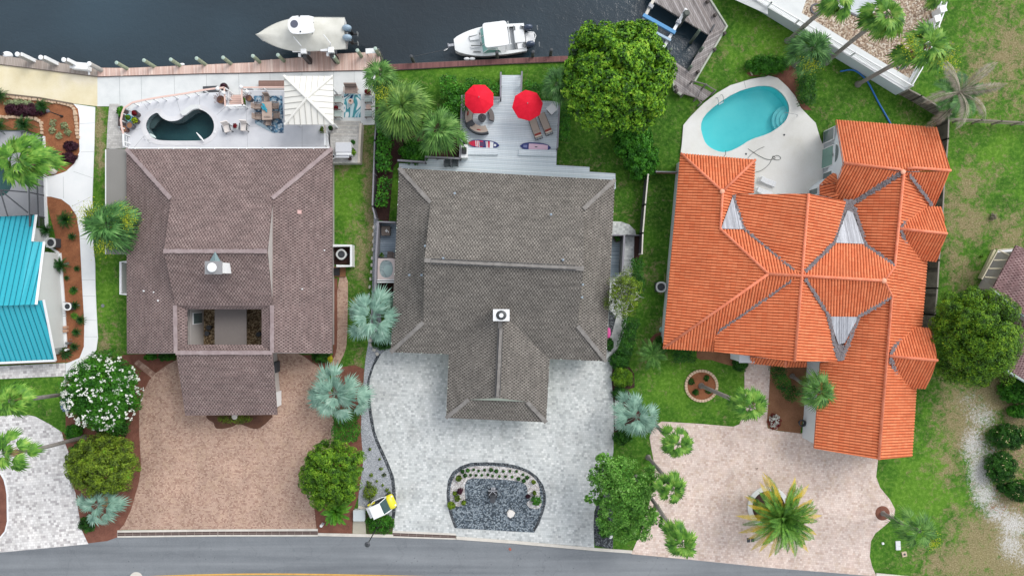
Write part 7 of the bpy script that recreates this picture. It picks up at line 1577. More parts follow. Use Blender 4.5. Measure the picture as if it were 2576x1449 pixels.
def umbrella(label, x, y, r, rot, sx=0, sy=0):
    z = ZB+2.3; c = P(x, y, z); t = thing('umbrella', label, 'umbrella', (c.x, c.y, ZB), 'red octagonal umbrellas on the deck'); mb = MB(); ap = Vector((c.x+sx, c.y+sy, z+.5)); vs = [ap]
    for k in range(8): a = rot+k*math.pi/4; vs.append(Vector((c.x+r*math.cos(a), c.y+r*math.sin(a), z)))
    for k in range(8): a = rot+(k+.5)*math.pi/4; vs.append(Vector((c.x+r*.93*math.cos(a), c.y+r*.93*math.sin(a), z+.02)))
    mids = [vs[0]*.45+vs[1+k]*.55+Vector((0,0,.05)) for k in range(8)]; vs += mids
    fs = []
    for k in range(8): k2 = (k+1)%8; fs += [(0,17+k,17+k2), (17+k,1+k,9+k), (17+k,9+k,17+k2), (9+k,1+k2,17+k2)]
    mb.add(vs, fs); n = len(vs)
    mb.add([vs[i]-Vector((0,0,.11)) for i in range(1,17)]+[vs[i] for i in range(1,17)], [f for k in range(8) for f in ((k,16+k,24+k,8+k),(8+k,24+k,16+(k+1)%8,(k+1)%8))]); mb.build('canopy', M_red, t)
    mb = MB(); mb.tube([(c.x, c.y, ZB), (c.x, c.y, z+.5)], .03, 8); mb.ell((ap.x, ap.y, z+.53), .05, .05, .06, 8, 5); mb.build('pole', M_steel, t)
    mb = MB(); mb.cyl(c.x, c.y, ZB, ZB+.1, .32, .28, 20); mb.build('base', M_dark, t)
    mb = MB()
    for k in range(8): a = rot+k*math.pi/4; mb.tube([ap-Vector((0,0,.06)), Vector((c.x+r*.97*math.cos(a), c.y+r*.97*math.sin(a), z-.02))], .014, 4)
    mb.build('ribs', M_dark, t)
umbrella('red octagonal umbrella over the curved sofa, left one on the deck', 1205.5, 250, 1.32, rad(22.5), 0, .05)
umbrella('red octagonal umbrella beside the two sun loungers, right one on the deck', 1327, 265.5, 1.34, rad(8), 0, .05)
def arc_seat(name, label, cx, cy, r0, r1, a0, a1, h, m, back=None, n=16, cat='sofa'):
    c = P(cx, cy, ZB); t = thing(name, label, cat, (c.x, c.y, ZB)); L = [rad(a0+(a1-a0)*k/n) for k in range(n+1)]; fr = M_dark
    def ring_(ra, rb, z0, z1, nm, mm, par=t):
        mb = MB(); o = [(c.x+rb*math.cos(a), c.y+rb*math.sin(a)) for a in L]; i_ = [(c.x+ra*math.cos(a), c.y+ra*math.sin(a)) for a in L]
        for k in range(n): mb.prism([i_[k], o[k], o[k+1], i_[k+1]], z0, z1)
        return mb.build(nm, mm, par)
    ring_(r0, r1, ZB, ZB+h-.1, 'base', fr); ring_(r0+.02, r1-(.12 if back else .02), ZB+h-.1, ZB+h+.03, 'seat_cushion', m)
    if back: ring_(r1-.26, r1-.1, ZB+h, ZB+h+.28, 'back_cushion', m); ring_(r1-.10, r1, ZB+.1, ZB+h+.3, 'backrest', fr)
    return t, c
M_taupe = plain('cushion_taupe', C(176,162,150), .85, 0, .07, 6); M_tauped = plain('cushion_dark_taupe', C(120,112,110), .85, 0, .08, 6)
M_rust = plain('pillow_rust', C(150,54,44), .85, 0, .1, 6)
fp = (1212.4,297)
t, c = arc_seat('curved_sofa', 'upper half of the curved taupe sofa under the left red umbrella', *fp, .82, 1.58, 135, 203, .42, M_taupe, True)
t2, _ = arc_seat('curved_sofa', 'lower half of the curved taupe sofa by the dark fire table', *fp, .82, 1.58, 224, 293, .42, M_taupe, True)
t3, _ = arc_seat('curved_bench', 'dark grey curved bench on the right of the round fire table', *fp, .68, 1.12, -20, 42, .40, M_tauped, None, 10, 'bench')
for a, lb in ((168,'rust red pillow on the upper half of the curved sofa'),(258,'rust red pillow on the lower half of the curved sofa')):
    A = rad(a); mb = MB(); mb.ell((c.x+1.28*math.cos(A), c.y+1.28*math.sin(A), ZB+.55), .11, .22, .12, 12, 6, 0, A); tag(mb.build('pillow', M_rust, None, True), lb, 'pillow', 'rust red pillows on the curved sofa')
A = rad(213.5); mb = MB(); mb.rbox(c.x+1.22*math.cos(A), c.y+1.22*math.sin(A), ZB+.27, .74, .5, .54, A, 0, .05); tag(mb.build('console_table', M_dark), 'dark console table between the two halves of the curved sofa', 'side table')
q = P(1212.6,297,ZB+.5); t = thing('fire_table', 'round charcoal fire table in the middle of the curved sofa', 'fire table', (q.x, q.y, ZB)); mb = MB(); mb.cyl(q.x, q.y, ZB, ZB+.48, .28, .30, 12); mb.build('base', M_black, t); mb = MB(); mb.cyl(q.x, q.y, ZB+.48, ZB+.54, .37, .37, 12); mb.build('table_top', M_dark, t); mb = MB(); mb.box(q.x+.03, q.y+.08, ZB+.56, .05, .26, .04, .4); mb.build('handle', M_steel, t)
def lounger(label, x0, y0, x1, y1, mats, grp, wood=False):
    """foot at x0,y0; head at x1,y1"""
    a, b = P(x0, y0, ZB+.35), P(x1, y1, ZB+.35); L = 1.95 if not wood else 1.75; d = (b-a).normalized(); yaw = math.atan2(d.y, d.x); zb = ZB if not wood else ZC
    t = thing('sun_lounger', label, 'sun lounger', (0,0,0), grp); w_ = .62; m1, m2 = mats
    mb = MB(); mb.rbox(.62, 0, .34, 1.26, w_, .1, 0, 0, .05); mb.build('seat_cushion', m1, t)
    mb = MB(); mb.rbox(0, 0, 0, .66, w_, .1, 0, 0, .04); M = Matrix.Translation((1.55,0,.47)) @ Matrix.Rotation(-.42, 4, 'Y'); xf(mb, M).build('back_cushion', m1, t)
    if not wood:
        mb = MB(); mb.rbox(0, 0, 0, .2, w_*.95, .13, 0, 0, .05); xf(mb, Matrix.Translation((1.62,0,.56)) @ Matrix.Rotation(-.42, 4, 'Y')).build('head_pillow', M_rust, t)
        mb = MB(); mb.rbox(0, 0, 0, .1, w_*.97, .09, 0, 0, .03); xf(mb, Matrix.Translation((1.76,0,.62)) @ Matrix.Rotation(-.42, 4, 'Y')).build('piping', plain('cushion_edge', C(214,200,186), .8), t)
    mb = MB()
    for s_ in (-1, 1): mb.box(1.0, s_*(w_/2+.02), .27, 2.0, .04, .06)
    for x in (0.02, .98, 1.97): mb.box(x, 0, .27, .05, w_, .05)
    for s_ in (-.12, .12): mb.box(1.9, s_, .3, .3, .03, .03)
    mb.build('frame', m2, t)
    for x in (.15, 1.75):
        for s_ in (-1, 1): mb = MB(); mb.box(x, s_*.29, .13, .05, .05, .26); mb.build('leg', m2, t)
    t.location = (a.x, a.y, zb); t.rotation_euler = (0, 0, yaw); k = (b-a).length/2.0; t.scale = (k, k*.97, k); return t
lounger('taupe sun lounger with rust pillow, the left one partly under the red umbrella', 1337,295,1356.5,351, (M_taupe,M_dark), 'taupe loungers by the right red umbrella')
lounger('taupe sun lounger with rust pillow, the right one on the deck', 1361,286,1383,340, (M_taupe,M_dark), 'taupe loungers by the right red umbrella')
q = P(1388.4,274.5,ZB+.7); t = thing('cube_table', 'square white topped cube table turned 45 degrees beside the right deck railing', 'table', (q.x, q.y, ZB)); mb = MB(); mb.box(q.x, q.y, ZB+.3, .62, .62, .6, .72); mb.build('body', plain('cube_grey', C(132,138,142), .6), t); mb = MB(); mb.box(q.x, q.y, ZB+.65, .74, .74, .08, .72); mb.build('table_top', M_white, t)
# paddle boards
def sup(label, x0, y0, x1, y1, kind):
    a, b = P(x0, y0, ZB+.15), P(x1, y1, ZB+.15); c = (a+b)/2; L = (b-a).length; yaw = math.atan2((b-a).y, (b-a).x); t = thing('paddle_board', label, 'paddle board', (0,0,0)); n = 24
    def prof(x): u = abs(x)/(L/2); return .36*(1-u**3.2)**.6
    def slab(x0_, x1_, z0, z1, k, m, nm, y0_=-1, y1_=1, par=t, shear=0.0):
        mb = MB(); xs = [x0_+(x1_-x0_)*i/12 for i in range(13)]; up = [(x, prof(x)*k*y1_) for x in xs]; dn = [(x+shear, prof(x)*k*y0_) for x in reversed(xs)]; mb.prism(up+dn, z0, z1); return mb.build(nm, m, par)
    B = plain('board_navy', C(36,50,120), .4, 0, .05); R = plain('board_red', C(214,32,74), .4, 0, .05); Wt = M_white; Pk = plain('board_pink', C(232,196,214), .6, 0, .05)
    slab(-L/2*.995, L/2*.995, 0, .12, 1, B, 'hull')
    if kind == 1:
        slab(-L/2*.96, -L*.02, .12, .126, .80, R, 'deck_pad', -.9, 1); slab(L*.10, L*.2, .12, .126, .82, R, 'deck_pad'); slab(L*.2, L*.31, .12, .127, .8, Wt, 'deck_pad')
        for k in (-.27,-.22,-.17,.06,.1): slab(L*k, L*(k+.025), .127, .132, .78, Wt, 'stripe', -1, 1, t, L*.03)
        slab(-L*.13, L*.03, .127, .133, .55, plain('board_mauve', C(96,60,110), .5, 0, .3, 14), 'logo_panel')
        slab(L*.33, L*.40, .12, .128, .35, Wt, 'star_mark')
    else:
        slab(-L*.22, L*.40, .12, .127, .72, Pk, 'deck_pad'); slab(-L*.40, -L*.27, .12, .127, .4, plain('board_blue_print', C(130,140,196), .5, 0, .4, 16), 'logo_panel'); slab(-L*.02, L*.06, .127, .131, .12, M_dark, 'grip')
    mb = MB(); 
    t.location = (c.x, c.y, ZB+.02); t.rotation_euler = (rad(16), 0, yaw); return t
sup('red, white and navy striped paddle board lying on the deck', 1177,359.5, 1256,365.5, 1)
sup('navy paddle board with a pink pad lying on the deck', 1308.5,366.5, 1386,371.5, 2)
boxthing('cooler', 'black box standing next to the white outdoor cabinet on the deck', 'cooler', 1163.5,352,1174.5,363.5, ZB, ZB+.55, M_black)
t = boxthing('outdoor_cabinet', 'white outdoor cabinet with a black grill lid against the left railing', 'cabinet', 1159.5,364,1176.5,397.5, ZB, ZB+.9, M_white); mb = MB(); q = P(1167.5,379,ZB+1.1); mb.rbox(q.x, q.y, ZB+1.0, .42, .58, .2, 0, 0, .06); mb.build('grill_lid', M_black, t)
for x, lb in ((1125.5,'left one of the two charcoal chairs by the stepped railing'),(1144.5,'right one of the two charcoal chairs by the stepped railing')): chair('deck_chair', lb, x, 412, ZB, math.pi, plain('mesh_charcoal', C(72,82,86), .8, 0, .2, 20), M_dark, .5, .5, 'charcoal chairs by the stepped railing', back=.35)
# small things by the hot tub
boxthing('storage_crate', 'brown crate with white lettering like pattern in the corner of the side deck', 'crate', 959,569,981,593, .3, .8, plain('crate_brown', C(104,92,86), .8, 0, .2, 5), 0, .04)
mb = MB(); q = P(974,583,.85); rg_ = random.Random(3)
for k in range(7): mb.box(q.x+rg_.uniform(-.14,.14), q.y+rg_.uniform(-.16,.16), .83, .14, .05, .03, rg_.random()*3)
tag(mb.build('towels', M_white), 'crumpled white things on the brown crate', 'towels')
chair('folding_chair', 'brown folding chair beside the hot tub on the side deck', 981, 643, .3, 1.5, plain('chair_brown', C(108,96,92), .8, 0, .2, 9), M_wick2, .55, .5, back=.35)
S_('potted_plant', 'small lime leaved plant next to the hot tub', 960, 642, 6, .9, M_flime, 430, nclump=10, nleaf=12, size=.1)
pot('dark round pot at the top of the right side deck', 1553,600, .3, .36,.5, M_black, M_mulchd, M_fdark, 3, .7)
mb = MB(); q = P(1532,838,.4); mb.ell((q.x,q.y,.15), .2, .5, .15, 12, 6); tag(mb.build('pink_ball', plain('pink_plastic', C(240,90,170), .5)), 'bright pink object peeking out from the right eave of the grey roof', 'toy')
S_('low_shrub', 'dark shrub hugging the right eave of the grey roof by the pink object', 1534, 868, (10,16), .7, M_fdark, 431, size=.1)

# ------------------------------------------------------------------ fences and boundary walls
def fence(name, label, pts, z, m, th=.08, cap=None, posts=2.2):
    t = thing(name, label, 'fence', P(*pts[0])); q = PP(pts, 0); mb = MB(); mb.strip(q, th, .03, z-.04); mb.build('panel', m, t)
    mb = MB(); mb.strip(q, th+.05, z-.04, z+.02); mb.build('cap_rail', cap or m, t); mb = MB()
    for i in range(len(q)-1):
        a, b = q[i], q[i+1]; n = max(1, int((b-a).length/posts))
        for k in range(n+1): c_ = a.lerp(b, k/n); mb.box(c_.x, c_.y, z/2+.03, .12, .12, z+.06)
    mb.build('post', cap or m, t); return t
fence('yard_fence', 'dark fence between the brown and grey roofed houses', [(954,312),(950,362),(944.5,524),(952,553)], 1.3, M_dgray, .07, M_graypaint)
fence('yard_fence', 'grey fence with pale top rail between the grey and orange roofed houses', [(1622,447),(1615,520),(1609,590),(1607,640)], 1.5, M_dgray, .06, M_kerb)
fence('yard_fence', 'short rusty fence running to the orange roof near the glossy shrub', [(1645,437),(1702,438)], 1.0, plain('rusty_panel', C(150,104,72), .9, 0, .4, 4), .05, M_graypaint)
fence('gate_fence', 'thin dark gate across the silver side walk', [(1572,594),(1609,594.5)], 1.1, M_dark, .04, M_dark)
gray_f = [(2262,238),(2292,254),(2370,301)]
fence('wood_fence', 'weathered wooden fence running down from the white corner gate', gray_f, 1.5, M_fencew, .07, plain('fence_cap', C(156,148,138), .9, 0, .2))
fence('wood_fence', 'tall weathered wooden fence along the right side of the orange roofed house', [(2356,303),(2354,360),(2345,462),(2340,560),(2332,657),(2328,725),(2322,790),(2316,860)], 1.7, M_fencew, .07, plain('fence_cap', C(156,148,138), .9, 0, .2))
t = thing('rail_fence', 'low weathered rail fence running to the right edge across the lawn', 'fence', P(2400,300))
mb = MB(); q = PP([(2372,298),(2470,302),(2580,308),(2700,315)], 1.2); mb.strip(q, .12, 1.1, 1.2); mb.strip(q, .04, .7, .8); mb.strip(q, .04, .3, .4); mb.build('rails', plain('rail_old', C(134,124,112), .9, 0, .25, 3), t)
mb = MB()
for x, y in ((2374,298),(2420,300),(2470,302),(2520,305),(2570,307)): p = P(x, y, 1.2); mb.box(p.x, p.y, .6, .12, .12, 1.2)
mb.build('post', plain('rail_old', C(134,124,112)), t)
# long white retaining wall with picket fence
t = thing('retaining_wall', 'long pale white retaining wall below the picket fence of the raised gravel yard', 'wall', P(2100,140)); q = PP([(1800,-68),(1932,11.5),(2278,224.5)], ZR)
mb = MB(); mb.strip([p+Vector((-.04,-.06,0)) for p in q], .22, 0, ZR+.06); mb.build('wall', plain('wall_ice', C(206,216,220), .85, 0, .05, .8), t)
mb = MB(); mb.strip([p+Vector((-.04,-.06,0)) for p in q], .3, ZR+.06, ZR+.12); mb.build('cap', M_white, t)
mb = MB(); q2 = PP([(2278,224),(2314,158),(2346,70),(2367,0),(2380,-60)], ZR); mb.strip(q2, .25, 0, ZR+.08); mb.build('side_wall', M_white, t)
def picket(name, label, pts, zb, h, step=.14):
    t = thing(name, label, 'fence', P(*pts[0], zb)); q = PP(pts, zb+h); mb = MB(); mb.strip(q, .09, zb+h-.08, zb+h); mb.strip(q, .05, zb+.1, zb+.17); mb.build('rails', M_white, t); mb = MB(); mp = MB()
    for i in range(len(q)-1):
        a, b = q[i], q[i+1]; L = (b-a).length; n = int(L/step); yaw = math.atan2((b-a).y, (b-a).x)
        for k in range(n+1):
            c_ = a.lerp(b, k/n); mb.box(c_.x, c_.y, zb+h/2, .035, .035, h-.1, yaw)
        m_ = max(1, int(L/2.4))
        for k in range(m_+1): c_ = a.lerp(b, k/m_); mp.box(c_.x, c_.y, zb+h/2+.03, .13, .13, h+.06, yaw)
    mb.build('pickets', M_white, t); mp.build('post', M_white, t); return t
picket('picket_fence', 'white picket fence along the top of the long retaining wall', [(1826,-65),(1940,8),(2296,216)], ZR, 1.0)
picket('picket_fence', 'white picket fence along the right side of the raised gravel yard', [(2296,214),(2328,160),(2342,120)], ZR, 1.0)
picket('picket_fence', 'white fence with square posts near the top edge of the raised gravel yard', [(2362,68),(2378,25),(2388,-20)], ZR, 1.0, .2)
for x, y in ((2358,48),(2371,24)): q = P(x, y, ZR+1.1); mb = MB(); mb.box(q.x, q.y, ZR+.55, .45, .45, 1.2, .3); mb.box(q.x, q.y, ZR+1.18, .56, .56, .1, .3); tag(mb.build('gate_post', M_white), 'square white gate post '+('nearer the fence corner' if y > 30 else 'nearer the top edge')+' of the raised yard', 'gate post')
# blue hose, garden hose, wires
def line(name, label, pts, z, r, m, cat): mb = MB(); mb.tube([tuple(P(x, y, z)) for x, y in smooth_open(pts, 2)], r, 7); tag(mb.build(name, m), label, cat)
line('blue_hose', 'blue flexible hose snaking over the lawn to the orange roof', T(3,0,[(728,722),(850,698),(930,745),(1010,830),(1060,930),(1110,1030),(1180,1150),(1240,1260)]), .08, .07, plain('hose_blue', C(40,120,200), .5, 0, .1), 'hose')
line('garden_hose', 'thin dark garden hose lying in loops on the white pool terrace', T(3,1,[(-140,290),(-60,270),(20,200),(40,140),(90,110),(135,140),(110,165),(60,160),(40,130),(60,120),(80,150),(10,165),(-80,130),(-200,50)]), ZC+.02, .022, plain('hose_dark', C(84,92,84), .6), 'hose')
line('wire', 'thin wire lying on the white pool terrace near the pool edge', T(2,1,[(2130,130),(2150,110),(2150,65)]), ZC+.02, .018, M_dark, 'wire')
line('wire', 'dark line of cable running over the pool terrace beside the orange roof corner', T(2,1,[(2370,150),(2400,110),(2470,60),(2540,30)]), ZC+.02, .018, M_dark, 'wire')
for x, y, lb in ((1876.5,388,'dark round drain in the white pool terrace above the orange roof'),(1972.5,340,'dark round spot in the white terrace right of the turquoise pool')): q = P(x, y, ZC); mb = MB(); mb.cyl(q.x, q.y, ZC, ZC+.02, .09, .09, 12); tag(mb.build('drain_cover', M_dark), lb, 'drain')
M_wht2 = planks('white_slats', [C(232,235,237), C(244,246,247)], .07, 0, .5, .25, 'Object', .05)
for x0, y0, x1, y1, lb in ((1956,463,1915,447,'white plastic sun lounger on the pool terrace, the upper one'),(1946,489,1906,474,'white plastic sun lounger half hidden by the orange roof edge')):
    t = lounger(lb, x0, y0, x1, y1, (M_wht2, M_white), 'white plastic loungers on the pool terrace', True); t.location.z = ZC
# turquoise pool ladder and hand rail
t = thing('pool_ladder', 'curved steel pool ladder on the upper left edge of the turquoise pool', 'pool ladder', P(1808,262,ZC))
for du in (0, 1):
    o = (du*12.3, -du*7.5); L = [(1800.5+o[0],248.5+o[1],ZC+.05),(1801.5+o[0],247+o[1],ZC+.6),(1804+o[0],246+o[1],ZC+.8),(1807+o[0],252+o[1],ZC+.6),(1808+o[0],262+o[1],ZC+.2),(1806+o[0],268+o[1],ZC-.5)]; mb = MB(); mb.tube([P(*q) for q in L], .025, 6); mb.build('handrail', M_steel, t)
mb = MB(); a, b = P(1808,264,ZC-.1), P(1820,257,ZC-.1); mb.tube([a, b], .05, 6); mb.build('step', M_white, t)
mb = MB(); mb.tube([P(1973,283,ZC+.1), P(1976,284,ZC+.8), P(2002,288,ZC+.8), P(2006,290,ZC+.75), P(2004,295,ZC+.1)], .025, 6); tag(mb.build('pool_rail', M_steel), 'thin steel hand rail over the curved steps of the turquoise pool', 'handrail')
q = P(1903,184,.1); mb = MB(); mb.tube([P(1893,190,.1),P(1888,182,.1),P(1889,174,.1),P(1892,170,.1)], .07, 6); tag(mb.build('bed_edging', plain('pale_edging', C(206,198,172), .9)), 'curved pale edging at the left end of the bed above the turquoise pool', 'edging')
q = P(2500,545,.3); S_('weed_clump', 'grey brown weed clump in the dry lawn at the right', 2499, 546, 9, .4, M_pdead, 440, nclump=14, nleaf=14, size=.1)
S_('weed_clump', 'bright lime sprout on the lawn near the cream plank', 2470, 645, 3.5, .25, M_flime, 441, nclump=8, nleaf=10, size=.1)

# ------------------------------------------------------------------ air conditioners and small services
def ac(label, x, y, rot, s_=.8, h=.75, m=None):
    q = P(x, y, h); t = thing('air_conditioner', label, 'air conditioner', (0,0,0), 'outdoor air conditioner units'); mb = MB(); mb.rbox(0, 0, h/2-.03, s_*.94, s_*.94, h-.06, 0, 0, .08); mb.build('casing', M_dark, t)
    mb = MB(); o = smooth([(-s_/2,-s_/2),(s_/2,-s_/2),(s_/2,s_/2),(-s_/2,s_/2)], 2); o = [Vector((a*1.06,b*1.06,0)) for a, b in o]; hl = [Vector((s_*.38*math.cos(k*.2618), s_*.38*math.sin(k*.2618), 0)) for k in range(24)]; mb.holed(o, [hl], h-.06, h); mb.build('top_panel', m or plain('ac_panel', C(206,208,206), .5), t)
    mb = MB(); mb.cyl(0, 0, h-.14, h-.1, .09, .09, 12, 0)
    for k in range(4): a = k*1.571+.4; mb.box(math.cos(a)*s_*.19, math.sin(a)*s_*.19, h-.12, s_*.32, .12, .02, a)
    mb.build('fan', plain('fan_grey', C(120,124,130), .5, .3), t); mb = MB()
    for r in (.14,.22,.30): mb.ring(0, 0, h-.03, h-.015, s_*r, s_*r+.012, 20)
    mb.build('grille', M_dark, t); t.location = (q.x, q.y, .06); t.rotation_euler = (0,0,rot)
ac('air conditioner with black fan in the mulch beside the teal roofed house', 128, 611, 0, .86, .8)
ac('smaller white air conditioner further down the mulch bed beside the teal house', 170, 771, 0, .66, .7, M_white)
ac('air conditioner turned diagonally inside the white L shaped wall', 859, 640, rad(42), .86, .7)
ac('air conditioner against the left eave of the orange tiled house', 1663, 722, 0, .9, .8)
for x, y, s_, lb in ((161,823,.3,'upper tan block leaning on the teal house wall'),(161,832,.34,'lower tan block leaning on the teal house wall')): q = P(x+7, y); mb = MB(); mb.rbox(q.x, q.y, .15, .36, s_*.8, .3, .1, 0, .04); tag(mb.build('block', plain('block_tan', C(196,156,130), .9, 0, .1)), lb, 'block')
mb = MB(); q = P(171,863,.4); mb.box(q.x, q.y, .3, .35, .2, .5); mb.box(q.x+.1, q.y+.3, .2, .3, .04, .04); tag(mb.build('meter_box', M_steel), 'small grey meter box by the bottom corner of the teal house', 'meter box')
mb = MB(); q = P(158,880,.4); mb.cyl(q.x+.3, q.y, 0, .5, .1, .1, 10); tag(mb.build('downpipe', M_white), 'white pipe stub at the lower corner of the teal house', 'pipe')
q = P(130,429,.3); t = thing('boulder', 'large pale boulder at the foot of the palm in the brown bed', 'rock', (q.x, q.y, 0)); mb = MB(); mb.ell((q.x, q.y, .15), .42, .36, .28, 12, 7, 0, .3); mb.build('stone', mottled('rock_pale', [C(170,162,150), C(200,194,184), C(218,212,204)], 3, .9, 14, .4, .3, 'Object'), t)
mb = MB(); rg_ = random.Random(5)
for k in range(5): q = P(114+rg_.uniform(0,9), 433+rg_.uniform(-4,8)); mb.rbox(q.x, q.y, .06, .24, .18, .12, rg_.random()*3, 0, .05)
tag(mb.build('rubble', plain('stone_pale', C(206,186,170), .9, 0, .15, 4)), 'small pale stones beside the large boulder', 'stones')
M_stone = mottled('border_stone', [C(176,146,118), C(206,178,150), C(220,196,170)], 2.5, .95, 16, .4, .4)
for lb, L in (('border of tan stones along the top and side of the upper left bed', T(0,0,[(0,962),(200,990),(420,1015),(620,1040),(710,1065),(760,1110),(770,1200),(780,1300),(790,1400)])),('inner border of tan stones above the pool screen enclosure', T(0,0,[(0,1180),(180,1185),(350,1195),(415,1225),(430,1290),(428,1360)]))):
    mb = MB(); q = PP(L); rg_ = random.Random(len(lb))
    for i in range(len(q)-1):
        a, b = q[i], q[i+1]; n = max(1, int((b-a).length/.26)); yaw = math.atan2((b-a).y, (b-a).x)
        for k in range(n): c_ = a.lerp(b, (k+.5)/n); mb.rbox(c_.x+rg_.gauss(0,.02), c_.y+rg_.gauss(0,.02), .09, .27, rg_.uniform(.22,.34), .2, yaw+rg_.gauss(0,.15), 0, .06)
    o = tag(mb.build('stone_border', M_stone), lb, 'edging')
def lamp(name, label, top, base, z, r, m): 
    a = P(*top, z); t = thing(name, label, 'lamp', (a.x, a.y, 0)); mb = MB(); mb.cyl(a.x, a.y, 0, .3, .12, .08, 12); mb.cyl(a.x, a.y, .3, z-.35, .05, .045, 10); mb.build('pole', M_black, t); mb = MB(); mb.cyl(a.x, a.y, z-.35, z-.1, r*.5, r, 16); mb.cyl(a.x, a.y, z-.1, z, r, r*.5, 16); mb.ring(a.x, a.y, z-.02, z+.02, r*.3, r*.36, 16); mb.build('lantern', m, t); mb = MB(); mb.ell((a.x, a.y, z), .05, .05, .1, 8, 5); mb.build('finial', m, t)
lamp('street_lamp', 'black street lamp post rising beside the road from the green ground cover', (923.5,1370), None, 4.6, .24, M_dark)
lamp('garden_lamp', 'small dark garden lamp post in the brown bed beside the cycad', (118,279), None, 2.0, .16, M_dgray)
def drain(label, x0, y0a, y0b, x1, y1a, y1b):
    t = thing('trench_drain', label, 'drain', P((x0+x1)/2,(y0a+y1b)/2)); A, B_, C_, D_ = P(x0,y0a), P(x1,y1a), P(x1,y1b), P(x0,y0b)
    mb = MB(); mb.prism([A.xy,B_.xy,C_.xy,D_.xy], 0, .05); mb.build('frame', M_kerb, t); f = .25
    i1 = A.lerp(D_, .30), B_.lerp(C_, .30), B_.lerp(C_, .78), A.lerp(D_, .78); mb = MB(); mb.prism([p.xy for p in (i1[0].lerp(i1[1],.003), i1[0].lerp(i1[1],.997), i1[3].lerp(i1[2],.997), i1[3].lerp(i1[2],.003))], .02, .054); mb.build('channel', plain('grate_rust', C(88,66,60), .9, 0, .35, 6), t)
    n = max(2, int((B_-A).length/.68)); mb = MB(); yaw = math.atan2((B_-A).y, (B_-A).x)
    for k in range(n+1): c_ = (i1[0].lerp(i1[1], k/n)+i1[3].lerp(i1[2], k/n))/2; mb.box(c_.x, c_.y, .062, .035, .28, .02, yaw)
    c0 = (i1[0]+i1[3])/2; c1 = (i1[1]+i1[2])/2; c_ = (c0+c1)/2; mb.box(c_.x, c_.y, .062, (c1-c0).length, .03, .018, yaw); mb.build('grate_bars', plain('grate_bar', C(150,136,128), .7), t)
drain('trench drain grating, left half along the bottom of the brown driveway', 296,1333,1351, 548,1330.5,1348)
drain('trench drain grating, right half along the bottom of the brown driveway', 549,1330.5,1348, 800,1329,1348)
drain('trench drain grating along the bottom left of the silver driveway', 988,1334,1351, 1147,1341,1356)
# hydrant, meter lids, utility boxes
q = P(808,1322,.5); t = thing('fire_hydrant', 'white hydrant in red mulch near the road', 'hydrant', (q.x, q.y, 0)); mb = MB(); mb.cyl(q.x, q.y, 0, .5, .13, .12, 14); mb.build('barrel', M_white, t); mb = MB(); mb.ell((q.x, q.y, .5), .14, .14, .12, 12, 5, 0, 0, 0); mb.build('bonnet', M_white, t); mb = MB(); mb.tube([(q.x, q.y, .35),(q.x+.24,q.y+.2,.35)], .07, 8); mb.build('outlet', M_steel, t)
boxthing('utility_box', 'pale grey utility cabinet at the top of the short concrete walk near the road', 'utility box', 888,1283,917.5,1311, 0, .55, plain('box_pale', C(206,214,216), .5, 0, .08, 2))
sheet('path', [(888,1311),(919,1311),(921,1343),(887,1342)], mottled('old_concrete', [C(172,166,150), C(190,184,168)], 1.5, .9, 12, .2, .3), .06)
mb = MB(); mb.strip(PP([(901,1275),(930,1282)], .15), .25, 0, .15); struct(mb.build('kerb', M_kerb))
q = P(1537,1350,.3); mb = MB(); mb.ell((q.x, q.y, .12), .2, .24, .15, 14, 6); tag(mb.build('white_globe', M_white), 'white dome in dark gravel under the light green tree by the road', 'marker')
for x, lb in ((1882.5,'left one of two dark square lids on the pink driveway'),(1893,'right one of two dark square lids on the pink driveway')): q = P(x, 1357.5-(x-1882)*.1); mb = MB(); mb.box(q.x, q.y, .045, .3, .4, .03, .05); tag(mb.build('ground_plate', M_dark), lb, 'meter lid', 'dark square lids on the pink driveway')
mb = MB(); q = P(2260,1372,.1); mb.box(q.x, q.y, .05, .42, .8, .1, .05); tag(mb.build('ground_plate', M_conc), 'pale rectangular lid half under the right hand palm', 'lid')
mb = MB(); q = P(2276,1394,.1); mb.box(q.x, q.y, .04, .42, .44, .08, .2, 0); mb.cyl(q.x, q.y, .08, .1, .1, .1, 12, 1); tag(mb.build('valve_box', [mottled('valve_stone', [C(196,176,150), C(214,196,172)], 3), M_dark]), 'tan square valve box with dark centre on the lower right lawn', 'valve box')
mb = MB(); q = P(2222,1367,.1); mb.rbox(q.x, q.y, .05, .2, .2, .1, .3); tag(mb.build('stone', M_white), 'small white stone on the lawn left of the pale lid', 'stone')
q = P(259,769); t = thing('sprinkler_cover', 'small round grey cover in the grass between the walk and the brown roof', 'cover', (q.x,q.y,0)); mb = MB(); mb.cyl(q.x, q.y, 0, .05, .16, .15, 16); mb.build('lid', M_steel, t)
q = P(590,1048,.6); t = thing('garden_statue', 'small pale round pedestal in the bed under the garage eave', 'ornament', (q.x,q.y,0)); mb = MB(); mb.cyl(q.x, q.y, 0, .6, .12, .16, 14); mb.cyl(q.x, q.y, .6, .68, .26, .22, 16); mb.build('pedestal', M_kerb, t)
mb = MB(); q = P(693,923,.6); mb.rbox(q.x, q.y, .5, .42, 1.0, 1.0, 0, 0, .1); tag(mb.build('wheeled_bin', M_dark), 'dark bin standing at the side of the brown roofed garage', 'bin')
q = P(1724,829,.2); mb = MB(); mb.ell((P(1663,829).x, P(1663,829).y, .1), .2, .26, .12, 12, 5); tag(mb.build('valve_cover', plain('cover_teal', C(150,190,176), .6)), 'pale teal cover on the grass left of the orange roof', 'cover')
q = P(2022,1065,.8); mb = MB(); 
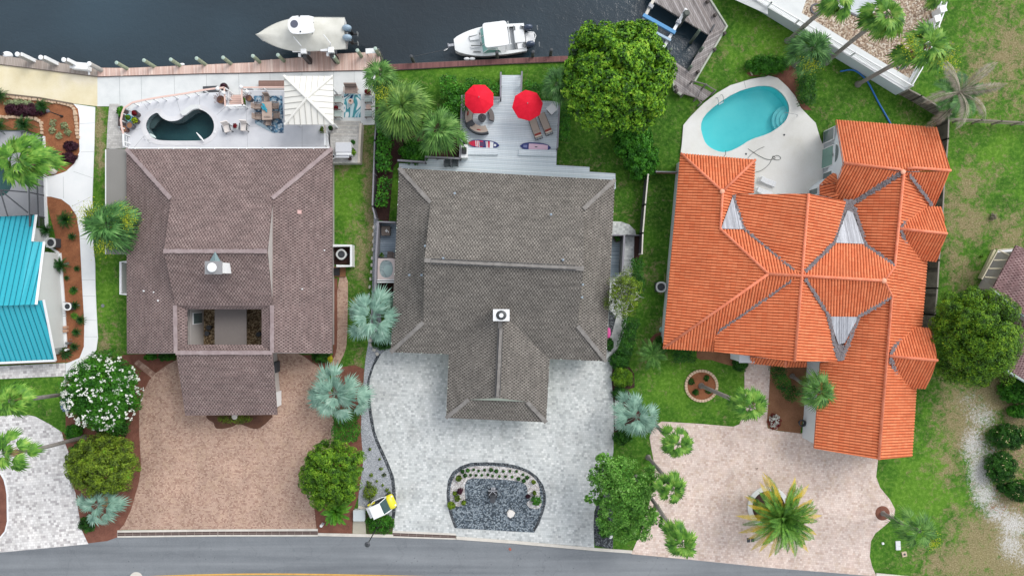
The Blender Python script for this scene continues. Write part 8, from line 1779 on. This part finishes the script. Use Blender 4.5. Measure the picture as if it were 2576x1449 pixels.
for k in range(4): mb.ring(q.x-.1+k*.02, q.y, .5+k*.05, .54+k*.05, .2+.02*k, .27+.02*k, 20)
tag(mb.build('coiled_hose', M_dark), 'dark coiled hose on the white garage wall', 'hose')
# fountain and boulder on the gravel island
q = P(1239.5,1248,.6); t = thing('fountain', 'dark tiered fountain in the middle of the gravel island', 'fountain', (q.x, q.y, .06)); mb = MB(); mb.rbox(q.x, q.y+.12, .25, .78, .7, .4, 0, 0, .05); mb.build('basin', M_black, t); mb = MB(); mb.ring(q.x, q.y+.1, .44, .5, .3, .36, 4); mb.box(q.x, q.y+.47, .5, .8, .05, .1); mb.build('rim', M_galv, t)
mb = MB(); mb.rbox(q.x, q.y-.1, .6, .5, .4, .3, 0, 0, .08); mb.cyl(q.x, q.y-.25, .75, .95, .22, .18, 16); mb.cyl(q.x, q.y-.25, .95, 1.0, .26, .24, 16); mb.build('tier', M_dark, t)
mb = MB(); p = P(1241,1229,.2); mb.rbox(p.x, p.y, .12, .4, .2, .12, 0, 0, .04); mb.build('spout', M_galv, t)
rg_ = random.Random(2); p = P(1285,1292,.2); mb = MB(); pl = [(p.x+.4*math.cos(a)*k, p.y+.36*math.sin(a)*k) for a, k in ((.2,1),(1.0,.85),(1.9,1.1),(2.8,.95),(3.8,1.0),(4.6,1.1),(5.5,.9))]; mb.prism(pl, .06, .2); mb.prism([((x-p.x)*.85+p.x, (y-p.y)*.85+p.y) for x, y in pl], .2, .27); tag(mb.build('flat_boulder', mottled('rock_white', [C(200,196,188), C(222,218,212), C(234,230,226)], 2, .9, 10, .3, .3)), 'flat white boulder on the grey gravel island', 'rock')
# small cart with car bodywork: bow at the driveway
ct = thing('golf_cart', 'small white roofed golf cart with yellow nose parked on the grey gravel strip', 'golf cart', (0,0,0))
Yl = plain('cart_yellow', C(236,226,50), .3, 0, .05); L_ = 2.45
def cpl(pts, z0, z1, nm, m, par=ct, sh=False): mb = MB(); mb.prism(pts, z0, z1); return mb.build(nm, m, par, sh)
mb = MB(); sec = []
for x, wd, z in ((.55,.64,.78),(.75,.66,.80),(.98,.66,.72),(1.12,.60,.6),(1.2,.46,.45)): sec.append([(x, -wd, .28), (x, -wd*.96, z*.82), (x, -wd*.5, z), (x, 0, z+.03), (x, wd*.5, z), (x, wd*.96, z*.82), (x, wd, .28)])
vs = [p for s_ in sec for p in s_]; mb.add(vs, [(i*7+j, (i+1)*7+j, (i+1)*7+j+1, i*7+j+1) for i in range(4) for j in range(6)]+[tuple(range(7)), tuple(28+6-k for k in range(7))]); mb.build('front_cowl', Yl, ct, True)
mb = MB(); mb.rbox(-.2, 0, .38, 1.9, 1.1, .22, 0, 0, .1); mb.build('chassis', M_black, ct)
for s_ in (-1, 1): mb = MB(); mb.rbox(-.82, s_*.56, .55, .7, .16, .3, 0, 0, .07); mb.build('rear_fender', Yl, ct)
mb = MB(); mb.rbox(-1.0, -.02, .9, .52, .98, .32, 0, 0, .06); mb.build('rear_body', M_white, ct)
mb = MB(); mb.rbox(-.28, 0, 1.72, 1.0, 1.12, .08, 0, 0, .1); mb.build('roof', M_white, ct)
mb = MB(); mb.add([(.2,-.52,1.7),(.2,.52,1.7),(.66,.58,.86),(.66,-.58,.86)], [(0,1,2,3)]); mb.build('windshield', plain('cart_glass', C(48,84,84), .08, 0, .4, 3), ct)
mb = MB()
for s_ in (-1,1): mb.tube([(-.85,s_*.56,.8),(-.75,s_*.56,1.7)], .035, 6); mb.tube([(.7,s_*.60,.84),(.2,s_*.54,1.72),(-.8,s_*.54,1.72)], .035, 6); mb.tube([(.72,s_*.62,.7),(.25,s_*.74,.72),(-.55,s_*.72,.72),(-.8,s_*.58,.72)], .04, 6)
mb.build('frame', M_white, ct)
mb = MB(); mb.rbox(-.35, 0, .72, .5, 1.0, .18, 0, 0, .06); mb.rbox(-.62, 0, 1.0, .12, 1.0, .45, 0, 0, .04); mb.build('seat', M_dark, ct)
for x in (.85, -.82):
    for s_ in (-1, 1):
        mb = MB(); n = 16; y0 = s_*.62; 
        vs = [(x+.24*math.cos(k*.3927), y0+s_*e, .24+.24*math.sin(k*.3927)) for e in (-.09,.09) for k in range(n)]; mb.add(vs, [tuple(range(n)), tuple(range(n,2*n)[::-1])]+[(k,(k+1)%n,n+(k+1)%n,n+k) for k in range(n)]); wl = mb.build('wheel', M_black, ct)
        mb = MB(); vs = [(x+.12*math.cos(k*.3927), y0+s_*.095, .24+.12*math.sin(k*.3927)) for k in range(n)]; mb.add(vs, [tuple(range(n))]); mb.build('rim', M_steel, wl)
for s_ in (-1,1): mb = MB(); mb.ell((1.1, s_*.42, .52), .1, .1, .1, 10, 6); mb.build('headlight', M_white, ct)
q = P(961,1272,.6); ct.location = (q.x, q.y, .03); ct.rotation_euler = (0,0,rad(24)); ct.scale = (1.0,1.0,1.0)
# mulch chips, litter on the road and paving
rg_ = random.Random(12); mb = MB()
for x0, x1, y0, y1, n in ((300,900,1380,1430,26),(900,1500,1385,1440,34),(1540,1700,1385,1450,16)):
    for _ in range(n): q = P(rg_.uniform(x0,x1), rg_.uniform(y0,y1)); s_ = rg_.uniform(.03,.09); mb.rbox(q.x, q.y, .022, s_, s_*.7, .012, rg_.random()*3)
o = mb.build('road_debris', M_dark); o['kind'] = 'stuff'; tag(o, 'tiny dark specks scattered over the asphalt', 'debris')
mb = MB(); q = P(1283,1381,.05); mb.ell((q.x,q.y,.03), .12, .16, .03, 8, 4, 0, .5, 0); tag(mb.build('fallen_leaf', plain('leaf_rust', C(170,96,80), .9)), 'rust red leaf lying on the road below the gravel island', 'leaf')
mb = MB()
for k in range(300): q = P(rg_.uniform(2490,2576), rg_.uniform(1060,1290)); s_ = rg_.uniform(.06,.13); mb.box(q.x, q.y, rg_.uniform(.02,.06), s_, s_*.6, .012, rg_.random()*3)
o = mb.build('leaf_litter', plain('litter_tan', C(190,150,126), .9, 0, .3, 5)); o['kind'] = 'stuff'; tag(o, 'tan leaf litter between the clipped bushes at the right edge', 'leaf litter')
for x, y, lb in ((1904,1180,'small brown twig on the pink driveway below the garage'),): mb = MB(); q = P(x, y, .05); mb.tube([q+Vector((-.1,.12,0)), q, q+Vector((.08,.14,.02))], .02, 5); tag(mb.build('twig', M_mulchd), lb, 'twig')
